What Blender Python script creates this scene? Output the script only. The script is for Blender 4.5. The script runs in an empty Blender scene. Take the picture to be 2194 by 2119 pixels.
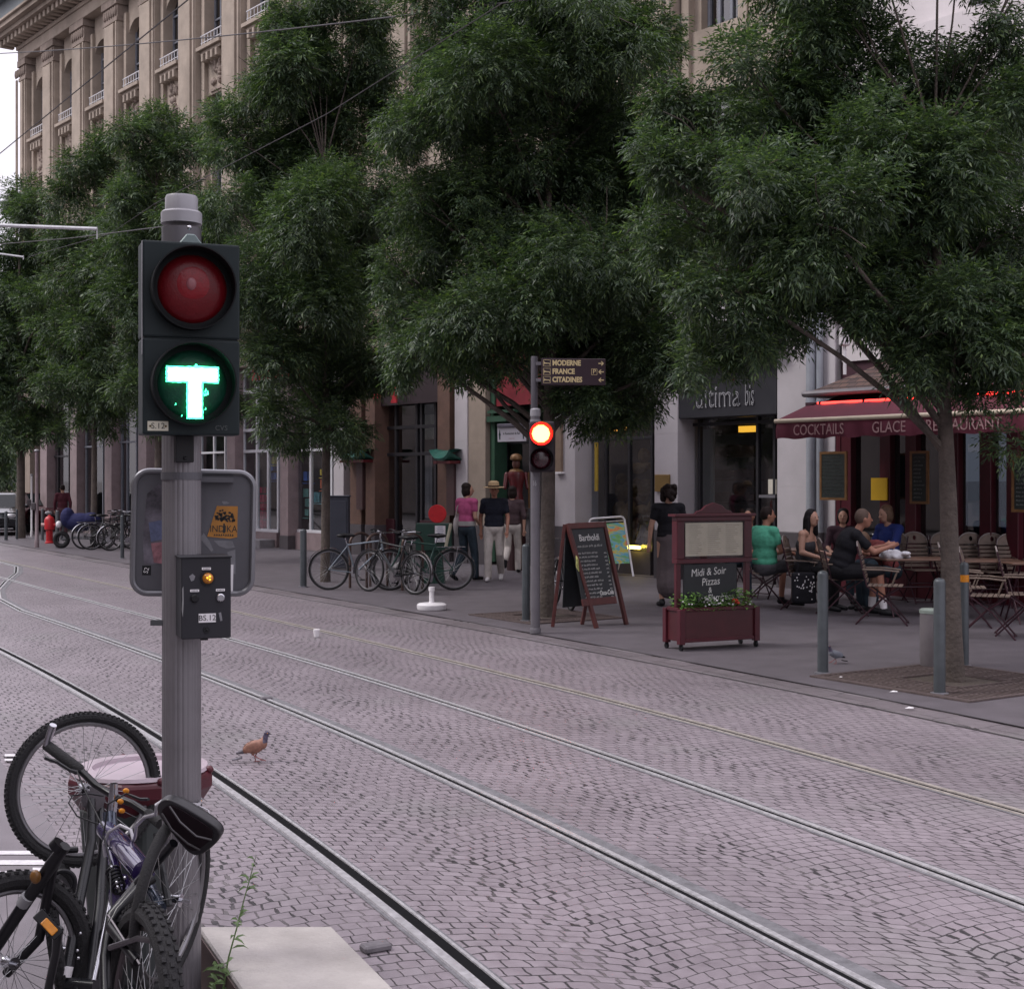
import bpy, bmesh, math, random
import numpy as np
from mathutils import Vector, Matrix
R = math.radians
random.seed(11)
rng = np.random.default_rng(11)
SC = bpy.context.scene
C = SC.collection
F, CX, HY, CH = 3000.0, 1097.0, 1030.0, 1.9
PZ = 0.03                                   # pavement level


def P(px, py, d):
    return Vector(((px - CX) / F * d, d, CH + (HY - py) / F * d))


def G(px, py, z=0.0):
    d = F * (CH - z) / (py - HY)
    return Vector(((px - CX) / F * d, d, z))


def Q(px, d, z=PZ):
    return Vector(((px - CX) / F * d, d, z))


def ZZ(py, d):
    return CH + (HY - py) / F * d


MWD = {}


def wm(o):
    m = Matrix.Identity(4)
    while o is not None:
        if o.name in MWD:
            m = MWD[o.name] @ m
        o = o.parent
    return m


def tag(o, label=None, cat=None, group=None, kind=None):
    if label: o['label'] = label
    if cat: o['category'] = cat
    if group: o['group'] = group
    if kind: o['kind'] = kind
    return o


def thing(name, label, cat, loc=(0, 0, 0), rz=0.0, group=None):
    o = bpy.data.objects.new(name, None)
    o.empty_display_size = 0.1
    C.objects.link(o)
    o.location = loc
    o.rotation_euler = (0, 0, rz)
    MWD[o.name] = Matrix.Translation(Vector(loc)) @ Matrix.Rotation(rz, 4, 'Z')
    return tag(o, label, cat, group)


def frame(n, up=(0, 0, 1), pos=(0, 0, 0)):
    """matrix whose local z is n, local y close to up"""
    n = Vector(n).normalized()
    up = Vector(up)
    x = up.cross(n)
    if x.length < 1e-6: x = Vector((1, 0, 0))
    x.normalize()
    y = n.cross(x)
    m = Matrix((x, y, n)).transposed().to_4x4()
    m.translation = Vector(pos)
    return m


class MB:
    def __init__(s):
        s.v = []; s.f = []

    def add(s, vs, fs, M=None):
        o = len(s.v)
        if M is not None: vs = [M @ Vector(v) for v in vs]
        s.v += [tuple(v) for v in vs]
        s.f += [tuple(i + o for i in f) for f in fs]
        return s

    def box(s, c, d, M=None, rz=0.0):
        x, y, z = d[0] / 2, d[1] / 2, d[2] / 2
        vs = [Vector((a * x, b * y, e * z)) for e in (-1, 1) for b in (-1, 1) for a in (-1, 1)]
        if rz:
            r = Matrix.Rotation(rz, 3, 'Z'); vs = [r @ v for v in vs]
        c = Vector(c); vs = [v + c for v in vs]
        return s.add(vs, [(0, 2, 3, 1), (4, 5, 7, 6), (0, 1, 5, 4), (2, 6, 7, 3), (0, 4, 6, 2), (1, 3, 7, 5)], M)

    def bb(s, x0, x1, y0, y1, z0, z1, M=None):
        return s.box(((x0 + x1) / 2, (y0 + y1) / 2, (z0 + z1) / 2), (abs(x1 - x0), abs(y1 - y0), abs(z1 - z0)), M)

    def bar(s, a, b, w, h, up=(0, 0, 1)):
        a, b = Vector(a), Vector(b)
        m = frame((b - a), up, (a + b) / 2)
        return s.box((0, 0, 0), (w, h, (b - a).length), m)

    def tube(s, pts, r, n=8, closed=False, cap=True, M=None):
        pts = [Vector(p) for p in pts]
        k = len(pts)
        rr = r if isinstance(r, (list, tuple)) else [r] * k
        vs, fs = [], []
        ref = None
        for i, p in enumerate(pts):
            if closed:
                t = pts[(i + 1) % k] - pts[i - 1]
            else:
                t = pts[min(i + 1, k - 1)] - pts[max(i - 1, 0)]
            if t.length < 1e-9: t = Vector((0, 0, 1))
            t.normalize()
            if ref is None:
                ref = Vector((0, 0, 1)) if abs(t.z) < .9 else Vector((1, 0, 0))
            x = ref - t * ref.dot(t)
            if x.length < 1e-6: x = t.orthogonal()
            x.normalize(); ref = x
            y = t.cross(x)
            for j in range(n):
                a = 2 * math.pi * j / n
                vs.append(p + (x * math.cos(a) + y * math.sin(a)) * rr[i])
        m = k if closed else k - 1
        for i in range(m):
            i2 = (i + 1) % k
            for j in range(n):
                j2 = (j + 1) % n
                fs.append((i * n + j, i * n + j2, i2 * n + j2, i2 * n + j))
        if cap and not closed:
            fs.append(tuple(range(n - 1, -1, -1)))
            fs.append(tuple((k - 1) * n + j for j in range(n)))
        return s.add(vs, fs, M)

    def lathe(s, prof, n=24, M=None, flute=0.0, fl=0):
        vs, fs = [], []
        k = len(prof)
        for (r, z) in prof:
            for j in range(n):
                a = 2 * math.pi * j / n
                q = r * (1 - (flute if (fl and j % fl == 0) else 0))
                vs.append((q * math.cos(a), q * math.sin(a), z))
        for i in range(k - 1):
            for j in range(n):
                j2 = (j + 1) % n
                fs.append((i * n + j, i * n + j2, (i + 1) * n + j2, (i + 1) * n + j))
        fs.append(tuple(range(n - 1, -1, -1)))
        fs.append(tuple((k - 1) * n + j for j in range(n)))
        return s.add(vs, fs, M)

    def ell(s, c, r, n=14, m=8, M=None, rot=None):
        if not isinstance(r, (list, tuple)): r = (r, r, r)
        vs, fs = [], []
        c = Vector(c)
        for i in range(1, m):
            th = math.pi * i / m
            for j in range(n):
                a = 2 * math.pi * j / n
                v = Vector((r[0] * math.sin(th) * math.cos(a), r[1] * math.sin(th) * math.sin(a), r[2] * math.cos(th)))
                if rot is not None: v = rot @ v
                vs.append(v + c)
        t = Vector((0, 0, r[2]))
        if rot is not None: t = rot @ t
        vs.append(c + t); vs.append(c - t)
        for i in range(m - 2):
            for j in range(n):
                j2 = (j + 1) % n
                fs.append((i * n + j, (i + 1) * n + j, (i + 1) * n + j2, i * n + j2))
        a, b = len(vs) - 2, len(vs) - 1
        for j in range(n):
            j2 = (j + 1) % n
            fs.append((a, j, j2))
            fs.append((b, (m - 2) * n + j2, (m - 2) * n + j))
        return s.add(vs, fs, M)

    def cap(s, a, b, r0, r1, n=10):
        a, b = Vector(a), Vector(b)
        if (b - a).length > 1e-4:
            s.tube([a, b], [r0, r1], n)
        s.ell(a, r0, n, 6); s.ell(b, r1, n, 6)
        return s

    def prism(s, poly, z0, z1, M=None):
        k = len(poly)
        vs = [(x, y, z0) for x, y in poly] + [(x, y, z1) for x, y in poly]
        fs = [tuple(range(k - 1, -1, -1)), tuple(range(k, 2 * k))]
        for i in range(k):
            j = (i + 1) % k
            fs.append((i, j, k + j, k + i))
        return s.add(vs, fs, M)

    def ring(s, c, nrm, Rr, r, n=40, m=8, a0=0.0, a1=None, sq=1.0):
        M = frame(nrm, (0, 0, 1), c)
        if a1 is None:
            pts = [M @ Vector((Rr * math.cos(2 * math.pi * i / n), Rr * math.sin(2 * math.pi * i / n), 0)) for i in range(n)]
            return s.tube(pts, r, m, closed=True)
        pts = [M @ Vector((Rr * math.cos(a0 + (a1 - a0) * i / n), Rr * math.sin(a0 + (a1 - a0) * i / n), 0)) for i in range(n + 1)]
        return s.tube(pts, r, m)

    def build(s, name, mat, parent=None, local=False, smooth=False, bevel=0.0, seg=1, label=None, cat=None, group=None, kind=None, base=None):
        me = bpy.data.meshes.new(name)
        vs = s.v
        loc = None
        if parent is not None:
            if not local:
                mi = wm(parent).inverted()
                vs = [tuple(mi @ Vector(v)) for v in vs]
        else:
            a = np.array(vs)
            loc = base if base is not None else Vector(((a[:, 0].min() + a[:, 0].max()) / 2, (a[:, 1].min() + a[:, 1].max()) / 2, a[:, 2].min()))
            loc = Vector(loc)
            vs = [tuple(Vector(v) - loc) for v in vs]
        me.from_pydata(vs, [], s.f)
        if bevel > 0:
            bm = bmesh.new(); bm.from_mesh(me)
            bmesh.ops.recalc_face_normals(bm, faces=bm.faces)
            ed = [e for e in bm.edges if len(e.link_faces) == 2 and e.calc_face_angle(0) > 0.6]
            bmesh.ops.bevel(bm, geom=ed, offset=bevel, segments=seg, profile=.6, affect='EDGES', clamp_overlap=True)
            bm.to_mesh(me); bm.free()
        if smooth:
            me.polygons.foreach_set('use_smooth', [True] * len(me.polygons))
            try:
                me.set_sharp_from_angle(angle=R(40))
            except Exception: pass
        me.materials.append(mat)
        me.update()
        o = bpy.data.objects.new(name, me)
        C.objects.link(o)
        if parent is not None: o.parent = parent
        else: o.location = loc
        tag(o, label, cat, group, kind)
        return o


def finish(me, name, mat, parent):
    o = bpy.data.objects.new(name, me); C.objects.link(o)
    if mat: me.materials.clear(); me.materials.append(mat)
    if parent: o.parent = parent
    return o


def remesh(mb, name, mat, parent, vox=0.014, sm=3, local=True):
    """union of overlapping closed solids as one continuous surface"""
    o = mb.build(name + '_tmp', mat, None, base=(0, 0, 0))
    m = o.modifiers.new('r', 'REMESH'); m.mode = 'VOXEL'; m.voxel_size = vox; m.use_smooth_shade = True
    if sm:
        k = o.modifiers.new('s', 'SMOOTH'); k.factor = .5; k.iterations = sm
    dg = bpy.context.evaluated_depsgraph_get(); dg.update()
    me = bpy.data.meshes.new_from_object(o.evaluated_get(dg))
    old = o.data
    bpy.data.objects.remove(o); bpy.data.meshes.remove(old)
    me.name = name
    me.polygons.foreach_set('use_smooth', [True] * len(me.polygons))
    if parent is not None and not local:
        me.transform(wm(parent).inverted())
    return finish(me, name, mat, parent)


def copy_tree(o, parent=None):
    c = o.copy(); C.objects.link(c)
    if parent is not None: c.parent = parent
    for ch in list(o.children): copy_tree(ch, c)
    return c


def text(body, size, mat, parent, M, name='lettering', ex=0.0015, align='CENTER', sx=1.0, local=False, shear=0.0, off=0.0):
    cu = bpy.data.curves.new('t', 'FONT')
    cu.body = body; cu.size = size; cu.align_x = align; cu.align_y = 'CENTER'; cu.extrude = ex; cu.shear = shear
    cu.resolution_u = 3; cu.offset = off
    o = bpy.data.objects.new('t', cu); C.objects.link(o)
    dg = bpy.context.evaluated_depsgraph_get(); dg.update()
    me = bpy.data.meshes.new_from_object(o.evaluated_get(dg))
    bpy.data.objects.remove(o); bpy.data.curves.remove(cu)
    M = M @ Matrix.Diagonal((sx, 1, 1, 1))
    if parent is not None and not local: M = wm(parent).inverted() @ M
    me.transform(M)
    me.name = name
    return finish(me, name, mat, parent)


# ---------------------------------------------------------------- materials
MATS = {}


def nt(name):
    m = bpy.data.materials.new(name); m.use_nodes = True
    t = m.node_tree
    return m, t, t.nodes, t.links, t.nodes['Principled BSDF']


def mat(name, col, rough=.6, metal=0.0, var=.18, scale=6.0, bump=0.0, bs=60.0, spec=.5, dirt=0.0, coat=0.0):
    if name in MATS: return MATS[name]
    m, t, N, L, b = nt(name)
    tc = N.new('ShaderNodeTexCoord')
    n1 = N.new('ShaderNodeTexNoise'); n1.inputs['Scale'].default_value = scale; n1.inputs['Detail'].default_value = 6; n1.inputs['Roughness'].default_value = .65
    L.new(tc.outputs['Object'], n1.inputs['Vector'])
    mr = N.new('ShaderNodeMapRange'); mr.inputs[1].default_value = .3; mr.inputs[2].default_value = .7
    mr.inputs[3].default_value = 1 - var; mr.inputs[4].default_value = 1 + var
    L.new(n1.outputs['Fac'], mr.inputs[0])
    mx = N.new('ShaderNodeVectorMath'); mx.operation = 'SCALE'
    mx.inputs[0].default_value = col[:3]
    L.new(mr.outputs[0], mx.inputs['Scale'])
    out = mx.outputs[0]
    if dirt > 0:
        n3 = N.new('ShaderNodeTexNoise'); n3.inputs['Scale'].default_value = scale * .35; n3.inputs['Detail'].default_value = 8
        mp = N.new('ShaderNodeMapping'); mp.inputs['Scale'].default_value = (1, 1, .35)
        L.new(tc.outputs['Object'], mp.inputs[0]); L.new(mp.outputs[0], n3.inputs['Vector'])
        r3 = N.new('ShaderNodeMapRange'); r3.inputs[1].default_value = .5; r3.inputs[2].default_value = .72; r3.inputs[3].default_value = 0; r3.inputs[4].default_value = dirt
        L.new(n3.outputs['Fac'], r3.inputs[0])
        m3 = N.new('ShaderNodeMix'); m3.data_type = 'RGBA'
        L.new(r3.outputs[0], m3.inputs[0]); L.new(out, m3.inputs[6])
        m3.inputs[7].default_value = (col[0] * .35, col[1] * .33, col[2] * .3, 1)
        out = m3.outputs[2]
    L.new(out, b.inputs['Base Color'])
    r2 = N.new('ShaderNodeMapRange'); r2.inputs[3].default_value = max(.03, rough - .1); r2.inputs[4].default_value = min(1, rough + .1)
    L.new(n1.outputs['Fac'], r2.inputs[0]); L.new(r2.outputs[0], b.inputs['Roughness'])
    b.inputs['Metallic'].default_value = metal
    b.inputs['Specular IOR Level'].default_value = spec
    if coat: b.inputs['Coat Weight'].default_value = coat
    if bump > 0:
        n2 = N.new('ShaderNodeTexNoise'); n2.inputs['Scale'].default_value = bs; n2.inputs['Detail'].default_value = 4
        L.new(tc.outputs['Object'], n2.inputs['Vector'])
        bp = N.new('ShaderNodeBump'); bp.inputs['Strength'].default_value = bump; bp.inputs['Distance'].default_value = .02
        L.new(n2.outputs['Fac'], bp.inputs['Height']); L.new(bp.outputs[0], b.inputs['Normal'])
    MATS[name] = m
    return m


def emit(name, col, st, base=None):
    if name in MATS: return MATS[name]
    m, t, N, L, b = nt(name)
    b.inputs['Base Color'].default_value = (*(base or col), 1)
    b.inputs['Emission Color'].default_value = (*col, 1)
    n = N.new('ShaderNodeTexNoise'); n.inputs['Scale'].default_value = 90
    r = N.new('ShaderNodeMapRange'); r.inputs[3].default_value = st * .8; r.inputs[4].default_value = st * 1.2
    L.new(n.outputs['Fac'], r.inputs[0]); L.new(r.outputs[0], b.inputs['Emission Strength'])
    MATS[name] = m
    return m


def glass(name, tint=(.75, .8, .82), refl=.25, rough=.03):
    if name in MATS: return MATS[name]
    m, t, N, L, b = nt(name)
    tr = N.new('ShaderNodeBsdfTransparent'); tr.inputs[0].default_value = (*tint, 1)
    gl = N.new('ShaderNodeBsdfGlossy'); gl.inputs['Roughness'].default_value = rough
    n = N.new('ShaderNodeTexNoise'); n.inputs['Scale'].default_value = .9
    bp = N.new('ShaderNodeBump'); bp.inputs['Strength'].default_value = .04
    L.new(n.outputs['Fac'], bp.inputs['Height']); L.new(bp.outputs[0], gl.inputs['Normal'])
    fr = N.new('ShaderNodeFresnel'); fr.inputs[0].default_value = 1.5
    ad = N.new('ShaderNodeMath'); ad.operation = 'MULTIPLY_ADD'; ad.inputs[1].default_value = 1.0; ad.inputs[2].default_value = refl * .5
    ad.use_clamp = True
    L.new(fr.outputs[0], ad.inputs[0])
    mx = N.new('ShaderNodeMixShader')
    ge = N.new('ShaderNodeNewGeometry')              # the inner face of a pane adds no second reflection
    fb = N.new('ShaderNodeMath'); fb.operation = 'SUBTRACT'; fb.inputs[0].default_value = 1; L.new(ge.outputs['Backfacing'], fb.inputs[1])
    ml = N.new('ShaderNodeMath'); ml.operation = 'MULTIPLY'; L.new(ad.outputs[0], ml.inputs[0]); L.new(fb.outputs[0], ml.inputs[1])
    L.new(ml.outputs[0], mx.inputs[0]); L.new(tr.outputs[0], mx.inputs[1]); L.new(gl.outputs[0], mx.inputs[2])
    L.new(mx.outputs[0], N['Material Output'].inputs['Surface'])
    MATS[name] = m
    return m


STEEL = mat('galvanised_steel', (.24, .235, .26), .45, .6, .14, 9)
DSTEEL = mat('dark_grey_paint', (.075, .078, .085), .5, 0, .15, 9)
BOLL = mat('bollard_grey_paint', (.07, .08, .088), .4, .25, .15, 7, dirt=.4)
BLACK = mat('black_plastic', (.008, .008, .01), .5, 0, .2, 20, spec=.3)
RUBBER = mat('black_rubber', (.011, .0105, .012), .85, 0, .2, 40, bump=.3, bs=150)
CHROME = mat('chromed_metal', (.45, .45, .48), .16, 1, .05, 20)
ALU = mat('brushed_aluminium', (.42, .42, .44), .35, 1, .1, 20)
MAROON = mat('maroon_paint', (.066, .006, .013), .4, 0, .18, 5, dirt=.25)
DKWOOD = mat('dark_red_wood', (.1, .028, .022), .5, 0, .3, 8)
WHITE = mat('white_paint', (.72, .7, .72), .5, 0, .06, 6, dirt=.2)
CREAM = mat('cream_lettering', (.62, .5, .27), .6, 0, .05)
SLATE = mat('chalkboard_slate', (.014, .017, .02), .55, 0, .3, 12)
CHALK = mat('white_chalk', (.6, .6, .58), .9, 0, .2, 60)
PAPER = mat('off_white_paper', (.62, .58, .5), .8, 0, .08, 12)
SKIN = mat('skin', (.44, .25, .18), .55, 0, .08, 12)
SKIN2 = mat('tanned_skin', (.36, .17, .115), .55, 0, .08, 12)
GLASS = glass('shop_glass', (.85, .88, .9), .2)
DGLASS = glass('dark_window_glass', (.3, .33, .36), .3)
# ---------------------------------------------------------------- camera, sky, sun
cam_d = bpy.data.cameras.new('camera'); cam = bpy.data.objects.new('camera', cam_d); C.objects.link(cam)
cam.location = (0, 0, CH); cam.rotation_euler = (R(90), 0, 0)
cam_d.sensor_width = 36; cam_d.lens = F / 2194 * 36; cam_d.shift_y = -(1059.5 - HY) / 2194
cam_d.clip_start = .05; cam_d.clip_end = 4000
SC.camera = cam
SUN_EL, SUN_AZ = R(50), R(-97)              # azimuth measured from +Y towards +X: light from the left, a little ahead
wd = bpy.data.worlds.new('World'); SC.world = wd; wd.use_nodes = True
N, L = wd.node_tree.nodes, wd.node_tree.links
bg = N['Background']
sk = N.new('ShaderNodeTexSky'); sk.sky_type = 'NISHITA'; sk.sun_disc = False
sk.sun_elevation = SUN_EL; sk.sun_rotation = SUN_AZ; sk.air_density = 1.4; sk.dust_density = 4; sk.ozone_density = 1.5
tc = N.new('ShaderNodeTexCoord'); cn = N.new('ShaderNodeTexNoise'); cn.inputs['Scale'].default_value = 1.8; cn.inputs['Detail'].default_value = 7
L.new(tc.outputs['Generated'], cn.inputs['Vector'])
cr = N.new('ShaderNodeMapRange'); cr.inputs[1].default_value = .3; cr.inputs[2].default_value = .7; cr.inputs[3].default_value = .84; cr.inputs[4].default_value = .97
L.new(cn.outputs['Fac'], cr.inputs[0])
mx = N.new('ShaderNodeMix'); mx.data_type = 'RGBA'
L.new(cr.outputs[0], mx.inputs[0]); L.new(sk.outputs[0], mx.inputs[6])
# CIE overcast sky: the zenith is about three times as bright as the horizon
sz = N.new('ShaderNodeSeparateXYZ'); L.new(tc.outputs['Generated'], sz.inputs[0])
gz = N.new('ShaderNodeMapRange'); gz.inputs[1].default_value = 0; gz.inputs[2].default_value = 1; gz.inputs[3].default_value = .62; gz.inputs[4].default_value = 1.75
L.new(sz.outputs['Z'], gz.inputs[0])
oc = N.new('ShaderNodeVectorMath'); oc.operation = 'SCALE'; oc.inputs[0].default_value = (9.3, 8.8, 9.8)
L.new(gz.outputs[0], oc.inputs['Scale']); L.new(oc.outputs[0], mx.inputs[7])
L.new(mx.outputs[2], bg.inputs['Color']); bg.inputs['Strength'].default_value = .1
sd = bpy.data.lights.new('sun', 'SUN'); sd.energy = 1.4; sd.angle = R(18); sd.color = (1, .97, .94)
sun = bpy.data.objects.new('sun', sd); C.objects.link(sun)
v = Vector((math.sin(SUN_AZ) * math.cos(SUN_EL), math.cos(SUN_AZ) * math.cos(SUN_EL), math.sin(SUN_EL)))
sun.rotation_euler = v.to_track_quat('Z', 'Y').to_euler(); sun.location = v * 60
SC.view_settings.view_transform = 'Standard'; SC.view_settings.look = 'None'; SC.view_settings.gamma = 1
SC.view_settings.exposure = 0.5

# ---------------------------------------------------------------- tram line geometry
CO = [2.41e-4, -.01527, -.3076, 1.9157]
GW = 1.29


def base_pt(s_y):
    if s_y <= 24:
        return Vector((np.polyval(CO, s_y), s_y, 0)), Vector((np.polyval(np.polyder(CO), s_y), 1, 0)).normalized()
    p = np.polyval(CO, 24); q = np.polyval(np.polyder(CO), 24)
    return Vector((p + q * (s_y - 24), s_y, 0)), Vector((q, 1, 0)).normalized()


ys = [1.2 + i * .35 for i in range(int((70 - 1.2) / .35))]
CURVE = []; arc = 0.0
for i, y in enumerate(ys):
    p, t = base_pt(y)
    if i: arc += (p - CURVE[-1][0]).length
    CURVE.append((p, Vector((t.y, -t.x, 0)), arc))


def off(i, u, z=0.0):
    p, n, a = CURVE[i]
    q = p + n * u; q.z = z
    return q


def strip(name, u0, u1, z, m, nu=1, kind=None, i0=0, i1=None, **kw):
    i1 = len(CURVE) - 1 if i1 is None else i1
    us = [u0 + (u1 - u0) * k / nu for k in range(nu + 1)]
    vs, fs, uv = [], [], []
    for i in range(i0, i1 + 1):
        for u in us:
            vs.append(tuple(off(i, u, z))); uv.append((u, CURVE[i][2]))
    w = nu + 1
    for i in range(i1 - i0):
        for k in range(nu):
            fs.append((i * w + k, i * w + k + 1, (i + 1) * w + k + 1, (i + 1) * w + k))
    me = bpy.data.meshes.new(name); me.from_pydata(vs, [], fs)
    l = me.uv_layers.new(name='path')
    idx = np.zeros(len(me.loops), dtype=np.int32); me.loops.foreach_get('vertex_index', idx)
    l.data.foreach_set('uv', np.array(uv)[idx].ravel())
    me.materials.append(m)
    o = bpy.data.objects.new(name, me); C.objects.link(o)
    return tag(o, kind=kind, **kw)


def sett_mat(name, arches=True, bw=.084, rh=.088, c0=(.255, .22, .242), c1=(.168, .143, .16), gap=(.03, .027, .03), wet=.42):
    m, t, N, L, b = nt(name)
    uv = N.new('ShaderNodeUVMap'); uv.uv_map = 'path'
    sx = N.new('ShaderNodeSeparateXYZ'); L.new(uv.outputs[0], sx.inputs[0])

    def mth(op, a, bb=None, c=None, clamp=False):
        n = N.new('ShaderNodeMath'); n.operation = op; n.use_clamp = clamp
        for k, x in enumerate((a, bb, c)):
            if x is None: continue
            if isinstance(x, (int, float)): n.inputs[k].default_value = x
            else: L.new(x, n.inputs[k])
        return n.outputs[0]

    def noise(sc, det=5, vec=None, dim='3D'):
        n = N.new('ShaderNodeTexNoise'); n.inputs['Scale'].default_value = sc; n.inputs['Detail'].default_value = det
        L.new(vec or uv.outputs[0], n.inputs['Vector'])
        return n
    u, vv = sx.outputs[0], sx.outputs[1]
    wn = noise(2.2, 2)
    ws = N.new('ShaderNodeSeparateColor'); L.new(wn.outputs['Color'], ws.inputs[0])
    wn2 = noise(9, 2)
    ws2 = N.new('ShaderNodeSeparateColor'); L.new(wn2.outputs['Color'], ws2.inputs[0])
    u2 = mth('ADD', u, mth('MULTIPLY', mth('SUBTRACT', ws.outputs[0], .5), .07))
    if arches:
        f = mth('FRACT', mth('DIVIDE', mth('ADD', u2, 12.9), GW))
        tri = mth('MULTIPLY', mth('MINIMUM', f, mth('SUBTRACT', 1.0, f)), 2.0)
        bow = mth('MULTIPLY', mth('POWER', tri, 2.2), .17)
        v2 = mth('ADD', mth('ADD', vv, bow), mth('MULTIPLY', f, .36))
        rs = N.new('ShaderNodeMapRange'); rs.interpolation_type = 'SMOOTHSTEP'
        rs.inputs[1].default_value = .45; rs.inputs[2].default_value = .9
        L.new(tri, rs.inputs[0]); band = rs.outputs[0]
    else:
        v2 = vv; band = None
    v2 = mth('ADD', v2, mth('MULTIPLY', mth('SUBTRACT', ws.outputs[1], .5), .1))
    u2 = mth('ADD', u2, mth('MULTIPLY', mth('SUBTRACT', ws2.outputs[0], .5), .03))
    v2 = mth('ADD', v2, mth('MULTIPLY', mth('SUBTRACT', ws2.outputs[1], .5), .03))
    vr = mth('DIVIDE', v2, rh)
    row = mth('FLOOR', vr); fv = mth('SUBTRACT', vr, row)
    wr = N.new('ShaderNodeTexWhiteNoise'); wr.noise_dimensions = '1D'; L.new(row, wr.inputs['W'])
    uu = mth('ADD', mth('DIVIDE', u2, bw), mth('ADD', mth('MULTIPLY', wr.outputs['Value'], .35), mth('MULTIPLY', row, .5)))
    col = mth('FLOOR', uu); fu = mth('SUBTRACT', uu, col)
    cc = N.new('ShaderNodeCombineXYZ'); L.new(col, cc.inputs[0]); L.new(row, cc.inputs[1])
    wc = N.new('ShaderNodeTexWhiteNoise'); wc.noise_dimensions = '2D'; L.new(cc.outputs[0], wc.inputs['Vector'])
    wcs = N.new('ShaderNodeSeparateColor'); L.new(wc.outputs['Color'], wcs.inputs[0])
    stone = wcs.outputs[0]
    du = mth('MULTIPLY', mth('MINIMUM', fu, mth('SUBTRACT', 1.0, fu)), bw)
    dv = mth('MULTIPLY', mth('MINIMUM', fv, mth('SUBTRACT', 1.0, fv)), rh)
    gn = noise(1.9, 4)
    gw = N.new('ShaderNodeMapRange'); gw.inputs[1].default_value = .35; gw.inputs[2].default_value = .7; gw.inputs[3].default_value = .0008; gw.inputs[4].default_value = .0042
    L.new(gn.outputs['Fac'], gw.inputs[0])
    wu = gw.outputs[0]; wv = gw.outputs[0]
    if band is not None:
        # the cross joints gape where the arches meet between the rails
        half = mth('LESS_THAN', mth('ABSOLUTE', mth('SUBTRACT', fv, mth('MULTIPLY', wcs.outputs[2], .8))), .34)
        wu = mth('ADD', wu, mth('MULTIPLY', mth('MULTIPLY', mth('MULTIPLY', band, half), mth('POWER', wcs.outputs[1], 1.8)), .014))
    ju = mth('DIVIDE', mth('SUBTRACT', mth('ADD', wu, .0022), du), .003, clamp=True)
    jv = mth('DIVIDE', mth('SUBTRACT', mth('ADD', wv, .0022), dv), .003, clamp=True)
    joint = mth('MAXIMUM', ju, jv)
    # stone colour
    m1 = N.new('ShaderNodeMix'); m1.data_type = 'RGBA'; m1.inputs[6].default_value = (*c1, 1); m1.inputs[7].default_value = (*c0, 1)
    rn = noise(14, 3)
    k = mth('ADD', mth('MULTIPLY', stone, .38), mth('MULTIPLY', rn.outputs['Fac'], .95))
    L.new(mth('SUBTRACT', k, .12, clamp=True), m1.inputs[0])
    ln = noise(.55, 6)
    lr = N.new('ShaderNodeMapRange'); lr.inputs[1].default_value = .35; lr.inputs[2].default_value = .7; lr.inputs[3].default_value = .86; lr.inputs[4].default_value = 1.14
    L.new(ln.outputs['Fac'], lr.inputs[0])
    sc = N.new('ShaderNodeVectorMath'); sc.operation = 'SCALE'; L.new(m1.outputs[2], sc.inputs[0]); L.new(lr.outputs[0], sc.inputs['Scale'])
    # sand and grime patches
    pn = noise(.8, 7)
    pr = N.new('ShaderNodeMapRange'); pr.inputs[1].default_value = .56; pr.inputs[2].default_value = .74; pr.inputs[3].default_value = 0; pr.inputs[4].default_value = .5
    L.new(pn.outputs['Fac'], pr.inputs[0])
    m2 = N.new('ShaderNodeMix'); m2.data_type = 'RGBA'; m2.inputs[7].default_value = (.2, .2, .195, 1)
    L.new(pr.outputs[0], m2.inputs[0]); L.new(sc.outputs[0], m2.inputs[6])
    # joints
    jn = noise(3.3, 3)
    jr = N.new('ShaderNodeMapRange'); jr.inputs[1].default_value = .3; jr.inputs[2].default_value = .52
    L.new(jn.outputs['Fac'], jr.inputs[0])
    jm = N.new('ShaderNodeMix'); jm.data_type = 'RGBA'; jm.inputs[6].default_value = (.17, .15, .155, 1); jm.inputs[7].default_value = (*gap, 1)
    L.new(jr.outputs[0], jm.inputs[0])
    m3 = N.new('ShaderNodeMix'); m3.data_type = 'RGBA'
    L.new(joint, m3.inputs[0]); L.new(m2.outputs[2], m3.inputs[6]); L.new(jm.outputs[2], m3.inputs[7])
    L.new(m3.outputs[2], b.inputs['Base Color'])
    rr = N.new('ShaderNodeMapRange'); rr.inputs[3].default_value = wet - .14; rr.inputs[4].default_value = wet + .2
    L.new(rn.outputs['Fac'], rr.inputs[0]); L.new(rr.outputs[0], b.inputs['Roughness'])
    fn = noise(120, 3)
    h = mth('ADD', mth('MULTIPLY', mth('SUBTRACT', 1.0, joint), 1.0), mth('MULTIPLY', fn.outputs['Fac'], .12))
    h = mth('ADD', h, mth('MULTIPLY', stone, .14))
    h = mth('ADD', h, mth('MULTIPLY', rn.outputs['Fac'], .45))
    bp = N.new('ShaderNodeBump'); bp.inputs['Strength'].default_value = .8; bp.inputs['Distance'].default_value = .014
    L.new(h, bp.inputs['Height']); L.new(bp.outputs[0], b.inputs['Normal'])
    MATS[name] = m
    return m


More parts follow.
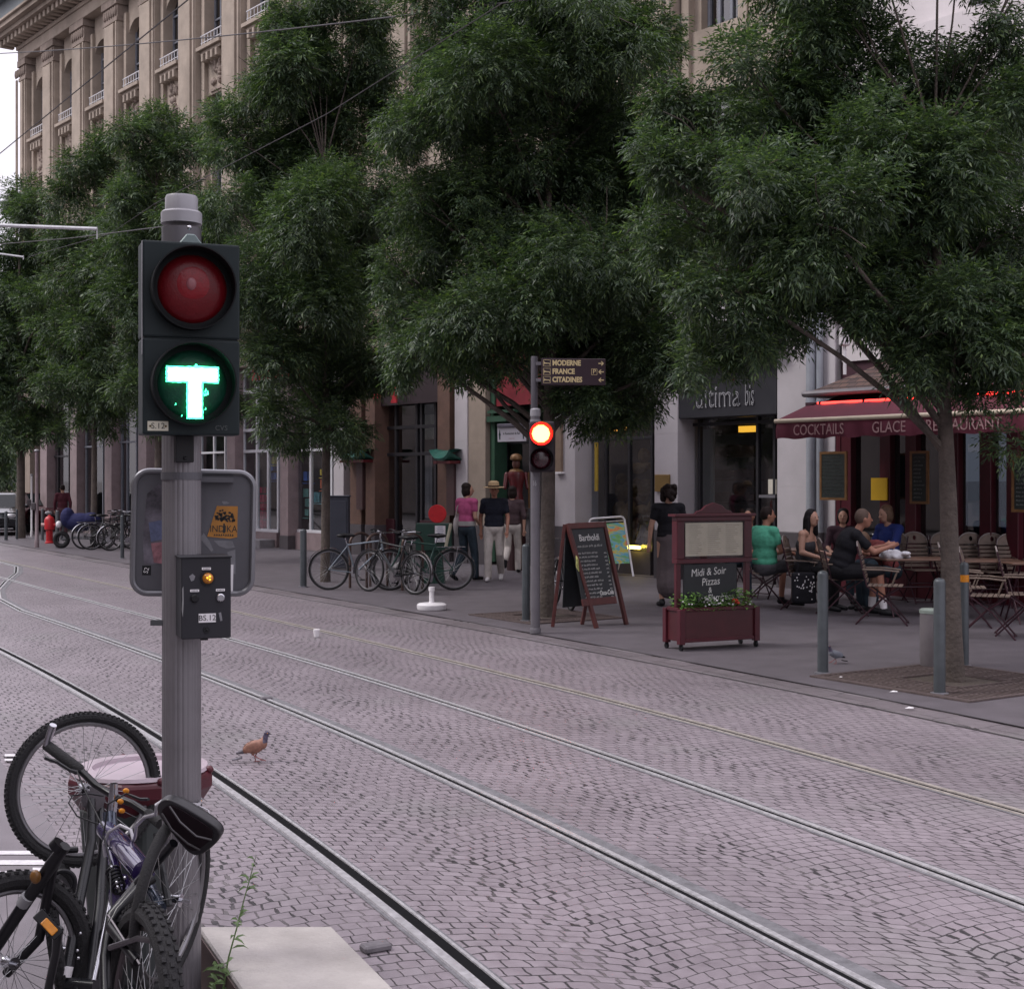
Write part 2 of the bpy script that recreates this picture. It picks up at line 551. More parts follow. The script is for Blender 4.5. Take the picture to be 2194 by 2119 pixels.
def asphalt(name, col, var=.2):
    m, t, N, L, b = nt(name)
    tc = N.new('ShaderNodeTexCoord')
    vals = []
    for s, d in ((.35, 6), (3, 6), (160, 2)):
        n = N.new('ShaderNodeTexNoise'); n.inputs['Scale'].default_value = s; n.inputs['Detail'].default_value = d
        L.new(tc.outputs['Object'], n.inputs['Vector']); vals.append(n)
    a = N.new('ShaderNodeMath'); a.operation = 'MULTIPLY_ADD'; L.new(vals[0].outputs['Fac'], a.inputs[0]); a.inputs[1].default_value = .5
    L.new(vals[1].outputs['Fac'], a.inputs[2])
    a2 = N.new('ShaderNodeMath'); a2.operation = 'MULTIPLY_ADD'; L.new(vals[2].outputs['Fac'], a2.inputs[0]); a2.inputs[1].default_value = .35; L.new(a.outputs[0], a2.inputs[2])
    mr = N.new('ShaderNodeMapRange'); mr.inputs[1].default_value = .6; mr.inputs[2].default_value = 1.25; mr.inputs[3].default_value = 1 - var * 1.4; mr.inputs[4].default_value = 1 + var
    L.new(a2.outputs[0], mr.inputs[0])
    sc = N.new('ShaderNodeVectorMath'); sc.operation = 'SCALE'; sc.inputs[0].default_value = col; L.new(mr.outputs[0], sc.inputs['Scale'])
    # small pale spots of old chewing gum
    vo = N.new('ShaderNodeTexVoronoi'); vo.inputs['Scale'].default_value = 3.2; L.new(tc.outputs['Object'], vo.inputs['Vector'])
    g = N.new('ShaderNodeMapRange'); g.inputs[1].default_value = .05; g.inputs[2].default_value = .07; g.inputs[3].default_value = .35; g.inputs[4].default_value = 0
    L.new(vo.outputs['Distance'], g.inputs[0])
    mm = N.new('ShaderNodeMix'); mm.data_type = 'RGBA'; L.new(g.outputs[0], mm.inputs[0]); L.new(sc.outputs[0], mm.inputs[6]); mm.inputs[7].default_value = (col[0] * .55, col[1] * .55, col[2] * .55, 1)
    L.new(mm.outputs[2], b.inputs['Base Color']); b.inputs['Roughness'].default_value = .62
    bp = N.new('ShaderNodeBump'); bp.inputs['Strength'].default_value = .35; bp.inputs['Distance'].default_value = .006
    L.new(vals[2].outputs['Fac'], bp.inputs['Height']); L.new(bp.outputs[0], b.inputs['Normal'])
    MATS[name] = m
    return m


SETT = sett_mat('porphyry_setts')
KERBM = sett_mat('kerb_setts', False, .27, .42, (.175, .152, .165), (.11, .095, .104), (.022, .02, .022))
ASPH = asphalt('pavement_asphalt', (.1, .088, .1))
ASPH2 = asphalt('platform_asphalt', (.165, .146, .16))
GRND = asphalt('ground_earth', (.14, .13, .13))
# one ground sheet to the horizon
g = MB(); n = 8
g.add([(-2000, -300, -.12), (2000, -300, -.12), (2000, 3500, -.12), (-2000, 3500, -.12)], [(0, 1, 2, 3)])
g.build('ground', GRND, kind='structure', base=(0, 0, -.12))
strip('cobbled_street', -1.15, 5.62, 0.0, SETT, 20, kind='structure')
# kerb band of long setts, a gentle step up to the pavement
vs, fs, uv = [], [], []
prof = [(5.62, -.02), (5.64, .008), (5.9, .02), (5.905, PZ - .004)]
for i in range(len(CURVE)):
    wob = .012 * math.sin(CURVE[i][2] * 1.9) + .008 * math.sin(CURVE[i][2] * 5.3)
    for (u, z) in prof:
        vs.append(tuple(off(i, u + wob, z))); uv.append((u + .03, CURVE[i][2]))
w = len(prof)
for i in range(len(CURVE) - 1):
    for k in range(w - 1): fs.append((i * w + k, i * w + k + 1, (i + 1) * w + k + 1, (i + 1) * w + k))
me = bpy.data.meshes.new('kerb_strip'); me.from_pydata(vs, [], fs); l = me.uv_layers.new(name='path')
idx = np.zeros(len(me.loops), dtype=np.int32); me.loops.foreach_get('vertex_index', idx); l.data.foreach_set('uv', np.array(uv)[idx].ravel())
me.materials.append(KERBM); tag(bpy.data.objects.new('kerb_strip', me), kind='structure'); C.objects.link(bpy.data.objects['kerb_strip'])
strip('pavement', 5.9, 26, PZ, ASPH, 6, kind='structure')
strip('platform_path', -9, -1.15, .012, ASPH2, 4, kind='structure')
strip('gutter_joint', 5.598, 5.626, .0055, mat('gutter_dirt', (.03, .026, .027), .9, 0, .4, 9), kind='structure')
strip('pavement_joint', 5.892, 5.908, PZ + .002, mat('joint_dirt', (.045, .04, .043), .9, 0, .4, 9), kind='structure')
# white guidance strips set in the platform path
gm = mat('white_road_paint', (.62, .6, .62), .6, 0, .2, 30, dirt=.3)
gb = MB()
for (x0, x1, y0, y1) in ((-20, 78, 1822, 1830), (-20, 96, 1842, 1852), (-20, 60, 1866, 1872), (10, 38, 1615, 1620), (10, 38, 1625, 1629), (100, 165, 1832, 1842), (70, 150, 1858, 1868), (10, 22, 1681, 1683)):
    a, b_, c_, d_ = G(x0, y1, .016), G(x1, y1, .016), G(x1, y0, .016), G(x0, y0, .016)
    gb.add([a, b_, c_, d_], [(0, 1, 2, 3)])
gb.build('path_marking', gm, kind='structure')

RAIL = mat('worn_rail_steel', (.6, .59, .61), .36, .6, .2, 30)
RAILS = mat('sanded_rail_steel', (.31, .28, .255), .5, .2, .25, 20)
GROOVE_SHADE = mat('rail_groove_dirt', (.006, .006, .007), .95, 0, .3, 30, spec=.1)  # flat dark strip: the shade inside the groove put into its colour
BED = mat('rail_bed_concrete', (.13, .127, .137), .7, 0, .3, 14, bump=.4, bs=50, dirt=.3)


def sweep(pts, nrm, prof, closed=False):
    mb = MB(); w = len(prof); vs = []; fs = []
    for p, n_ in zip(pts, nrm):
        for (u, z) in prof: vs.append(p + n_ * u + Vector((0, 0, z)))
    for i in range(len(pts) - 1):
        for k in range(w - 1): fs.append((i * w + k, i * w + k + 1, (i + 1) * w + k + 1, (i + 1) * w + k))
    mb.add(vs, fs)
    return mb


rl = ['steel tram rail nearest the camera, with a wide dark flangeway groove',
      'shiny tram rail with the bend at its far end, second from the camera',
      'bright steel tram rail running between the bent rail and the sandy yellow rail',
      'sandy yellowish tram rail, closest to the pavement']
for k in range(4):
    u = k * GW
    n_end = [len(CURVE) - 1, 54, len(CURVE) - 1, len(CURVE) - 1][k]
    pts = [off(i, u) for i in range(n_end)]; nr = [CURVE[i][1] for i in range(n_end)]
    if k == 1:
        ext = [(-8.25, 22.5), (-8.9, 24.2), (-9.55, 26.4), (-10.2, 28.8), (-10.9, 30.8), (-11.9, 32.6), (-13.4, 34.4), (-17, 38)]
        for (x, y) in ext:
            q = Vector((x, y, 0)); d_ = (q - pts[-1]).normalized(); pts.append(q); nr.append(Vector((d_.y, -d_.x, 0)))
    T = thing('tram_rail', rl[k], 'rail', pts[0], 0, 'tram rails in the cobbles')
    sweep(pts, nr, [(-.075 if k == 0 else -.066, .003), (.08 if k != 1 else .13, .003)]).build('concrete_bed', BED, T)
    sweep(pts, nr, [(-.02, .0045), (.012, .0045)] if k else [(-.012, .0045), (.045, .0045)]).build('groove', GROOVE_SHADE, T)
    hd = [(.012, .003), (.013, .011), (.045, .012), (.047, .003)] if k else [(-.057, .003), (-.055, .012), (-.013, .011), (-.012, .003)]
    lp = [(-.042, .003), (-.04, .009), (-.022, .009), (-.02, .003)] if k else [(.045, .003), (.047, .010), (.062, .010), (.064, .003)]
    sweep(pts, nr, hd).build('rail_head', RAILS if k == 3 else RAIL, T, smooth=True)
    sweep(pts, nr, lp).build('rail_lip', RAILS if k == 3 else RAIL, T, smooth=True)

# raised concrete base beside the signal post
CONC = mat('pale_concrete', (.37, .345, .325), .8, 0, .12, 7, bump=.3, bs=70, dirt=.3)
zt = .45
tl, tr = P(423, 1985, 4.56), P(712, 1985, 4.56)
tl.z = tr.z = zt
dv = Vector((.254, -.57, 0)) * 2.2
sl = MB().add([tl, tr, tr + dv, tl + dv] + [Vector((p.x, p.y, 0)) for p in (tl, tr, tr + dv, tl + dv)],
              [(0, 3, 2, 1), (4, 5, 6, 7), (0, 1, 5, 4), (1, 2, 6, 5), (2, 3, 7, 6), (3, 0, 4, 7)])
slo = sl.build('concrete_base', CONC, bevel=.006, label='raised pale concrete base block in front of the signal post', cat='concrete block')
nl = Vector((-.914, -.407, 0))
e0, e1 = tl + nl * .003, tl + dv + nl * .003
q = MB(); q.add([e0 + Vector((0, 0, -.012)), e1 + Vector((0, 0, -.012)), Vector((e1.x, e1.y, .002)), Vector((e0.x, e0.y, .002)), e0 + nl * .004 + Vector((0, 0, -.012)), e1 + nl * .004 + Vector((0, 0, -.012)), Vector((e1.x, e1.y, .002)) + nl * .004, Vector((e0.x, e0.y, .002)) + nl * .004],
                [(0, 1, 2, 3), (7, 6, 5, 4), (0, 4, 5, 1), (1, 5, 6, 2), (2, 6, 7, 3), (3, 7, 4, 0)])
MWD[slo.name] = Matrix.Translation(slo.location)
q.build('side_plate', mat('brown_side_plate', (.085, .055, .05), .7, 0, .2, 6, dirt=.3), slo)  # added dark sheet: the left face's shade put into its brown colour
# litter and loose stones on the street
lb = mat('grey_sett_stone', (.12, .11, .12), .8, 0, .3, 20)
for (px, py, w, lab) in ((805, 2030, .07, 'loose dark sett stone beside the concrete base'), (570, 1497, .06, 'dark loose stone beside the bent tram rail')):
    mb = MB(); q = G(px, py, .01); mb.box((q.x, q.y, .014), (w * 1.7, w, .03), rz=.5)
    mb.build('loose_stone', lb, bevel=.008, label=lab, cat='stone')
mb = MB(); q = G(678, 1366, 0); mb.lathe([(.03, 0), (.042, .09)], 14, Matrix.Translation((q.x, q.y, .01)))
mb.build('paper_cup', WHITE, label='white paper cup standing on the cobbles beside the tracks', cat='cup', smooth=True)
for (px, py, lab) in ((1915, 1483, 'white paper scrap on the pavement edge below the tree grate'), (1949, 1518, 'white paper scrap beside the kerb, nearest the camera'), (1803, 1452, 'white paper scrap between the bollard and tree grate')):
    q = G(px, py, PZ); mb = MB(); a = random.random()
    mb.add([(q.x - .045, q.y - .01, PZ + .004), (q.x + .03, q.y - .015, PZ + .006), (q.x + .035, q.y + .01, PZ + .01), (q.x, q.y + .02, PZ + .014), (q.x - .03, q.y + .012, PZ + .004), (q.x, q.y, PZ + .004)], [(0, 1, 2, 3, 4), (0, 5, 1), (1, 5, 2), (2, 5, 3), (3, 5, 4), (4, 5, 0)])
    mb.build('paper_scrap', WHITE, label=lab, cat='litter', group='paper scraps on the pavement')
# ---------------------------------------------------------------- facade frame: local x along the street (away), y outwards, z up
FO = Vector((2.61, 27.2, 0)); FD = Vector((-.624, .781, 0)).normalized(); FN = Vector((-.781, -.624, 0)).normalized()
FRZ = math.atan2(FD.y, FD.x)
FM = Matrix.Translation(FO) @ Matrix.Rotation(FRZ, 4, 'Z')


def fp(px, py=None, s=0.0):
    """facade coordinates (t, z) of a point seen at px, py standing s in front of the facade"""
    u = (px - CX) / F
    a = FO + FN * s
    t = (a.x - u * a.y) / (u * FD.y - FD.x)
    d = a.y + FD.y * t
    return (t, ZZ(py, d)) if py is not None else t


STONE = mat('sandstone', (.335, .278, .228), .85, 0, .2, 1.6, bump=.25, bs=30, dirt=.65)
STONE2 = mat('carved_sandstone', (.25, .2, .17), .9, 0, .22, 3, bump=.9, bs=14, dirt=.5)
PINK = mat('pink_granite_cladding', (.25, .19, .195), .5, 0, .16, 3, dirt=.25)
PALE = mat('pale_stone_cladding', (.44, .41, .43), .6, 0, .08, 1.4, dirt=.25)
BEIGE = mat('beige_stone_cladding', (.26, .21, .17), .7, 0, .15, 2, dirt=.3)
BRICK = mat('brown_stone_cladding', (.12, .066, .048), .7, 0, .25, 3, bump=.2, bs=40)
DARK = mat('dark_plinth_stone', (.07, .06, .066), .6, 0, .2, 4)
DFRAME = mat('dark_window_frame', (.02, .019, .023), .45, 0, .15, 8)
WFRAME = mat('white_window_frame', (.6, .6, .63), .45, 0, .05, 6)
GFRAME = mat('grey_blue_window_frame', (.17, .18, .21), .5, 0, .1, 6)
INNER = mat('dim_shop_interior', (.09, .08, .082), .8, 0, .5, .9)
ROOFM = mat('grey_slate_roof', (.12, .14, .15), .6, 0, .2, 5)

B = thing('stone_building', 'tall sandstone building with ribbed pilasters, arched top windows and a row of shops', 'building', FO, FRZ)
MWD[B.name] = FM
T0, T1 = -4.15, 34.75
LB = dict(local=True)
mb = MB()
mb.bb(T0, T1, -9, -.62, 5.3, 19.0)
# side return and lower far wing
mb.bb(T1 + .005, T1 + .95, -9, -1.2, 0, 15.6); mb.bb(T1 + .01, T1 + 1.1, -9, -1.0, 15.6, 15.95)
mb.build('wall', STONE, B, **LB)
piers = [11.45 + 2.9 * k for k in range(-5, 9)]
# every upper storey pier: flat face, two thin ribs, capital
for i, t in enumerate(piers):
    x0, x1 = max(T0, t - .55), min(T1, t + .55)
    m = MB()
    m.bb(x0, x1, -.64, 0, 5.6, 18.15)
    m.bb(x0 + .2, x1 - .2, -.02, .09, 6.0, 17.3)
    for sx in (-1, 1):
        xa = t + sx * .72
        if T0 < xa < T1: m.bb(xa - .1, xa + .1, -.64, -.17, 6.0, 17.6)
        xb = t + sx * .47
        m.bb(xb - .05, xb + .05, -.02, .05, 5.8, 17.5)
    # stone courses
    for z in np.arange(6.8, 17.4, 1.15):
        m.bb(x0 - .006, x1 + .006, -.5, .006, z, z + .018)
    p = m.build('pilaster', STONE, B, bevel=.012, **LB)
    c = MB()
    c.bb(x0 - .05, x1 + .05, -.6, .06, 17.35, 17.48); c.bb(x0 - .09, x1 + .09, -.6, .1, 17.9, 18.15)
    c.bb(x0 - .03, x1 + .03, -.6, .03, 17.48, 17.9)
    for q in range(6): c.ell((x0 + .1 + q * .18, .05, 17.7), (.08, .06, .17), 8, 6)
    c.build('capital', STONE2, p, bevel=.008, **LB)


def arch(t, w, z0, h, s0, s1, n=12):
    """solid lintel with a round arched underside, from z0 (spring) to z0+h"""
    m = MB(); r = w / 2
    vs = []
    for s in (s0, s1):
        for i in range(n + 1):
            a = math.pi * i / n
            vs.append((t - r * math.cos(a), s, z0 + r * .8 * math.sin(a)))
        for i in range(n + 1):
            vs.append((t - r + w * i / n, s, z0 + h))
    k = n + 1; fs = []
    for i in range(n):
        fs.append((i, i + 1, k + i + 1, k + i)); o = 2 * k
        fs.append((o + i, o + k + i, o + k + i + 1, o + i + 1))
        fs.append((i, o + i, o + i + 1, i + 1))
    m.add(vs, fs)
    return m


for i in range(len(piers) - 1):
    t = (piers[i] + piers[i + 1]) / 2; w = 1.32
    sp = MB(); sp.bb(t - w / 2, t + w / 2, -.63, -.3, 5.5, 6.5); sp.build('spandrel', STONE, B, **LB)
    sp = MB(); sp.bb(t - w / 2, t + w / 2, -.63, -.26, 9.2, 10.4)
    sp.bb(t - w / 2, t - w / 2 + .2, -.63, -.34, 10.35, 13.6); sp.bb(t + w / 2 - .2, t + w / 2, -.63, -.34, 10.35, 13.6)
    sp.bb(t - w / 2, t + w / 2, -.63, -.3, 13.55, 14.85); s_ = sp.build('spandrel', STONE, B, **LB)
    arch(t, w, 16.75, 1.4, -.63, -.28).build('arch_head', STONE, B, **LB)
    rl_ = MB()
    for q in range(14):
        rl_.ell((t + random.uniform(-.28, .28), -.28, 14.15 + random.uniform(-.42, .42)), (random.uniform(.06, .13), .09, random.uniform(.06, .14)), 8, 6)
    rl_.bb(t - .4, t + .4, -.3, -.25, 13.62, 13.7); rl_.bb(t - .4, t + .4, -.3, -.25, 14.62, 14.7)
    rl_.build('carved_relief', STONE2, s_, **LB)
    for (z0, z1, nm) in ((14.95, 17.55, 'u'), (10.4, 13.55, 'm'), (6.5, 9.2, 'l')):
        f = MB()
        ww = w / 2 - (.2 if nm == 'm' else 0)
        for x in (-ww + .04, -ww * .33, ww * .33, ww - .04): f.bb(t + x - .03, t + x + .03, -.58, -.5, z0, z1)
        for z in (z0 + .05, z0 + (z1 - z0) * .36, z0 + (z1 - z0) * .68, z1 - .05): f.bb(t - ww, t + ww, -.575, -.505, z - .028, z + .028)
        wn = f.build('window', GFRAME, B, **LB)
        MB().bb(t - ww, t + ww, -.56, -.548, z0, z1).build('pane', DGLASS, wn, **LB)
        if nm == 'u':
            si = MB(); si.bb(t - w / 2 - .1, t + w / 2 + .1, -.5, .05, 14.85, 14.97); si.bb(t - w / 2, t + w / 2, -.5, -.05, 14.74, 14.85)
            for x in (-.45, -.15, .15, .45): si.bb(t + x - .06, t + x + .06, -.4, .0, 14.5, 14.74)
            si.build('sill', STONE, wn, bevel=.01, **LB)
            ra = MB(); ra.tube([(t - w / 2, -.08, 15.32), (t + w / 2, -.08, 15.32)], .022, 6)
            ra.tube([(t - w / 2, -.08, 15.1), (t + w / 2, -.08, 15.1)], .015, 6)
            for x in np.linspace(-w / 2 + .05, w / 2 - .05, 7): ra.tube([(t + x, -.08, 14.96), (t + x, -.08, 15.32)], .011, 5)
            ra.build('railing', WFRAME, wn, **LB)
# entablature, dentils, cornice, roof
e = MB(); e.bb(T0, T1 + .02, -.64, .1, 18.15, 18.55); e.bb(T0, T1 + .06, -.64, .16, 18.55, 18.7)
e.build('entablature', STONE, B, bevel=.015, **LB)
e = MB()
e.bb(T0, T1 + .75, -.64, .75, 18.95, 19.12); e.bb(T0, T1 + .9, -.64, .95, 19.12, 19.3); e.bb(T0, T1 + 1.0, -.64, 1.05, 19.3, 19.4)
for t in np.arange(T0 + .2, T1 + .4, .42): e.bb(t, t + .2, .1, .62, 18.7, 18.95)
e.build('cornice', STONE, B, bevel=.012, **LB)
e = MB(); e.add([(T0, 1.0, 19.4), (T1 + .95, 1.0, 19.4), (T1 + .95, -9, 19.4), (T0, -9, 19.4), (T0, -1.2, 21.6), (T1 - 1, -1.2, 21.6), (T1 - 1, -9, 21.6), (T0, -9, 21.6)],
                [(0, 1, 5, 4), (1, 2, 6, 5), (4, 5, 6, 7), (0, 3, 2, 1)])
# corner pavilion roof
e.bb(T1 - 2.4, T1 + .7, -2.8, .6, 19.42, 20.4)
e.add([(T1 - 2.7, .95, 20.4), (T1 + 1.0, .95, 20.4), (T1 + 1.0, -3.1, 20.4), (T1 - 2.7, -3.1, 20.4), (T1 - .8, -1, 22.6)], [(0, 1, 4), (1, 2, 4), (2, 3, 4), (3, 0, 4), (0, 3, 2, 1)])
e.build('roof', ROOFM, B, **LB)

# ---- ground floor
fl = MB(); fl.bb(T0, T1, -4.2, -4.0, 0, 5.3); fl.bb(T0, T1, -4.0, -.02, -.05, PZ + .008)
for t in (fp(616), 11.3, 5.95, 2.45, T0 + .1, 17.35, 20.3, 26.2, T1 - .1): fl.bb(t - .08, t + .08, -4.0, -.4, 0, 5.3)
fl.build('shop_interior', INNER, B, **LB)
b = MB(); b.bb(T0, T1, -.65, -.02, 5.15, 5.62); b.bb(T0, T1 + .05, -.65, .12, 5.62, 5.78)
b.build('string_course', STONE, B, bevel=.015, **LB)


def pillar(pxa, pxb, m, s=0.02, z1=5.14, base=.9, nm='pillar', depth=.6):
    a, c = sorted((fp(pxa, s=s), fp(pxb, s=s)))
    q = MB(); q.bb(a, c, -depth, s, base + .003, z1)
    for z in np.arange(base + .8, z1, 1.05): q.bb(a - .003, c + .003, -depth, s + .003, z, z + .012)
    p = q.build(nm, m, B, bevel=.006, **LB)
    q = MB(); q.bb(a - .01, c + .01, -depth, s + .015, 0, base)
    q.build('plinth', DARK, p, bevel=.006, **LB)
    return a, c


for (a, b_) in ((150, 164), (224, 239), (296, 313), (388, 402)): pillar(a, b_, PINK, base=.25)
for (a, b_) in ((486, 503), (600, 617)): pillar(a, b_, PINK, base=.4)
pillar(86, 100, PINK, base=.3)
pillar(36, 64, BEIGE, base=.5)
pillar(715, 736, PALE, base=.9, s=.03)
pillar(750, 774, BRICK, s=.02, base=.8); pillar(783, 803, BRICK, s=.06, base=.8); pillar(937, 963, BRICK, base=.8)
pillar(974, 1001, PALE, s=.05, base=.95)
pillar(1003, 1040, BEIGE, base=.9)
pillar(1188, 1232, PALE, s=.05, base=.95)
pillar(1402, 1452, PALE, s=.05, base=.95)
pillar(1665, 1744, PALE, s=.05, base=1.0)


def shopfront(pxa, pxb, fm, mull, trans, z0=.45, z1=5.12, s=-.3, glassm=None, w=.06, nm='shopfront', sillm=None):
    """framed glazing; mull are px positions, trans are heights"""
    a, c = fp(pxa, s=s), fp(pxb, s=s)
    a, c = min(a, c), max(a, c)
    f = MB()
    for t in [a + w / 2, c - w / 2] + [fp(m_, s=s) for m_ in mull]: f.bb(t - w / 2, t + w / 2, s - .05, s + .04, z0, z1)
    for z in [z0 + w / 2, z1 - w / 2] + list(trans): f.bb(a, c, s - .045, s + .045, z - w / 2, z + w / 2)
    fr = f.build(nm, fm, B, bevel=.004, **LB)
    MB().bb(a, c, s - .012, s, z0, z1).build('glass', glassm or GLASS, fr, **LB)
    if z0 > .06:
        MB().bb(a, c, s - .06, s + .1, 0, z0 - .003).build('plinth', sillm or PINK, fr, **LB)
    return fr


# far shops with dull grey-blue frames
shopfront(101, 150, DFRAME, [126], [2.8], z0=.06)
shopfront(165, 223, GFRAME, [186, 205], [3.1, 3.9], z0=.3)
shopfront(240, 295, GFRAME, [262, 274], [3.2, 4.0], z0=.3)
shopfront(314, 387, GFRAME, [340, 365], [2.9, 3.9], z0=.3)
# white framed shop
tz = ZZ(966, 39.5)
fr1 = shopfront(403, 485, WFRAME, [432, 460], [tz, 3.35, 4.45], z0=.5)
fr2 = shopfront(504, 599, WFRAME, [523, 552, 576], [tz, 3.35, 4.45], z0=.45, w=.085)
fr3 = shopfront(618, 714, WFRAME, [667, 706], [tz - .02, 4.45], z0=.5, w=.075)
st = MB(); a, c = fp(575), fp(536); st.bb(min(a, c), max(a, c), -.2, .28, 0, .26)
st.build('door_step', mat('grey_step_stone', (.2, .19, .2), .7, 0, .15, 4), B, bevel=.015, **LB)
# goods behind the glass, each lot of a colour a part
goods = [((.42, .02, .07), 540, 570, .55, 1.75, -.52), ((.05, .12, .35), 580, 595, 1.9, 2.4, -.52), ((.5, .36, .05), 690, 710, 2.0, 2.5, -.52), ((.35, .08, .03), 690, 708, 1.65, 1.98, -.52),
         ((.06, .14, .4), 646, 664, 1.85, 2.2, -.52), ((.15, .35, .3), 648, 664, .9, 1.7, -.52), ((.36, .22, .25), 622, 645, .6, 1.6, -.52), ((.08, .2, .22), 668, 700, 1.3, 1.6, -.52), ((.4, .38, .1), 584, 596, 2.35, 2.6, -.52), ((.3, .3, .34), 505, 522, 1.5, 2.6, -.52)]
for (col, xa, xb, z0, z1, s) in goods:
    col = tuple(min(.7, c * 1.35) for c in col)
    q = MB(); a, c = sorted((fp(xa, s=s), fp(xb, s=s)))
    n = max(2, int((c - a) / .16)); k = max(1, int((z1 - z0) / .22))
    for i in range(n):
        for j in range(k):
            if random.random() < .9:
                x = a + (c - a) * (i + .5) / n; z = z0 + (z1 - z0) * (j + .5) / k
                q.box((x, s + random.uniform(-.05, .05), z), ((c - a) / n * random.uniform(.7, .96), .14, (z1 - z0) / k * random.uniform(.65, .95)))
    q.bb(a, c, s - .16, s + .1, z0 - .035, z0 - .01)
    q.build('shop_goods', mat('goods_%02x%02x%02x' % tuple(int(v * 255) for v in col), col, .5, 0, .35, 5), B, **LB)
# lowered dark blinds behind the upper panes
q = MB(); q.bb(fp(713), fp(618), -.5, -.47, 3.5, 5.1); q.build('blind', mat('grey_blind', (.14, .13, .15), .8, 0, .15, 3), B, **LB)
# restaurant between the brown pillars
sf = shopfront(804, 937, DFRAME, [822, 850, 895, 905], [ZZ(915, 34), ZZ(973, 34)], z0=.06, s=-.35, glassm=GLASS, w=.08, nm='restaurant_front')
q = MB()
for (xa, xb, z) in ((806, 850, .0), (905, 936, .0)):
    q = MB(); q.bb(fp(xb, s=-.35), fp(xa, s=-.35), -.36, -.27, z, .95); q.build('panel', mat('dark_maroon_panel', (.05, .012, .018), .45), sf, bevel=.005, **LB)
cur = mat('pale_curtain', (.5, .46, .44), .9, 0, .1, 3)
for (xa, xb, z0, z1, c) in ((823, 849, 1.0, 1.85, (.5, .5, .53)), (823, 849, 2.7, 3.2, (.42, .2, .18)), (905, 935, 2.9, 3.5, (.45, .42, .34)), (906, 926, 1.0, 2.6, (.42, .41, .42)), (823, 849, 1.9, 2.6, (.2, .16, .09))):
    q = MB(); a, c2 = sorted((fp(xa, s=-.6), fp(xb, s=-.6)))
    n = 24; vs = []; fs = []
    for i in range(n + 1):
        x = a + (c2 - a) * i / n; y = -.6 + .03 * math.sin(i * 1.9)
        vs += [(x, y, z0), (x, y, z1)]
    for i in range(n): fs.append((2 * i, 2 * i + 2, 2 * i + 3, 2 * i + 1))
    q.add(vs, fs); q.build('curtain', mat('curtain_%d' % int(c[0] * 1e4 + c[1] * 1e3), c, .9, 0, .15, 3), B, **LB)
q = MB(); q.bb(fp(803, s=-.3), fp(737, s=-.3), -.42, -.33, .8, 5.1); q.build('wall_panel', mat('grey_render', (.17, .16, .18), .8, 0, .12, 3, dirt=.3), B, **LB)
q = MB(); q.bb(fp(937, s=-.1), fp(804, s=-.1), -.25, -.12, 3.75, 5.1); q.build('fascia', mat('dark_brown_fascia', (.03, .018, .022), .6), B, **LB)
# doorway with the red lining and green trim
sd_ = shopfront(1041, 1187, DFRAME, [1060, 1085, 1138], [2.75], z0=.06, s=-.5, nm='doorway')
q = MB(); q.bb(fp(1138, s=-.2), fp(1098, s=-.2), -1.6, -1.5, .05, 3.2); q.bb(fp(1187, s=-.1), fp(1041, s=-.1), -.24, -.14, 3.55, 5.12)
q.build('door_lining', mat('deep_red_lining', (.16, .012, .02), .5, 0, .25, 3), sd_, **LB)
q = MB(); q.bb(fp(1052), fp(1043), -.45, -.1, .1, 4.2); q.bb(fp(1102, s=.05), fp(1044, s=.05), -.4, .05, ZZ(886, 31), ZZ(880, 31)); q.bb(fp(1086), fp(1044), -.4, .02, ZZ(904, 31), ZZ(892, 31))
q.build('door_trim', mat('dark_green_trim', (.02, .06, .035), .5), sd_, **LB)
# bar with the yellow light
sb = shopfront(1233, 1401, DFRAME, [1262, 1300, 1350], [2.75], z0=.5, s=-.4, nm='bar_front', sillm=DARK)
YEL = emit('yellow_tube_light', (1, .75, .12), 7)
q = MB(); q.tube([(fp(1345, s=-.2), -.2, ZZ(1174, 27.5)), (fp(1371, s=-.2), -.2, ZZ(1174, 27.5))], .035, 8); q.build('strip_light', YEL, sb, **LB)
ORG = emit('warm_shelf_light', (1, .45, .08), 1.6)
q = MB()
for i in range(9): q.ell((fp(1305 + i * 5.5, s=-1.2), -1.2, ZZ(918 + random.uniform(-6, 6), 28)), .035, 6, 5)
q.build('fairy_lights', ORG, sb, **LB)
q = MB()
for i in range(60):
    q.ell((fp(random.uniform(1240, 1400), s=-1.5), -1.5 + random.uniform(-.3, .3), random.uniform(.6, 3.6)), (random.uniform(.08, .25), .15, random.uniform(.08, .3)), 8, 6)
q.build('shop_goods', mat('brown_green_goods', (.12, .075, .03), .7, 0, .7, 2), sb, **LB)
# clothes shop with the outlined sign
sc_ = shopfront(1453, 1664, DFRAME, [1500, 1625], [ZZ(905, 25.6)], z0=.3, s=-.4, nm='clothes_shop_front', sillm=DARK)
q = MB(); q.bb(fp(1664, s=.02), fp(1430, s=.02), -.4, .02, ZZ(895, 26), ZZ(770, 26)); q.bb(fp(1664, s=.3), fp(1426, s=.3), -.4, .3, ZZ(768, 26), ZZ(738, 26)); q.bb(fp(1664, s=.15), fp(1428, s=.15), -.4, .15, ZZ(738, 26), ZZ(718, 26) + .1)
q.build('sign_board', mat('anthracite_fascia', (.022, .022, .028), .5, 0, .15, 3), sc_, bevel=.01, **LB)
q = MB(); q.bb(fp(1664, s=-.02), fp(1428, s=-.02), -.5, -.04, ZZ(716, 26), 5.14); q.build('fascia', PALE, sc_, **LB)
q = MB(); q.bb(fp(1528, s=-.9), fp(1470, s=-.9), -.95, -.9, .3, 2.9); q.build('shop_screen', mat('grey_green_screen', (.2, .23, .23), .7, 0, .1, 2), sc_, **LB)
q = MB()
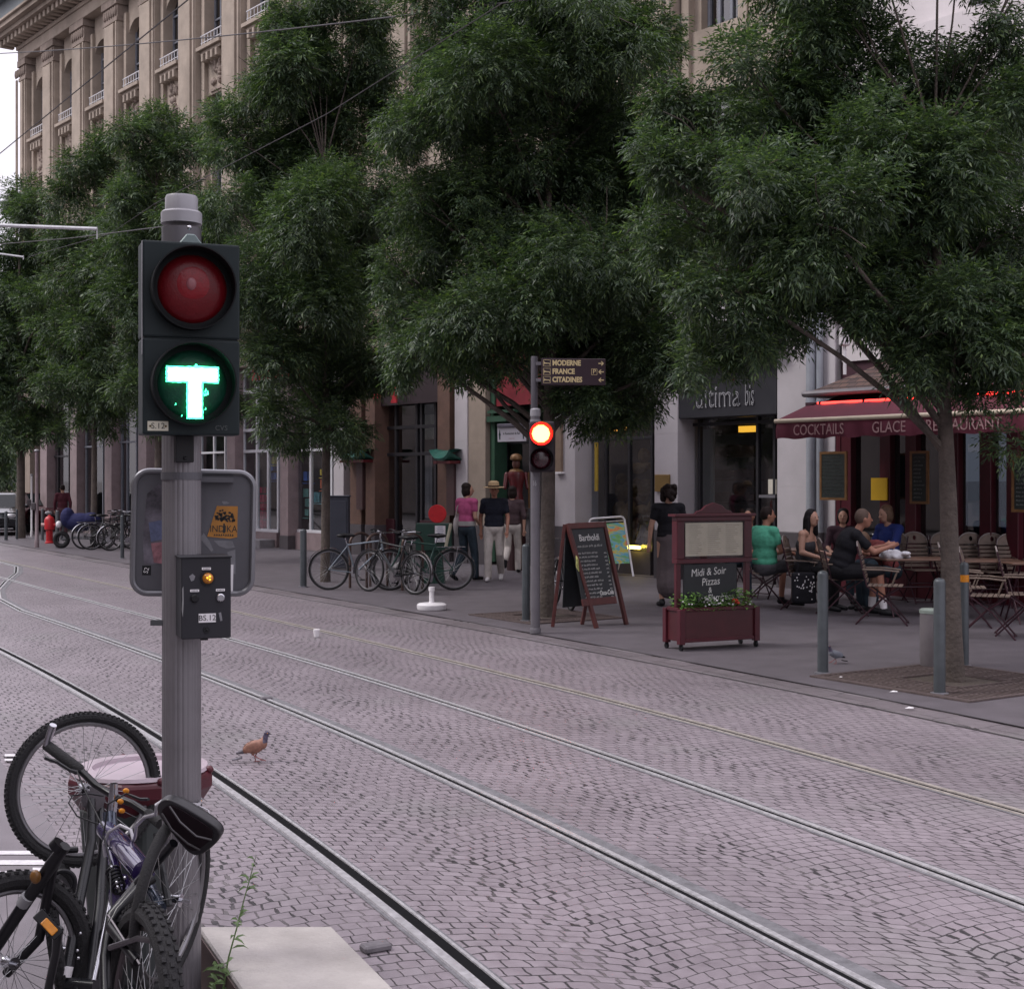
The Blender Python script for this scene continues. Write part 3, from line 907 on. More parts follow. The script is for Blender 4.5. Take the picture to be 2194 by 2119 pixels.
for z in (1.0, 1.45, 1.9, 2.35, 2.8):
    q.bb(fp(1622, s=-1.3), fp(1530, s=-1.3), -1.5, -1.2, z, z + .03)
    for i in range(11): q.box((fp(1534 + i * 8, s=-1.3), -1.35, z + .13), (.12, .2, random.uniform(.1, .24)))
q.build('shelves', mat('dark_shelves', (.07, .045, .04), .7, 0, .6, 3), sc_, **LB)
q = MB(); a, c = sorted((fp(1586, s=-.8), fp(1620, s=-.8))); q.bb(a, c, -.85, -.75, ZZ(925, 26), ZZ(912, 26)); q.build('shelf_light', emit('amber_light', (1, .5, .05), 1.0), sc_, **LB)
q = MB(); a, c = sorted((fp(1646, s=-.37), fp(1663, s=-.37))); q.bb(a, c, -.385, -.37, ZZ(1058, 25.6), ZZ(1027, 25.6)); q.build('notice', PAPER, sc_, **LB)
q = MB(); a, c = sorted((fp(1628, s=-.36), fp(1663, s=-.36))); q.bb(a, c, -.4, -.33, ZZ(1066, 25.6), ZZ(1060, 25.6)); q.bb(a, c, -.4, -.33, .1, .3); q.build('door_rail', STEEL, sc_, **LB)
# outlined letters on the sign
GLOW = mat('pale_outline_lettering', (.36, .36, .38), .4)


def facade_text(body, px, py, s, size, m, parent, sx=1.0, name='lettering'):
    t, z = fp(px, py, s)
    M = FM @ Matrix.Translation((t, s + .012, z)) @ Matrix(((-1, 0, 0, 0), (0, 0, 1, 0), (0, 1, 0, 0), (0, 0, 0, 1)))
    return text(body, size, m, parent, M, name=name, ex=.006, sx=sx)


def outline_text(body, px, py, s, size, m, dm, parent, sx):
    facade_text(body, px, py, s, size, m, parent, sx, 'lettering')
    t, z = fp(px, py, s + .012)
    M = FM @ Matrix.Translation((t, s + .019, z)) @ Matrix(((-1, 0, 0, 0), (0, 0, 1, 0), (0, 1, 0, 0), (0, 0, 0, 1)))
    text(body, size, dm, parent, M, name='letter_face', ex=.004, sx=sx, off=-.016)


outline_text('ultima', 1538, 852, .02, .58, GLOW, MATS['anthracite_fascia'], sc_, .78)
outline_text('bis', 1607, 848, .02, .56, GLOW, MATS['anthracite_fascia'], sc_, .36)
# small wall fittings of the row
q = MB(); a, c = sorted((fp(1404, s=.08), fp(1434, s=.08))); q.bb(a, c, .05, .1, ZZ(1053, 27), ZZ(1017, 27)); q.build('brass_plaque', mat('brass_plate', (.3, .2, .08), .35, .7, .1, 5), B, bevel=.004, **LB)
q = MB(); a, c = sorted((fp(1190, s=.1), fp(1203, s=.1))); q.bb(a, c, .05, .12, ZZ(1012, 29), ZZ(903, 29)); q.build('wall_sign', mat('brown_wall_sign', (.2, .14, .1), .6), B, bevel=.004, **LB)
q = MB(); a, c = sorted((fp(1190, s=.13), fp(1203, s=.13)));
for y in (902, 1013): q.bb(a - .01, c + .01, .05, .14, ZZ(y + 2, 29), ZZ(y - 2, 29))
q.build('wall_sign_rim', WHITE, B, **LB)
q = MB(); q.box((fp(1278, s=-.25), -.25, ZZ(1000, 28.6)), (.09, .03, 1.0)); q.build('yellow_pennant', mat('yellow_banner', (.3, .2, .02), .6), sb, **LB)

# ---- rendered building on the right with the restaurant
RC = mat('cream_render', (.55, .51, .52), .8, 0, .08, 1.5, dirt=.25)
D = thing('rendered_building', 'pale rendered building with barred windows behind the restaurant terrace', 'building', FO + FD * -4.2, FRZ)
MWD[D.name] = Matrix.Translation(FD * -4.2) @ FM


def dl(px, s=0.0): return fp(px, s=s) + 4.2


mb = MB(); mb.bb(-14, -.02, -9, -.3, 3.9, 14)
mb.bb(dl(1792), -.02, -.3, .0, 0, 14)
mb.bb(-14, dl(1800), -.31, -.05, 3.9, 6.1); mb.bb(-14, dl(1800), -.31, -.05, 8.0, 9.2); mb.bb(-14, dl(1800), -.31, -.05, 12.0, 14)
for t in (-5.2, -7.8, -10.4): mb.bb(t - .45, t + .45, -.31, -.055, 3.9, 14)
mb.bb(-14, -.3, -6, -5.8, 0, 3.9)
mb.build('wall', RC, D, **LB)
mb = MB(); mb.bb(dl(1792), -.06, -.25, .035, 1.0, 13.9)
for z in np.arange(2, 13, 1.6): mb.bb(dl(1792) - .003, -.057, -.25, .038, z, z + .012)
mb.build('corner_pilaster', PALE, D, bevel=.006, **LB)
for t in (-3.6, -6.5, -9.1):
    for z0, z1 in ((6.2, 7.95), (9.3, 11.9)):
        f = MB()
        for x in np.linspace(-.7, .7, 15): f.bb(t + x - .018, t + x + .018, -.2, -.16, z0, z1)
        f.bb(t - .76, t + .76, -.22, -.14, z1 - .06, z1); f.bb(t - .76, t + .76, -.22, -.14, z0, z0 + .06)
        wn = f.build('window', DFRAME, D, **LB)
        MB().bb(t - .74, t + .74, -.29, -.27, z0, z1).build('pane', mat('pale_reflecting_pane', (.4, .42, .46), .15, 0, .1, 2), wn, **LB)
f = MB(); a, c = sorted((dl(1800, -.1), dl(1845, -.1))); f.bb(a, c, -.3, -.1, 4.0, ZZ(700, 23)); wn = f.build('window', DFRAME, D, **LB)
f = MB(); f.bb(-14, dl(1795), -.4, -.1, 3.4, 3.92); f.build('restaurant_fascia', mat('plum_fascia', (.05, .015, .025), .6), D, **LB)
# restaurant glazing: maroon posts, dark glass
f = MB()
for px in (1800, 1822, 1905, 1960, 2050, 2120, 2178): f.bb(dl(px, -.1) - .1, dl(px, -.1) + .1, -.2, .02, 0, 3.4)
f.bb(-14, dl(1795), -.18, 0, 0, .7); f.bb(-14, dl(1795), -.18, 0, 2.75, 2.9)
rf = f.build('restaurant_glazing', MAROON, D, bevel=.006, **LB)
MB().bb(-14, dl(1795), -.14, -.12, .7, 3.4).build('glass', DGLASS, rf, **LB)
q = MB(); a, c = sorted((dl(1866, .05), dl(1900, .05))); q.bb(a, c, .02, .05, ZZ(1072, 22.8), ZZ(1024, 22.8)); q.build('poster', mat('yellow_poster', (.55, .33, .01), .6, 0, .06, 4), D, **LB)
q = MB(); q.bb(-14, -.8, -3.0, -2.6, 0, 1.1)
for i in range(14): q.tube([(-2.2 - i * .22, -3.4, 1.4), (-2.2 - i * .22, -3.4, 1.4 + random.uniform(.2, .32))], .04, 8)
q.build('bar_counter', mat('dark_counter', (.06, .055, .06), .4), D, **LB)
# drainpipes
for (pa, pb, s, lab) in ((1727, 1747, .2, 'thicker light grey drainpipe, left one of the pair beside the white pillar'), (1748, 1764, .12, 'thinner grey drainpipe, right one of the pair beside the white pillar')):
    t = fp((pa + pb) / 2, s=s); r = (pb - pa) / 2 * 24 / F
    p = FM @ Vector((t, s, 1.0))
    m = MB(); m.tube([p, p + Vector((0, 0, 10))], r, 12)
    for z in (2.2, 4.3, 6.6): m.tube([p + Vector((0, 0, z)), p + Vector((0, 0, z + .06))], r * 1.12, 12)
    tg = thing('drainpipe', lab, 'drainpipe', (p.x, p.y, 0), 0, 'drainpipes by the white pillar')
    m.build('pipe', mat('zinc_pipe', (.33, .35, .39), .5, .3, .12, 3, dirt=.3), tg, smooth=True)
    MB().tube([Vector((p.x, p.y, PZ)), Vector((p.x, p.y, 1.02))], r * 1.3, 12).build('cast_iron_foot', DARK, tg, smooth=True)
# low green backdrop and block closing the street at the far left
FB = thing('distant_building', 'distant beige building at the far end of the street', 'building', (-34, 78, 0), 0)
m = MB(); m.bb(-46, -22, 78, 90, 0, 9); m.build('wall', mat('distant_render', (.33, .29, .24), .9, 0, .2, .5), FB)
for x in np.arange(-45, -23, 2.6):
    for z in (1.2, 4.3, 7):
        w_ = MB(); w_.bb(x, x + 1.2, 77.9, 78.05, z, z + 1.6); w_.build('window', DGLASS, FB)
m = MB(); m.add([(-46.5, 77.5, 9), (-21.5, 77.5, 9), (-21.5, 90, 9), (-46.5, 90, 9), (-40, 84, 11), (-28, 84, 11)], [(0, 1, 5, 4), (1, 2, 5), (2, 3, 4, 5), (3, 0, 4), (0, 3, 2, 1)]); m.build('roof', ROOFM, FB)

# buildings across the street, seen as reflections in the shop windows
OB = thing('opposite_building', 'plain rendered building across the street, seen only as reflections in the shop windows', 'building', FO + FN * 27, FRZ)
m = MB(); m.bb(-30, 80, 27, 34, 0, 13.5); m.build('wall', mat('opposite_render', (.24, .21, .2), .9, 0, .25, .4), B, local=True).parent = None
o = bpy.data.objects['wall.003'] if False else [x for x in C.objects if x.name.startswith('wall') and x.parent is None][0]
o.parent = OB; o.data.transform(Matrix.Translation((0, -27, 0)))
for i in range(26):
    for z in (.6, 4.4, 7.4, 10.4):
        w_ = MB(); w_.bb(-28 + i * 4.1, -26.3 + i * 4.1, -.04, .2, z, z + 2.1); w_.build('window', DGLASS if z > 1 else DARK, OB, local=True)
# ---------------------------------------------------------------- street trees (narrow-leaved ash)
def leaf_mat():
    m, t, N, L, b = nt('ash_leaf')
    ge = N.new('ShaderNodeNewGeometry')
    ra = N.new('ShaderNodeValToRGB')
    ra.color_ramp.elements[0].color = (.028, .049, .03, 1); ra.color_ramp.elements[1].color = (.12, .175, .058, 1)
    e = ra.color_ramp.elements.new(.55); e.color = (.05, .083, .044, 1)
    e = ra.color_ramp.elements.new(.86); e.color = (.086, .128, .06, 1)
    L.new(ge.outputs['Random Per Island'], ra.inputs[0])
    tc = N.new('ShaderNodeTexCoord'); n = N.new('ShaderNodeTexNoise'); n.inputs['Scale'].default_value = 1.1; n.inputs['Detail'].default_value = 3
    L.new(tc.outputs['Object'], n.inputs['Vector'])
    mr = N.new('ShaderNodeMapRange'); mr.inputs[1].default_value = .3; mr.inputs[2].default_value = .7; mr.inputs[3].default_value = .72; mr.inputs[4].default_value = 1.3
    L.new(n.outputs['Fac'], mr.inputs[0])
    sc = N.new('ShaderNodeVectorMath'); sc.operation = 'SCALE'; L.new(ra.outputs[0], sc.inputs[0]); L.new(mr.outputs[0], sc.inputs['Scale'])
    L.new(sc.outputs[0], b.inputs['Base Color']); b.inputs['Roughness'].default_value = .45; b.inputs['Specular IOR Level'].default_value = .42
    tr = N.new('ShaderNodeBsdfTranslucent'); s2 = N.new('ShaderNodeVectorMath'); s2.operation = 'MULTIPLY'; s2.inputs[1].default_value = (1.5, 1.7, .7)
    L.new(sc.outputs[0], s2.inputs[0]); L.new(s2.outputs[0], tr.inputs[0])
    mx = N.new('ShaderNodeMixShader'); mx.inputs[0].default_value = .3
    L.new(b.outputs[0], mx.inputs[1]); L.new(tr.outputs[0], mx.inputs[2]); L.new(mx.outputs[0], N['Material Output'].inputs['Surface'])
    return m


LEAF = leaf_mat()
BARK = mat('ash_bark', (.085, .068, .058), .9, 0, .35, 7, bump=.9, bs=26, dirt=.4)


def unit(a): return a / np.maximum(np.linalg.norm(a, axis=1, keepdims=True), 1e-6)


def leaves(blobs, per, leaf_len, nleaf, rachis, wid):
    """pinnate sprays spread over lumpy blobs; blobs: (cx,cy,cz,rx,ry,rz)"""
    Ps, Ds = [], []
    for (cx, cy, cz, rx, ry, rz) in blobs:
        n = max(12, int(per * (rx * rz + rx * ry + ry * rz) / 3 * 4))
        # a few sub-tufts on each blob
        k = max(5, int(10 * rx))
        sub = unit(rng.normal(size=(k, 3))); sub[:, 2] = sub[:, 2] * .9 + .05
        rad = rng.uniform(.35, .95, size=(k, 1))
        sub = sub * rad
        pick = rng.integers(0, k, n)
        d = unit(rng.normal(size=(n, 3)))
        q = sub[pick] + d * (rng.random((n, 1)) ** .45) * .42
        Ps.append(np.array([cx, cy, cz]) + q * np.array([rx, ry, rz]))
        o = unit(q * .8 + d * .9 + rng.normal(size=(n, 3)) * .35)
        o[:, 2] -= rng.uniform(-.1, .55, n)
        Ds.append(unit(o))
    p = np.concatenate(Ps); d = unit(np.concatenate(Ds)); n = len(p)
    side = unit(np.cross(d, np.tile([0, 0, 1.], (n, 1)) + rng.normal(size=(n, 3)) * .3))
    upv = np.cross(side, d)
    V = []
    for j in range(nleaf):
        f = (j // 2 + .6) / (nleaf / 2 + .2)
        sg = (1 if j % 2 else -1)
        if j == nleaf - 1: ld = d * 1.0; f = 1.0
        else: ld = d * .62 + side * sg * .75
        ld = unit(ld + rng.normal(size=(n, 3)) * .22 - np.array([0, 0, .18]))
        base = p + d * (rachis * f) * rng.uniform(.9, 1.1, (n, 1))
        base[:, 2] -= .12 * rachis * f * f
        ll = leaf_len * rng.uniform(.7, 1.2, (n, 1))
        wv = unit(np.cross(ld, upv + rng.normal(size=(n, 3)) * .45)) * (wid * .5) * rng.uniform(.8, 1.25, (n, 1))
        mid = base + ld * ll * .45
        tip = base + ld * ll; tip[:, 2] -= ll[:, 0] * .12
        V.append(np.stack([base, mid + wv, tip, mid - wv], axis=1))
    return np.concatenate(V).reshape(-1, 3)


def leaf_obj(name, V, parent):
    V = V - np.array(parent.location)
    nq = len(V) // 4
    me = bpy.data.meshes.new(name)
    me.vertices.add(len(V)); me.vertices.foreach_set('co', V.astype(np.float32).ravel())
    me.loops.add(nq * 4); me.loops.foreach_set('vertex_index', np.arange(nq * 4, dtype=np.int32))
    me.polygons.add(nq); me.polygons.foreach_set('loop_start', np.arange(0, nq * 4, 4, dtype=np.int32))
    me.polygons.foreach_set('loop_total', np.full(nq, 4, dtype=np.int32))
    me.materials.append(LEAF); me.update()
    o = bpy.data.objects.new(name, me); C.objects.link(o); o.parent = parent
    return o


def tree(base, r0, d, blobs, label, per, ll, nleaf, rach, wid, lean=0.0, fork=2.6, top=9.5, shade=()):
    """blobs: (px, py, radius px[, depth offset m[, squash]])"""
    T = thing('ash_tree', label, 'tree', base, 0, 'street trees along the pavement')
    bl = []
    for b in blobs:
        px, py, r = b[:3]
        dd = d + (b[3] if len(b) > 3 else random.uniform(-1, 1) * min(1.5, r / F * d * 1.6))
        c = P(px, py, dd); rr = r / F * dd
        bl.append((c.x, c.y, c.z, rr * 1.05, rr * 1.15, rr * (b[4] if len(b) > 4 else 1.0)))
    # the crown goes on behind and above what the photo frames
    for (zx, zz, off_, rr) in shade: bl.append((base[0] + zx, base[1] + off_, zz, rr, rr, rr * .85))
    m = MB()
    bz = Vector(base)
    trunk = []
    for i in range(15):
        f = i / 14; z = top * f
        trunk.append((bz + Vector((lean * f + .05 * math.sin(f * 7) * f, .06 * math.sin(f * 5 + 1) * f, z)), r0 * (1.12 if i == 0 else 1.0) * (1 - .97 * f ** 1.3) + .003))
    m.tube([p for p, _ in trunk], [r for _, r in trunk], 14)
    m.build('trunk', BARK, T, smooth=True)
    lim = MB()
    for (cx, cy, cz, rx, ry, rz) in bl:
        if rx < .3 and cz < fork + 1.2: continue      # small hanging tufts carry no limb of their own
        c = Vector((cx, cy, cz))
        dist = math.hypot(cx - bz.x, cy - bz.y)
        z0 = min(max(fork * random.uniform(.75, 1.15), cz - dist * random.uniform(.7, 1.3) - .2), top * .85)
        f = z0 / top
        i = min(13, int(f * 14)); a = trunk[i][0].lerp(trunk[i + 1][0], f * 14 - i)
        r1 = max(.014, min(trunk[i][1] * .5, .05))
        mid = a.lerp(c, .5) + Vector((random.uniform(-.12, .12), random.uniform(-.12, .12), .12 * dist * random.uniform(.1, .6)))
        q1 = a.lerp(mid, .5) + Vector((0, 0, .05)); q2 = mid.lerp(c, .5) + Vector((0, 0, .04))
        lim.tube([a, q1, mid, q2, c], [r1, r1 * .85, r1 * .65, r1 * .5, r1 * .3], 6)
        for k in range(5):
            dv = Vector((random.uniform(-1, 1), random.uniform(-1, 1), random.uniform(-.5, 1))).normalized()
            e = c + Vector((dv.x * rx, dv.y * ry, dv.z * rz)) * .85
            lim.tube([q2.lerp(c, random.random()), c.lerp(e, .5) + Vector((0, 0, .05)), e], [r1 * .32, .008, .004], 4)
    lim.build('limbs', BARK, T, smooth=True)
    leaf_obj('crown', leaves(bl, per, ll, nleaf, rach, wid), T)
    return T


T1b = [(1500, 300, 115), (1480, 480, 100), (1450, 215, 70), (1600, 400, 140), (1560, 620, 100), (1500, 715, 50), (1430, 380, 60), (1620, 190, 120), (1700, 70, 120), (1800, -40, 150), (1760, 250, 170),
       (1880, 160, 140), (1750, 480, 165), (1700, 640, 90), (1900, 420, 180), (2060, 330, 160), (2170, 240, 120), (2180, 70, 60), (2100, 520, 170), (1920, 640, 120), (2050, 720, 130), (2190, 680, 130), (2035, 755, 50),
       (2175, 840, 42), (1850, 590, 110, .9), (1640, 520, 120, .8), (1960, 560, 150, 1.2), (2170, 960, 35), (1990, 690, 60), (2070, 645, 90), (2105, 735, 65), (2190, 760, 60), (2050, 150, 60), (2150, 30, 45), (2070, 800, 42), (1985, 745, 45), (2125, 805, 40), (2100, 858, 28), (2020, 820, 26), (1545, 765, 50), (1610, 745, 45), (1478, 790, 34), (1400, 330, 40), (1640, 720, 45), (1590, 690, 60), (2010, 250, 130, .8), (1700, 330, 130, 1.2), (1740, -60, 110)]
T2b = [(880, 760, 60), (870, 600, 75), (880, 430, 75), (920, 260, 105), (960, 80, 120), (1100, -30, 150), (1250, 20, 150), (1050, 200, 150), (1200, 200, 150), (1330, 120, 110), (1380, 300, 110), (1300, 350, 150),
       (1120, 400, 165), (980, 500, 130), (960, 690, 110), (1100, 640, 165), (1300, 540, 165), (1420, 470, 100), (1460, 600, 85), (1250, 750, 105), (1120, 750, 80), (1010, 790, 50), (1290, 880, 55), (1400, 750, 90),
       (1480, 690, 65), (1370, 850, 50), (900, 720, 70), (1180, 520, 150, 1.5), (1060, 480, 140, 1.2), (1350, 650, 120, 1.3), (1200, 660, 120, 1.4), (1150, 90, 150, 1.2), (1420, 130, 60), (1260, 830, 60), (1030, 340, 130, 1.3), (1250, 300, 140, 1.4), (1340, 800, 80, 1), (1440, 800, 50), (1330, 900, 34), (1220, 850, 45)]
T3b = [(600, 55, 55), (640, 10, 40), (560, 170, 75), (650, 150, 100), (760, 130, 90), (500, 300, 60), (590, 300, 110), (720, 300, 120), (830, 240, 80), (490, 430, 50), (560, 460, 95), (700, 480, 130), (820, 440, 100),
       (560, 610, 95), (680, 650, 120), (800, 640, 100), (600, 770, 90), (720, 770, 105), (820, 780, 60), (590, 880, 55), (690, 860, 70), (640, 930, 38), (745, 930, 40), (640, 380, 110, 1.2), (760, 560, 110, 1.2), (630, 560, 110, 1.2), (545, 700, 70), (700, 20, 60), (780, 40, 70), (710, 920, 50), (660, 220, 100, 1.2)]
T4b = [(345, 285, 55), (280, 300, 45), (405, 335, 55), (330, 400, 80), (440, 460, 80), (300, 520, 75), (420, 610, 90), (310, 640, 80), (450, 740, 75), (330, 760, 75), (400, 840, 65), (300, 840, 55), (340, 890, 40), (380, 500, 90, 1.2), (370, 690, 90, 1.2), (470, 860, 45), (260, 420, 45), (300, 350, 40)]
T5b = [(180, 385, 55), (130, 420, 35), (235, 350, 55), (150, 500, 60), (230, 480, 80), (165, 600, 65), (240, 600, 75), (150, 710, 60), (230, 720, 75), (145, 820, 50), (210, 820, 60), (245, 870, 38), (175, 870, 35), (190, 560, 80, 1.2), (190, 760, 70, 1.2), (230, 910, 25)]
T6b = [(45, 430, 45), (85, 450, 45), (25, 510, 55), (95, 550, 55), (40, 630, 55), (100, 670, 55), (25, 750, 55), (85, 790, 55), (35, 860, 50), (95, 880, 45), (10, 930, 35), (60, 925, 35), (125, 930, 25), (60, 600, 70, 1), (60, 740, 70, 1), (55, 690, 60, 1.2), (-20, 640, 60), (-30, 800, 60)]
b1 = Q(2043, 13.07); b2 = Q(1170, 19.26); b3 = Q(697, 25.9); b4 = Q(337, 32); b5 = Q(201, 39); b6 = Q(44, 45.6)
tree(b1, .094, 13.0, T1b, 'large ash tree in an iron grate beside the restaurant awning, nearest the camera', 700, .072, 9, .18, .017, lean=-.2, fork=2.75, top=5.8, shade=[(-.9, 7.4, 0, 1.0), (.3, 7.6, .6, .9), (-.4, 8.3, 0, .8), (-1.4, 4.4, 1.9, .95), (.2, 4.2, 2.1, 1.0), (.9, 3.9, 1.2, .8), (-1.0, 5.6, 1.7, .9), (.5, 5.6, 1.7, .9)])
tree(b2, .104, 19.3, T2b, 'big round-crowned ash tree behind the red lit signal post', 560, .082, 9, .2, .02, lean=.1, fork=2.9, top=8.2, shade=[(-.9, 9.3, 0, 1.0), (.3, 9.2, .6, .9), (-.4, 9.9, 0, .8), (-1.4, 4.4, 1.9, .95), (.2, 4.2, 2.1, 1.0), (.9, 3.9, 1.2, .8), (-1.0, 5.6, 1.7, .9), (.5, 5.6, 1.7, .9)])
tree(b3, .085, 25.9, T3b, 'tall ash tree beside the grey cabinet and parked bicycles', 400, .112, 9, .25, .022, fork=3, top=9)
tree(b4, .085, 32.0, T4b, 'ash tree partly hidden behind the tram signal with the lit T', 280, .128, 9, .28, .026, fork=3, top=10)
tree(b5, .085, 39.0, T5b, 'distant ash tree above the parked bicycles at the far left', 200, .15, 9, .32, .032, fork=3.2, top=10.5)
tree(b6, .14, 45.6, T6b, 'farthest ash tree, at the left edge beside the black car', 160, .175, 9, .36, .036, fork=3.2, top=11)
# bushy park trees that close the street end
for (px, d, h, lab) in ((-40, 66, 7, 'far green park tree closing the end of the street, left one'), (6, 70, 6, 'far green park tree closing the end of the street, right one')):
    bb_ = Q(px, d, 0)
    tree(bb_, .2, d, [(px + random.uniform(-50, 50), 1030 - random.uniform(20, 200), 45) for _ in range(12)], lab, 25, .3, 7, .5, .09, fork=2, top=h)
# soil squares and iron grates round the two near trees
SOIL = mat('tree_pit_soil', (.07, .055, .045), .95, 0, .4, 15, bump=1, bs=40)
IRON = mat('rusty_iron_grate', (.1, .075, .072), .7, .3, .3, 20, bump=.3, bs=90)
for (bs, ang, lab, hx) in ((b1, R(33), 'cast iron tree grate round the tree by the restaurant terrace', .9), (b2, R(33), 'cast iron tree grate behind the red lit signal post', .75)):
    T = thing('tree_grate', lab, 'tree grate', (bs.x, bs.y, PZ), ang, 'tree grates')
    m = MB()
    for x in np.linspace(-hx, hx, 27):
        if abs(x) < .34:
            m.bb(x - .014, x + .014, -hx, -.36, .004, .012); m.bb(x - .014, x + .014, .36, hx, .004, .012)
        else: m.bb(x - .014, x + .014, -hx, hx, .004, .012)
    for y in np.linspace(-hx, hx, 9):
        if abs(y) < .34:
            m.bb(-hx, -.36, y - .012, y + .012, .003, .011); m.bb(.36, hx, y - .012, y + .012, .003, .011)
        else: m.bb(-hx, hx, y - .012, y + .012, .003, .011)
    m.build('grate', IRON, T, local=True)
    m = MB(); m.bb(-hx, hx, -hx, hx, .001, .0025); m.build('soil', SOIL, T, local=True)
    m = MB()
    for s_ in (-1, 1):
        m.bb(-hx - .03, hx + .03, s_ * hx - .03, s_ * hx + .03, 0.0015, .016); m.bb(s_ * hx - .03, s_ * hx + .03, -hx + .031, hx - .031, .0015, .016)
        m.bb(-.37, .37, s_ * .37 - .015, s_ * .37 + .015, .002, .02); m.bb(s_ * .37 - .015, s_ * .37 + .015, -.354, .354, .002, .02)
    m.build('rim', IRON, T, local=True)
# ---------------------------------------------------------------- tram signal post in front
YAW = R(21)
HN = Vector((math.sin(YAW), -math.cos(YAW), 0))
pc = Q(389, 4.27, 0)
S = thing('tram_signal', 'grey fluted tram signal post showing a lit green letter T below an unlit red lens', 'tram signal', pc)
POLEM = mat('anodised_fluted_pole', (.19, .18, .192), .45, .5, .12, 6, dirt=.35)
m = MB(); m.lathe([(.0585, 0), (.0585, 2.56)], 72, Matrix.Translation(pc), flute=.022, fl=3); m.build('pole', POLEM, S)
m = MB(); z0 = ZZ(490, 4.27); m.lathe([(.0592, z0 - .12), (.0592, z0 - .0)], 40, Matrix.Translation(pc)); m.build('pole_sleeve', mat('dull_sleeve', (.1, .095, .105), .5, .5), S, smooth=True)
CAPM = mat('light_grey_cap', (.27, .265, .285), .42, .1, .06, 8)
m = MB(); m.lathe([(.0615, ZZ(481, 4.27)), (.0615, ZZ(458, 4.27)), (.056, ZZ(454, 4.27)), (.049, ZZ(453, 4.27)), (.049, ZZ(426, 4.27)), (.046, ZZ(421, 4.27))], 48, Matrix.Translation(pc)); m.build('pole_cap', CAPM, S, smooth=True)
HM = frame(HN, (0, 0, 1), P(411, 726, 4.12))
HOUS = mat('dark_green_grey_housing', (.012, .019, .021), .55, 0, .15, 6, spec=.22)
m = MB()
for yc in (.1425, -.1425): m.bb(-.141, .141, yc - .1405, yc + .1405, -.12, 0, HM)
m.bb(-.135, .135, -.28, .28, -.118, -.006, HM)
head = m.build('signal_head', HOUS, S, bevel=.006, seg=2)
m = MB(); m.prism([(-.034, 0), (.034, 0), (.012, .028), (-.012, .028)], -.05, .03, HM @ Matrix.Translation((.0, .2835, -.05))); m.build('head_bracket', mat('green_grey_bracket', (.13, .17, .17), .45, .2), head, bevel=.003)
m = MB(); m.ell((0, 0, 0), .0075, 10, 8, HM @ Matrix.Translation((-.0, .335, -.05))); m.build('bolt', CHROME, S, smooth=True)
EDGE = mat('worn_grey_edge', (.2, .2, .21), .5, .2)
m = MB(); m.bb(-.1435, -.1412, -.05, .28, -.006, .001, HM); m.build('worn_edge', EDGE, head)  # paler strip along the left front edge of the head
VIS = mat('black_visor', (.006, .007, .008), .6, 0, .2, 8, spec=.2)
REDL = mat('unlit_red_lens', (.095, .003, .006), .3, 0, .12, 60, bump=.06, bs=160, spec=.25)
DARKL = mat('black_lens', (.008, .05, .03), .4, 0, .2, 60, bump=.1, bs=160, spec=.2)  # green in the base colour stands for the lit letter's glow


def visor(c, r, ln, parent, Mx, mm=VIS):
    prof = [(r, -.01), (r, ln), (r - .004, ln), (r - .004, -.01)]
    v = MB(); v.lathe(prof, 48)
    vs = []
    for (x, y, z) in v.v:
        if z > 0: z *= .5 + .5 * min(1, (y + r) / (1.5 * r))
        vs.append((x + c[0], y + c[1], z))
    q = MB(); q.add(vs, v.f[:-2], Mx)
    return q.build('visor', mm, parent, smooth=True)


for (yc, lm) in ((.1445, REDL), (-.135, DARKL)):
    vz = visor((.0, yc), .121, .075, head, HM)
    m = MB(); m.ell((0, 0, 0), (.103, .103, .03), 40, 12, HM @ Matrix.Translation((0.0, yc, 0.004))); m.build('red_lens' if lm is REDL else 'lamp_lens', lm, head, smooth=True)
    if lm is REDL:
        m = MB(); m.ell((0, 0, 0), (.075, .075, .0285), 36, 10, HM @ Matrix.Translation((0, yc + .008, .0085))); m.build('lens_core', mat('bright_red_lens_core', (.16, .004, .009), .3, 0, .15, 45, bump=.08, bs=120, spec=.3), head, smooth=True)  # brighter middle of the unlit lens, a highlight put into the colour
        m = MB(); m.ell((0, 0, 0), (.016, .02, .006), 14, 8, HM @ Matrix.Translation((-.006, yc + .012, .034))); m.build('lens_bulb_mark', mat('dusty_rose_lens', (.2, .06, .07), .4), head, smooth=True)  # small greyish rose spot, a painted highlight
    m = MB(); m.lathe([(.118, .0012), (.1185, .006), (.1, .01)], 48, HM @ Matrix.Translation((0, yc, 0))); m.build('lens_rim', VIS, head, smooth=True)
# the lit letter, with the ragged edge of a worn mask
TL = emit('lit_green_letter', (.06, 1, .45), 4.0); TLC = emit('lit_letter_core', (.6, 1, .84), 1.5)
def ragged(x0, x1, y0, y1, amp=.0013, n=16):
    p = []
    for i in range(n): p.append((x0 + (x1 - x0) * i / n, y0 + random.uniform(-amp, amp)))
    for i in range(n): p.append((x1 + random.uniform(-amp, amp), y0 + (y1 - y0) * i / n))
    for i in range(n): p.append((x1 - (x1 - x0) * i / n, y1 + random.uniform(-amp, amp)))
    for i in range(n): p.append((x0 + random.uniform(-amp, amp), y1 - (y1 - y0) * i / n))
    return p
Mt = HM @ Matrix.Translation((-.004, -.135, 0))
m = MB(); m.prism(ragged(-.075, .077, .003, .051), .035, .038, Mt); m.prism(ragged(-.016, .031, -.102, .004), .0352, .0378, Mt)
m.prism(ragged(.008, .014, .05, .057, .001, 4), .035, .038, Mt)
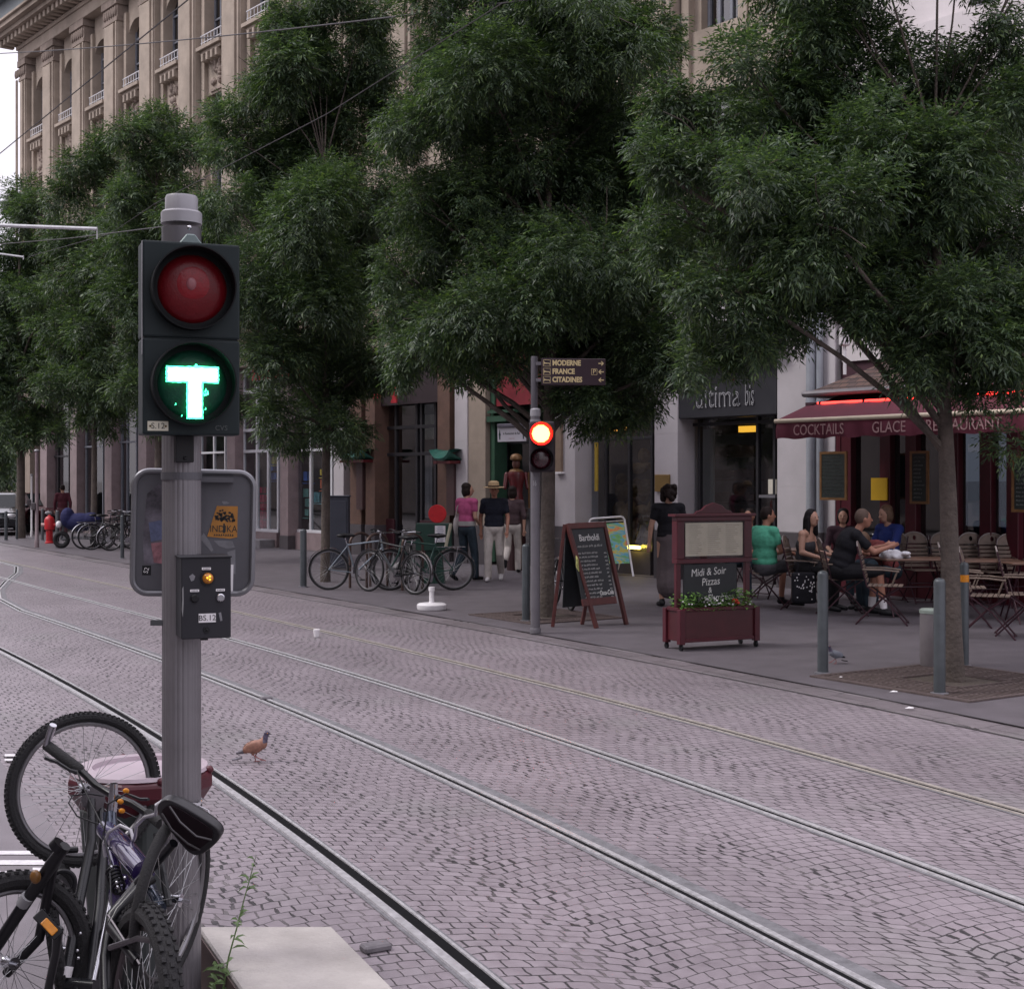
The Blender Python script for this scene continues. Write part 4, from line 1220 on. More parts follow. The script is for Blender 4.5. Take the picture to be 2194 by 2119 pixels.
for (x, y, s_) in ((.038, -.018, .003), (.043, -.026, .004), (.036, -.03, .003), (-.048, -.06, .002), (.038, -.072, .002), (-.03, -.093, .0016)): m.prism([(x - s_, y - s_ * 2), (x + s_, y - s_), (x + s_ * .5, y + s_ * 2)], .035, .0375, Mt)
ll_ = m.build('lit_letter', TL, head)
m = MB(); m.prism(ragged(-.07, .072, .008, .046, .0015), .0385, .0395, Mt); m.prism(ragged(-.0115, .0265, -.097, .0085, .0015), .0386, .0394, Mt); m.build('letter_glow', TLC, ll_)
PLT = mat('yellowed_label_plate', (.52, .5, .4), .5, 0, .08, 20)
m = MB(); m.bb(-.127, -.068, -.272, -.244, .0005, .003, HM); pl = m.build('label_plate', PLT, head)
INK = mat('black_ink', (.015, .015, .015), .6)
text('S.12', .024, INK, pl, HM @ Matrix.Translation((-.0975, -.2585, .0035)), ex=.0004)
m = MB()
for x in (-.1195, -.0755): m.lathe([(.0035, .003), (.0035, .0045)], 10, HM @ Matrix.Translation((x, -.2585, 0)))
m.build('plate_screws', mat('dark_screw', (.1, .07, .03), .4, .5), pl)
text('CVS', .021, mat('moulded_letters', (.05, .06, .062), .4), head, HM @ Matrix.Translation((.086, -.262, .0008)), ex=.001)
m = MB(); m.bb(-.027, .027, -.04, .04, -.03, .01, frame(HN, (0, 0, 1), P(395, 962, 4.19))); m.ell((0, -.028, .01), .006, 8, 6, frame(HN, (0, 0, 1), P(395, 962, 4.19))); m.build('cable_box', BLACK, S, bevel=.004)


def rrect(w, h, r, n=7):
    p = []
    for (cx, cy, a0) in ((w / 2 - r, h / 2 - r, 0), (-w / 2 + r, h / 2 - r, 90), (-w / 2 + r, -h / 2 + r, 180), (w / 2 - r, -h / 2 + r, 270)):
        for i in range(n + 1):
            a = R(a0 + 90 * i / n); p.append((cx + r * math.cos(a), cy + r * math.sin(a)))
    return p


# the grey back of a road sign, with torn stickers
SM = frame(Vector((.2, -.98, 0)), (0.02, 0, 1), P(415, 1141, 4.42))
SGN = mat('dull_sign_back', (.105, .104, .117), .5, .5, .12, 8, dirt=.35)
m = MB(); m.prism(rrect(.372, .388, .05), -.002, .002, SM); sg = m.build('sign_panel', SGN, S)
m = MB(); pts = [SM @ Vector((x, y, .008)) for x, y in rrect(.368, .384, .048, 9)]; m.tube(pts, .009, 8, closed=True); m.build('sign_rim', mat('rounded_rim_metal', (.2, .2, .215), .38, .7, .1, 8), sg, smooth=True)
def patch(pts, m_, nm='sticker', z=.004, parent=None):
    q = MB(); q.prism(pts, .0022, z, SM); return q.build(nm, m_, parent or sg)
ORS = mat('orange_sticker', (.36, .155, .025), .6, 0, .12, 30)
st_ = patch([(.07, .085), (.135, .085), (.135, -.013), (.112, -.018), (.042, -.012)], ORS)
text('INDIKA', .03, INK, st_, SM @ Matrix.Translation((.092, .012, .0045)), ex=.0003, sx=.85)
m = MB()
for i in range(90):
    a = random.uniform(0, 6.28); r_ = random.uniform(.006, .036)
    x, y = .094 + r_ * math.cos(a) * .9, .037 + abs(r_ * math.sin(a)) * 1.0
    m.prism([(x + random.uniform(.002, .005) * math.cos(q * 1.26 + a), y + random.uniform(.002, .005) * math.sin(q * 1.26 + a)) for q in range(5)], .0041, .0048, SM)
m.prism([(.09, .0), (.097, .0), (.096, .03), (.091, .03)], .0041, .0047, SM)
for i in range(9): x = .062 + i * .007; m.prism([(x, -.008 - random.uniform(0, .003)), (x + .006, -.009), (x + .003, -.002)], .0041, .0047, SM)
m.build('printed_tree', INK, st_)
GST = mat('grey_paper_remnant', (.17, .17, .185), .85, 0, .2, 25)
patch([(.03, .0), (.05, -.028), (.062, -.055), (.056, -.06), (.02, -.02)], GST, z=.0035)
patch([(.062, -.024), (.12, -.025), (.128, -.045), (.105, -.05), (.08, -.042)], GST, z=.003)
patch([(.105, -.06), (.13, -.052), (.132, -.13), (.118, -.128)], GST, z=.0032)
patch([(.085, .1), (.1, .1), (.11, .093), (.09, .09)], GST, z=.003)
COL = mat('torn_poster_collage', (.11, .1, .12), .8, 0, .75, 14)
patch([(-.145, .12), (-.11, .15), (-.085, .14), (-.085, -.1), (-.15, -.1), (-.155, -.02)], COL, z=.003)
patch([(-.138, .03), (-.09, .04), (-.085, -.02), (-.13, -.03)], mat('blue_torn_paper', (.12, .14, .24), .8, 0, .4, 30), z=.0034)
patch([(-.13, -.035), (-.088, -.03), (-.088, -.1), (-.12, -.095)], mat('pink_torn_paper', (.28, .13, .15), .8, 0, .5, 40), z=.0036)
bl_ = patch([(-.155, -.105), (-.128, -.105), (-.128, -.135), (-.155, -.135)], BLACK, z=.0032)
text('S2', .02, WHITE, bl_, SM @ Matrix.Translation((-.142, -.12, .0035)) @ Matrix.Rotation(R(75), 4, 'Z'), ex=.0003)
m = MB(); m.bb(.115, .125, -.185, -.1, .0022, .006, SM); m.build('white_strip', WHITE, sg)
# band clamps holding the sign
m = MB(); m.lathe([(.0615, ZZ(1028, 4.27)), (.0615, ZZ(1012, 4.27))], 40, Matrix.Translation(pc)); m.bb(-.06, .12, -.008, .008, 0, .05, SM @ Matrix.Translation((0, .168, .0)))
m.build('band_clamp', SGN, S)
# control box
BM_ = frame(HN, (0, 0, 1), P(442, 1281, 4.13))
BOXM = mat('anthracite_control_box', (.022, .022, .027), .55, 0, .1, 8, dirt=.2, spec=.25)
m = MB(); m.bb(-.0725, .0725, -.12, .12, -.14, 0, BM_); bx = m.build('control_box', BOXM, S, bevel=.003)
m = MB(); m.bb(-.076, .0755, .118, .1225, -.142, .004, BM_); m.build('box_lid', BOXM, bx, bevel=.0015)
AMB = emit('lit_amber_lamp', (1, .5, .03), 1.3, (.5, .2, .02))
m = MB(); m.lathe([(.021, 0), (.021, .005)], 24, BM_ @ Matrix.Translation((.004, .058, 0))); m.build('lamp_rim', BLACK, bx)
m = MB(); m.ell((.004, .058, .004), (.0165, .0165, .012), 20, 10, BM_); m.build('amber_lamp', mat('amber_lens', (.45, .16, .01), .15, 0, .3, 90, coat=.5), bx, smooth=True)
m = MB()
for (x, y) in ((.001, .06), (.008, .055), (.008, .064)): m.ell((x, y, .0145), .0035, 8, 6, BM_)
m.build('lamp_glow', AMB, bx, smooth=True)
for (x, y, mm, nm) in ((-.034, .0, BLACK, 'dark_button'), (.041, .0, CHROME, 'steel_button')):
    m = MB(); m.lathe([(.012, 0), (.012, .006), (.009, .009)], 20, BM_ @ Matrix.Translation((x, y, 0))); m.build(nm, mm, bx, smooth=True)
for (x, y) in ((.0, .0865), (-.034, .0225), (.041, .0225)):
    m = MB(); m.bb(x - .013, x + .013, y - .0035, y + .0035, .0005, .002, BM_); q = m.build('button_label', WHITE, bx)
    m = MB()
    for i in range(5): m.bb(x - .009 + i * .004, x - .0068 + i * .004, y - .0015, y + .0015, .0022, .0025, BM_)
    m.build('label_print', INK, q)
m = MB(); m.bb(-.0225, .0275, -.072, -.046, .0005, .0025, BM_); pl = m.build('number_plate', WHITE, bx)
text('BS.12', .023, INK, pl, BM_ @ Matrix.Translation((.0025, -.0592, .003)), ex=.0003)
m = MB(); m.lathe([(.009, 0), (.009, .004)], 18, BM_ @ Matrix.Translation((.001, -.094, 0))); m.ell((.001, -.094, .004), .004, 8, 6, BM_); m.build('lock', BLACK, bx, smooth=True)
m = MB(); m.prism([(-.05, .065), (-.04, .072), (-.032, .065), (-.036, .053), (-.044, .05)], .0005, .0012, BM_); m.prism([(.036, -.045), (.043, -.043), (.047, -.068), (.041, -.07)], .0005, .0012, BM_); m.build('glue_remnant', GST, bx)
m = MB(); m.prism([(-.1, .08), (-.05, .06), (-.06, .0), (-.03, -.06), (-.08, -.1), (-.11, -.02)], -.0012, -.0002, BM_ @ Matrix.Translation((-.0728, 0, 0)) @ Matrix.Rotation(R(90), 4, 'Y') @ Matrix.Scale(.5, 4)); m.build('torn_sticker', GST, bx)
m = MB(); m.bb(-.01, .01, -.128, -.121, -.06, -.03, BM_); m.build('cable_gland', BLACK, bx)
m = MB(); m.bb(-.03, .02, -.008, .008, -.01, .01, frame((0, -1, 0), (0, 0, 1), P(345, 1334, 4.25))); m.build('side_lug', DSTEEL, S)

# ---------------------------------------------------------------- litter bin behind the post
bc = Q(302, 5.35, .012)
T = thing('litter_bin', 'litter bin with a maroon lid and pale top ring behind the signal post', 'bin', bc)
Mb = Matrix.Translation(bc)
zt = ZZ(1655, 5.35)
m = MB(); m.lathe([(.17, 0), (.19, .03), (.235, zt - .16), (.235, zt - .12)], 10, Mb); m.build('body', mat('dark_slate_bin', (.035, .042, .042), .5, 0, .15, 6, dirt=.2), T, bevel=.008)
m = MB(); m.lathe([(.2, zt - .17), (.272, zt - .06), (.272, zt - .015), (.255, zt)], 12, Mb); m.build('lid', MAROON, T, bevel=.006)
m = MB(); m.lathe([(.256, zt + .001), (.25, zt + .014), (.18, zt + .018), (.175, zt - .03)], 32, Mb)
m.build('top_ring', mat('pale_pink_ring', (.42, .35, .39), .35, 0, .05, 5), T, smooth=True)
m = MB(); m.lathe([(.172, zt - .01), (.172, zt - .008)], 24, Mb); m.build('opening', BLACK, T)
m = MB()
for a in range(6): m.ell((bc.x + .262 * math.cos(a * 1.05), bc.y + .262 * math.sin(a * 1.05), zt + .012), .016, 8, 6)
m.build('lid_knobs', MAROON, T, smooth=True)

# ---------------------------------------------------------------- bicycles tangled round the post
RIMM = mat('grey_alloy_rim', (.17, .165, .175), .4, .8, .12, 20)
FRB = mat('black_frame_paint', (.006, .006, .008), .32, 0, .15, 15, coat=.12, spec=.3)
FRP = mat('violet_frame_paint', (.03, .018, .085), .16, .3, .25, 12, coat=1.0)
FRG = mat('dark_grey_stanchion', (.014, .0145, .017), .3, .2, .1, 15)
AMBR = mat('amber_reflector', (.6, .22, .01), .3, 0, .2, 60)


def wheel(parent, c, n, Rw, rt, ns=32, knob=0, rim=None, hub=.028, spoke_r=.0011, seg=56, name='wheel', tyre_m=None, hm=None):
    c = Vector(c); n = Vector(n).normalized()
    m = MB(); m.ring(c, n, Rw - 2 * rt - .006, .009, seg, 8); w_ = m.build(name, rim or RIMM, parent, smooth=True)
    m = MB(); m.ring(c, n, Rw - rt, rt, seg, 10)
    if knob:
        Fm = frame(n, (0, 0, 1), c)
        for i in range(knob):
            a = 2 * math.pi * i / knob
            for s_ in ((-.55, .0), (.0, .5), (.55, .0)):
                aa = a + s_[1] * 2 * math.pi / knob
                rr = Rw - rt + rt * math.cos(s_[0]) * 1.0
                q = Fm @ Matrix.Rotation(aa, 4, 'Z') @ Matrix.Translation((rr, 0, rt * math.sin(s_[0] * 1.3)))
                m.box((0, 0, 0), (.008, 2 * math.pi * Rw / knob * .45, rt * .35), q)
    m.build('tyre', tyre_m or RUBBER, w_, smooth=not knob)
    m = MB(); m.tube([c - n * hub, c - n * .012, c + n * .012, c + n * hub], [.02, .014, .014, .02], 12); m.tube([c - n * (hub + .03), c + n * (hub + .03)], .006, 8); m.build('hub', hm or CHROME, w_, smooth=True)
    m = MB(); Fm = frame(n, (0, 0, 1), c)
    for i in range(ns):
        a = 2 * math.pi * i / ns; b_ = a + (.55 if (i // 2) % 2 else -.55); s_ = hub * .85 * (1 if i % 2 else -1)
        m.tube([Fm @ Vector((.018 * math.cos(b_), .018 * math.sin(b_), s_)), Fm @ Vector(((Rw - 2 * rt - .006) * math.cos(a), (Rw - 2 * rt - .006) * math.sin(a), 0))], spoke_r, 4, cap=False)
    m.build('spokes', mat('spoke_steel', (.3, .3, .31), .35, .8, .1, 20), w_)
    return w_


# upended black bicycle: wheel high, fork pointing down
BA = thing('bicycle', 'black bicycle standing on end against the bin, one large wheel up in the air', 'bicycle', Q(150, 4.8, .012), 0, 'bicycles tangled round the signal post')
c1 = P(181, 1690, 5.02)
wheel(BA, c1, (.5, -.86, .1), .272, .0175, 32, 96)
m = MB()
m.tube([P(196, 1712, 4.97), P(196, 1800, 4.9), P(172, 1920, 4.78), P(143, 2080, 4.62)], [.014, .017, .018, .018], 12)
m.tube([P(212, 1700, 5.03), P(222, 1800, 4.95), P(214, 1940, 4.78), P(190, 2130, 4.58)], [.013, .017, .018, .018], 12)
m.tube([P(128, 2106, 4.6), P(205, 2112, 4.56)], .022, 12)
m.build('fork', FRG, BA, smooth=True)
m = MB(); m.tube([P(237, 1925, 4.7), P(200, 2100, 4.52)], .0085, 10); m.build('stanchion', CHROME, BA, smooth=True)
m = MB(); m.tube([P(145, 2070, 4.6), P(140, 2092, 4.59)], .0195, 12); m.build('fork_sticker', WHITE, BA, smooth=True)
m = MB(); m.tube([P(168, 2105, 4.58), P(150, 2200, 4.52)], .02, 12); m.tube([P(168, 2150, 4.55), P(250, 2240, 4.3)], .016, 12); m.tube([P(235, 1990, 4.72), P(190, 2230, 4.5)], .022, 10); m.build('frame', FRB, BA, smooth=True)
wheel(BA, P(152, 2032, 4.86), (.965, .18, .2), .3, .024, 28, 64)
m = MB()
Fm = frame((.42, -.9, .1), (0, 0, 1), P(200, 1712, 4.98))
for r_ in (.045, .038, .031): m.lathe([(r_, 0), (r_, .003)], 26, Fm @ Matrix.Translation((0, 0, (.045 - r_) * .6)), flute=.12, fl=2)
m.build('cassette', mat('oily_sprocket', (.12, .11, .12), .4, .8), BA)
m = MB(); m.tube([P(222, 1705, 4.9), P(190, 1700, 4.88), P(155, 1704, 4.85), P(147, 1720, 4.83), P(165, 1748, 4.8), P(200, 1762, 4.75), P(238, 1770, 4.68)], .0028, 6); m.build('brake_cable', BLACK, BA, smooth=True)

# violet full suspension bicycle leaning on the post
BB_ = thing('bicycle', 'violet full suspension mountain bicycle with black saddle leaning on the signal post', 'bicycle', Q(300, 4.1, .012), 0, 'bicycles tangled round the signal post')
m = MB(); m.tube([P(226, 1776, 4.58), P(262, 1812, 4.4), P(308, 1868, 4.12)], [.03, .035, .034], 16); m.tube([P(236, 1790, 4.56), P(250, 1880, 4.35), P(262, 1915, 4.25)], [.02, .02, .03], 12)
m.ell(P(262, 1915, 4.22), (.04, .05, .06), 14, 10)
m.build('frame', FRP, BB_, smooth=True)
m = MB(); m.tube([P(318, 1893, 4.08), P(345, 1946, 3.98)], .0165, 12); BGF = mat('blue_grey_frame', (.06, .075, .11), .2, .6, .1, 9, coat=.8); m.build('seat_tube', BGF, BB_, smooth=True)
m = MB(); m.tube([P(234, 1740, 4.6), P(236, 1775, 4.58), P(238, 1800, 4.56)], .024, 14); m.build('head_tube', BGF, BB_, smooth=True)
m = MB()
m.tube([P(312, 1876, 4.1), P(280, 1915, 4.05), P(240, 1960, 4.0), P(225, 2050, 3.92), P(228, 2160, 3.8)], [.02, .018, .017, .016, .016], 10)
m.tube([P(330, 1880, 4.02), P(300, 1900, 4.0), P(255, 1950, 3.95), P(235, 1985, 3.92), P(295, 2060, 3.78)], [.014] * 5, 10)
m.tube([P(242, 1978, 3.95), P(300, 1960, 3.86), P(352, 1985, 3.8)], .012, 8)
m.build('swingarm', FRB, BB_, smooth=True)
m = MB(); h0, h1 = P(240, 1862, 4.22), P(255, 1905, 4.16)
ax = (h1 - h0); e1 = ax.orthogonal().normalized(); e2 = ax.normalized().cross(e1)
m.tube([h0 + ax * (i / 72) + (e1 * math.cos(i * .55) + e2 * math.sin(i * .55)) * .02 for i in range(73)], .0042, 6); m.tube([h0 - ax * .2, h1 + ax * .2], .008, 8)
m.build('spring', BLACK, BB_, smooth=True)
m = MB(); m.tube([P(296, 1892, 4.06), P(372, 1806, 3.96)], .0135, 12); m.build('seat_post', FRB, BB_, smooth=True)
# saddle, underside turned to the camera
sc0 = P(396, 1768, 3.93)
Sm = frame(Vector((-.25, -.86, -.42)), (.55, 0, .65), sc0)
out = [(-.026, .095), (.026, .095), (.046, .06), (.06, .01), (.072, -.04), (.076, -.07), (.06, -.095), (0, -.1), (-.06, -.095), (-.076, -.07), (-.072, -.04), (-.06, .01), (-.046, .06)]
Sm = Sm @ Matrix.Rotation(R(86), 4, 'Z')
for _ in range(2):
    out = [q for i in range(len(out)) for q in ((out[i][0] * .75 + out[(i + 1) % len(out)][0] * .25, out[i][1] * .75 + out[(i + 1) % len(out)][1] * .25), (out[i][0] * .25 + out[(i + 1) % len(out)][0] * .75, out[i][1] * .25 + out[(i + 1) % len(out)][1] * .75))]
out = [(x * .98, y * 1.0) for x, y in out]
m = MB(); m.prism(out, -.03, .0, Sm); m.prism([(x * .8, y * .82) for x, y in out], -.045, -.03, Sm); sdl = m.build('saddle', mat('black_saddle_vinyl', (.013, .012, .015), .38, 0, .1, 12), BB_, bevel=.02, seg=4, smooth=True)
m = MB(); m.prism([(x * .8, y * .8) for x, y in out], .0, .003, Sm); m.build('saddle_base', mat('saddle_shell', (.012, .006, .009), .6, spec=.2), sdl)
m = MB()
for s_ in (-1, 1): m.tube([Sm @ Vector((s_ * .02, .07, .003)), Sm @ Vector((s_ * .022, .02, .022)), Sm @ Vector((s_ * .022, -.04, .022)), Sm @ Vector((s_ * .03, -.08, .003))], .0032, 6)
m.build('saddle_rail', mat('dull_rail_metal', (.09, .085, .09), .5, .7), sdl, smooth=True)
m = MB(); m.tube([P(172, 1650, 4.7), P(205, 1682, 4.66), P(245, 1706, 4.62), P(285, 1722, 4.56), P(322, 1746, 4.5)], .0125, 10); hb = m.build('handlebar', FRB, BB_, smooth=True)
m = MB(); m.tube([P(97, 1594, 4.78), P(100, 1596, 4.78), P(170, 1648, 4.7), P(174, 1651, 4.7)], [.015, .0185, .0185, .016], 12); m.build('grip', RUBBER, hb, smooth=True)
m = MB(); m.tube([P(318, 1743, 4.51), P(345, 1765, 4.44)], .0175, 12); m.build('grip', RUBBER, hb, smooth=True)
m = MB(); m.tube([P(99, 1598, 4.77), P(106, 1575, 4.77), P(114, 1553, 4.76)], .0125, 12); m.build('bar_end', CHROME, hb, smooth=True)
m = MB(); m.tube([P(98, 1624, 4.74), P(125, 1634, 4.7), P(150, 1650, 4.67), P(165, 1655, 4.68)], [.007, .006, .006, .009], 8); m.build('brake_lever', FRB, hb, smooth=True)
m = MB(); m.tube([P(275, 1702, 4.55), P(300, 1712, 4.5), P(318, 1712, 4.46)], .005, 8); m.build('brake_lever', FRB, hb, smooth=True)
m = MB(); m.tube([P(244, 1678, 4.6), P(243, 1706, 4.6), P(240, 1738, 4.6)], [.013, .016, .016], 12); m.build('stem', CHROME, BB_, smooth=True)
for (x, y) in ((270, 1694), (258, 1717), (261, 1737)):
    m = MB(); m.ell(P(x, y, 4.56), (.011, .006, .009), 10, 8); m.build('reflector', AMBR, BB_, smooth=True)
wheel(BB_, P(300, 2192, 3.75), (-.86, -.5, .1), .312, .03, 32, 60, rim=mat('dark_rim', (.1, .085, .09), .4, .6))
wheel(BB_, P(368, 1925, 4.05), (.955, -.16, -.1), .262, .0155, 28, 0)
m = MB(); m.tube([P(336, 1785, 4.1), P(345, 1850, 4.06), P(362, 1940, 4.0)], .011, 8); m.build('front_fork', FRG, BB_, smooth=True)

# black bicycle at the very left edge
BC = thing('bicycle', 'black mountain bicycle cut off at the left edge, amber pedal reflector beside its tyre', 'bicycle', Q(20, 4.5, .012), 0, 'bicycles tangled round the signal post')
wheel(BC, P(22, 2062, 4.52), (.72, -.68, .12), .288, .03, 32, 60)
m = MB(); m.tube([P(140, 1812, 4.36), P(112, 1850, 4.38), P(60, 1925, 4.42), P(-10, 2030, 4.47)], [.018, .021, .02, .02], 12); m.tube([P(116, 1845, 4.55), P(84, 2010, 4.6), P(14, 2085, 4.62)], .017, 10)
m.build('fork', FRB, BC, smooth=True)
m = MB(); m.tube([P(60, 1920, 4.41), P(48, 1937, 4.42)], .0215, 12); m.build('fork_band', mat('grey_band', (.2, .2, .21), .5), BC, smooth=True)
m = MB(); m.ell(P(76, 1878, 4.36), (.018, .012, .022), 10, 8); m.build('reflector', mat('dull_brown_reflector', (.16, .07, .015), .35), BC, smooth=True)
m = MB(); m.tube([P(118, 1818, 4.36), P(130, 1806, 4.36)], .026, 12); m.tube([P(130, 1822, 4.38), P(165, 1820, 4.42)], .01, 8); m.build('stem', FRB, BC, smooth=True)
Pm = frame((.25, -.9, .35), (.3, 0, 1), P(103, 1980, 4.2)) @ Matrix.Rotation(R(-31), 4, 'Z')
m = MB(); m.bb(-.048, .048, -.018, .018, -.03, .0, Pm)
for x in (-.04, -.02, 0, .02, .04): m.bb(x - .004, x + .004, .0181, .023, -.028, -.004, Pm)
pd = m.build('pedal', BLACK, BC, bevel=.003)
m = MB(); m.bb(-.018, .034, -.014, .01, .0005, .006, Pm); m.build('pedal_reflector', AMBR, pd, bevel=.002)
m = MB(); m.tube([P(125, 1990, 4.24), P(120, 2040, 4.28), P(105, 2110, 4.32), P(98, 2180, 4.34)], [.016, .013, .013, .02], 10); m.build('crank', FRG, BC, smooth=True)
m = MB(); m.ring(P(135, 1890, 4.62), (.2, -.97, 0), .038, .008, 24, 8, R(-30), R(190)); m.build('cable_loop', BLACK, BC, smooth=True)
# extra cables and bolts on the violet bicycle
m = MB()
m.tube([P(165, 1652, 4.66), P(185, 1700, 4.6), P(215, 1760, 4.52), P(236, 1800, 4.42)], .0028, 6); m.tube([P(300, 1712, 4.47), P(270, 1700, 4.42), P(232, 1722, 4.42), P(222, 1790, 4.4), P(238, 1850, 4.3)], .0028, 6)
m.tube([P(310, 1862, 4.07), P(312, 1890, 4.03), P(290, 1930, 3.98), P(262, 1965, 3.92)], .003, 6); m.tube([P(236, 1870, 4.18), P(240, 1960, 4.0), P(250, 2010, 3.86), P(246, 2030, 3.84)], .0025, 6)
m.build('brake_cable', BLACK, BB_, smooth=True)
m = MB()
for (x, y, d) in ((277, 1842, 4.2), (291, 1846, 4.17), (239, 1857, 4.19), (250, 1890, 4.12), (252, 1900, 4.11), (232, 1818, 4.4), (268, 1880, 4.12), (172, 1999, 4.6), (166, 2036, 4.58), (168, 2052, 4.55)): m.ell(P(x, y, d), .0055, 8, 6)
m.build('bolts', CHROME, BB_, smooth=True)
m = MB(); m.tube([P(264, 1806, 4.352), P(300, 1852, 4.12)], .006, 6); m.build('frame_stripe', mat('silver_decal', (.5, .5, .55), .3, .4), BB_, smooth=True)
m = MB(); m.tube([P(232, 1960, 3.94), P(300, 2066, 3.76)], .004, 6); m.tube([P(236, 2030, 3.86), P(296, 2010, 3.78), P(330, 2015, 3.72)], .009, 8); m.build('derailleur', mat('oily_sprocket', (.12, .11, .12), .4, .8), BB_, smooth=True)
# the lock
m = MB()
m.tube([P(226, 1835, 4.42), P(222, 1808, 4.42), P(234, 1782, 4.4), P(258, 1768, 4.38), P(280, 1778, 4.36), P(286, 1800, 4.34), P(290, 1790, 4.3), P(292, 1768, 4.26), P(310, 1750, 4.22), P(334, 1744, 4.16), P(335, 1724, 4.14), P(350, 1714, 4.14), P(380, 1722, 4.17), P(425, 1724, 4.2), P(432, 1714, 4.3), P(420, 1700, 4.36), P(380, 1700, 4.38)], .0058, 8)
m.tube([P(425, 1726, 4.2), P(446, 1736, 4.2), P(452, 1752, 4.18), P(447, 1768, 4.15)], .0025, 6)
m.build('cable_lock', mat('clear_grey_cable_sleeve', (.38, .37, .4), .25, .2, .1, 20, coat=.6), smooth=True, label='grey cable lock looped round the signal post and the violet bicycle', cat='lock')

# ---------------------------------------------------------------- weed beside the concrete base
WD = thing('weed', 'thin green weed with narrow leaves growing beside the pale concrete base', 'plant', Q(470, 4.15, .012))
ST = [P(462, 2240, 4.12), P(478, 2119, 4.13), P(490, 2050, 4.14), P(508, 1985, 4.15), P(522, 1930, 4.16), P(536, 1880, 4.17), P(548, 1835, 4.17)]
GRN = mat('weed_green', (.085, .14, .045), .5, 0, .3, 30)
m = MB(); m.tube(ST, [.0035, .003, .0026, .0022, .0018, .0015, .0008], 6); m.build('stem', GRN, WD, smooth=True)
m = MB()
def wleaf(m, p, d, ln, w):
    d = Vector(d).normalized(); s_ = d.cross(Vector((0, -.8, .6))).normalized() * w
    q = [p, p + d * ln * .35 + s_ + Vector((0, 0, .004)), p + d * ln * .7 + s_ * .7, p + d * ln - Vector((0, 0, ln * .25)), p + d * ln * .7 - s_ * .7, p + d * ln * .35 - s_ + Vector((0, 0, .004))]
    m.add(q, [(0, 1, 2, 3, 4, 5)])
for i in range(34):
    f = random.random() ** .8; k = min(5, int(f * 6)); p = ST[k].lerp(ST[k + 1], f * 6 - k)
    a = random.uniform(0, 6.28); wleaf(m, p, (math.cos(a), math.sin(a), random.uniform(-.1, .7)), random.uniform(.03, .055) * (1.15 - f * .4), .0038)
for i in range(20):
    a = random.uniform(0, 6.28); wleaf(m, P(476 + random.uniform(-14, 14), 2085 + random.uniform(-30, 60), 4.13), (math.cos(a), math.sin(a), random.uniform(0, .8)), random.uniform(.03, .06), .006)
m.build('leaves', GRN, WD)


# ---------------------------------------------------------------- pigeons
def pigeon(loc, rz, k, body, headc, wing, label):
    T = thing('pigeon', label, 'pigeon', loc, rz, 'pigeons')
    m = MB()
    m.ell((0, 0, .135), (.085, .052, .056), 16, 10, rot=Matrix.Rotation(R(-22), 3, 'Y'))
    m.ell((.055, 0, .16), (.045, .043, .05), 14, 8)
    m.cap((.07, 0, .18), (.088, 0, .235), .032, .021); m.ell((.094, 0, .247), (.026, .021, .023), 12, 8)
    m.cap((-.06, 0, .11), (-.16, 0, .085), .03, .012)
    m.box((-.15, 0, .086), (.09, .045, .014), Matrix.Rotation(R(-10), 4, 'Y') @ Matrix.Translation((-.0, 0, -.024)))
    m.cap((.0, .018, .1), (.005, .02, .07), .02, .008); m.cap((-.0, -.018, .1), (-.03, -.02, .07), .02, .008)
    m.v = [tuple(Vector(v) * k) for v in m.v]
    o = remesh(m, 'body', body, T, .0045, 2)
    o.data.materials.append(headc); o.data.materials.append(wing)
    for p in o.data.polygons:
        c = p.center / k
        if c.x > .062 and c.z > .17: p.material_index = 1
        elif c.x < -.1: p.material_index = 2
    def ch(nm, mm, fn, sm=True):
        q = MB(); fn(q); q.v = [tuple(Vector(v) * k) for v in q.v]; q.build(nm, mm, T, local=True, smooth=sm)
    for s_ in (-1, 1): ch('wing', body, lambda q: q.ell((-.03, s_ * .044, .138), (.085, .014, .042), 14, 8, rot=Matrix.Rotation(R(-20), 3, 'Y')))
    ch('beak', BLACK, lambda q: q.tube([(.116, 0, .246), (.138, 0, .24)], [.006, .001], 6))
    ch('eye', AMBR, lambda q: (q.ell((.1, .02, .252), .004, 6, 5), q.ell((.1, -.02, .252), .004, 6, 5)))
    pk = mat('pigeon_leg', (.25, .06, .05), .6)
    for (s_, x0, x1, z) in ((1, .005, .0, .0), (-1, -.03, .055, .018)):
        ch('leg', pk, lambda q: (q.tube([(x0, s_ * .02, .075), ((x0 + x1) / 2 - .01, s_ * .02, .04 + z * .6), (x1, s_ * .02, .006 + z)], [.006, .004, .004], 6),
                                 q.tube([(x1, s_ * .02, .005 + z), (x1 + .03, s_ * .02 + .012, .003 + z * .7)], .003, 5), q.tube([(x1, s_ * .02, .005 + z), (x1 + .033, s_ * .02, .003 + z * .7)], .003, 5), q.tube([(x1, s_ * .02, .005 + z), (x1 - .018, s_ * .02, .003 + z)], .003, 5)))


pigeon(G(548, 1633), R(8), .78, mat('brown_pigeon_feathers', (.23, .11, .075), .6, 0, .3, 40), mat('dark_violet_feathers', (.05, .04, .07), .4, 0, .3, 40), mat('grey_tail_feathers', (.11, .1, .12), .6, 0, .2, 40), 'brown pigeon with a dark head walking between the tram rails')
pigeon(Q(1789, 5700 / (1428 - 1030), PZ), R(200), .72, mat('grey_pigeon_feathers', (.16, .17, .2), .6, 0, .3, 40), MATS['dark_violet_feathers'], BLACK, 'grey pigeon on the pavement half hidden behind a bollard')
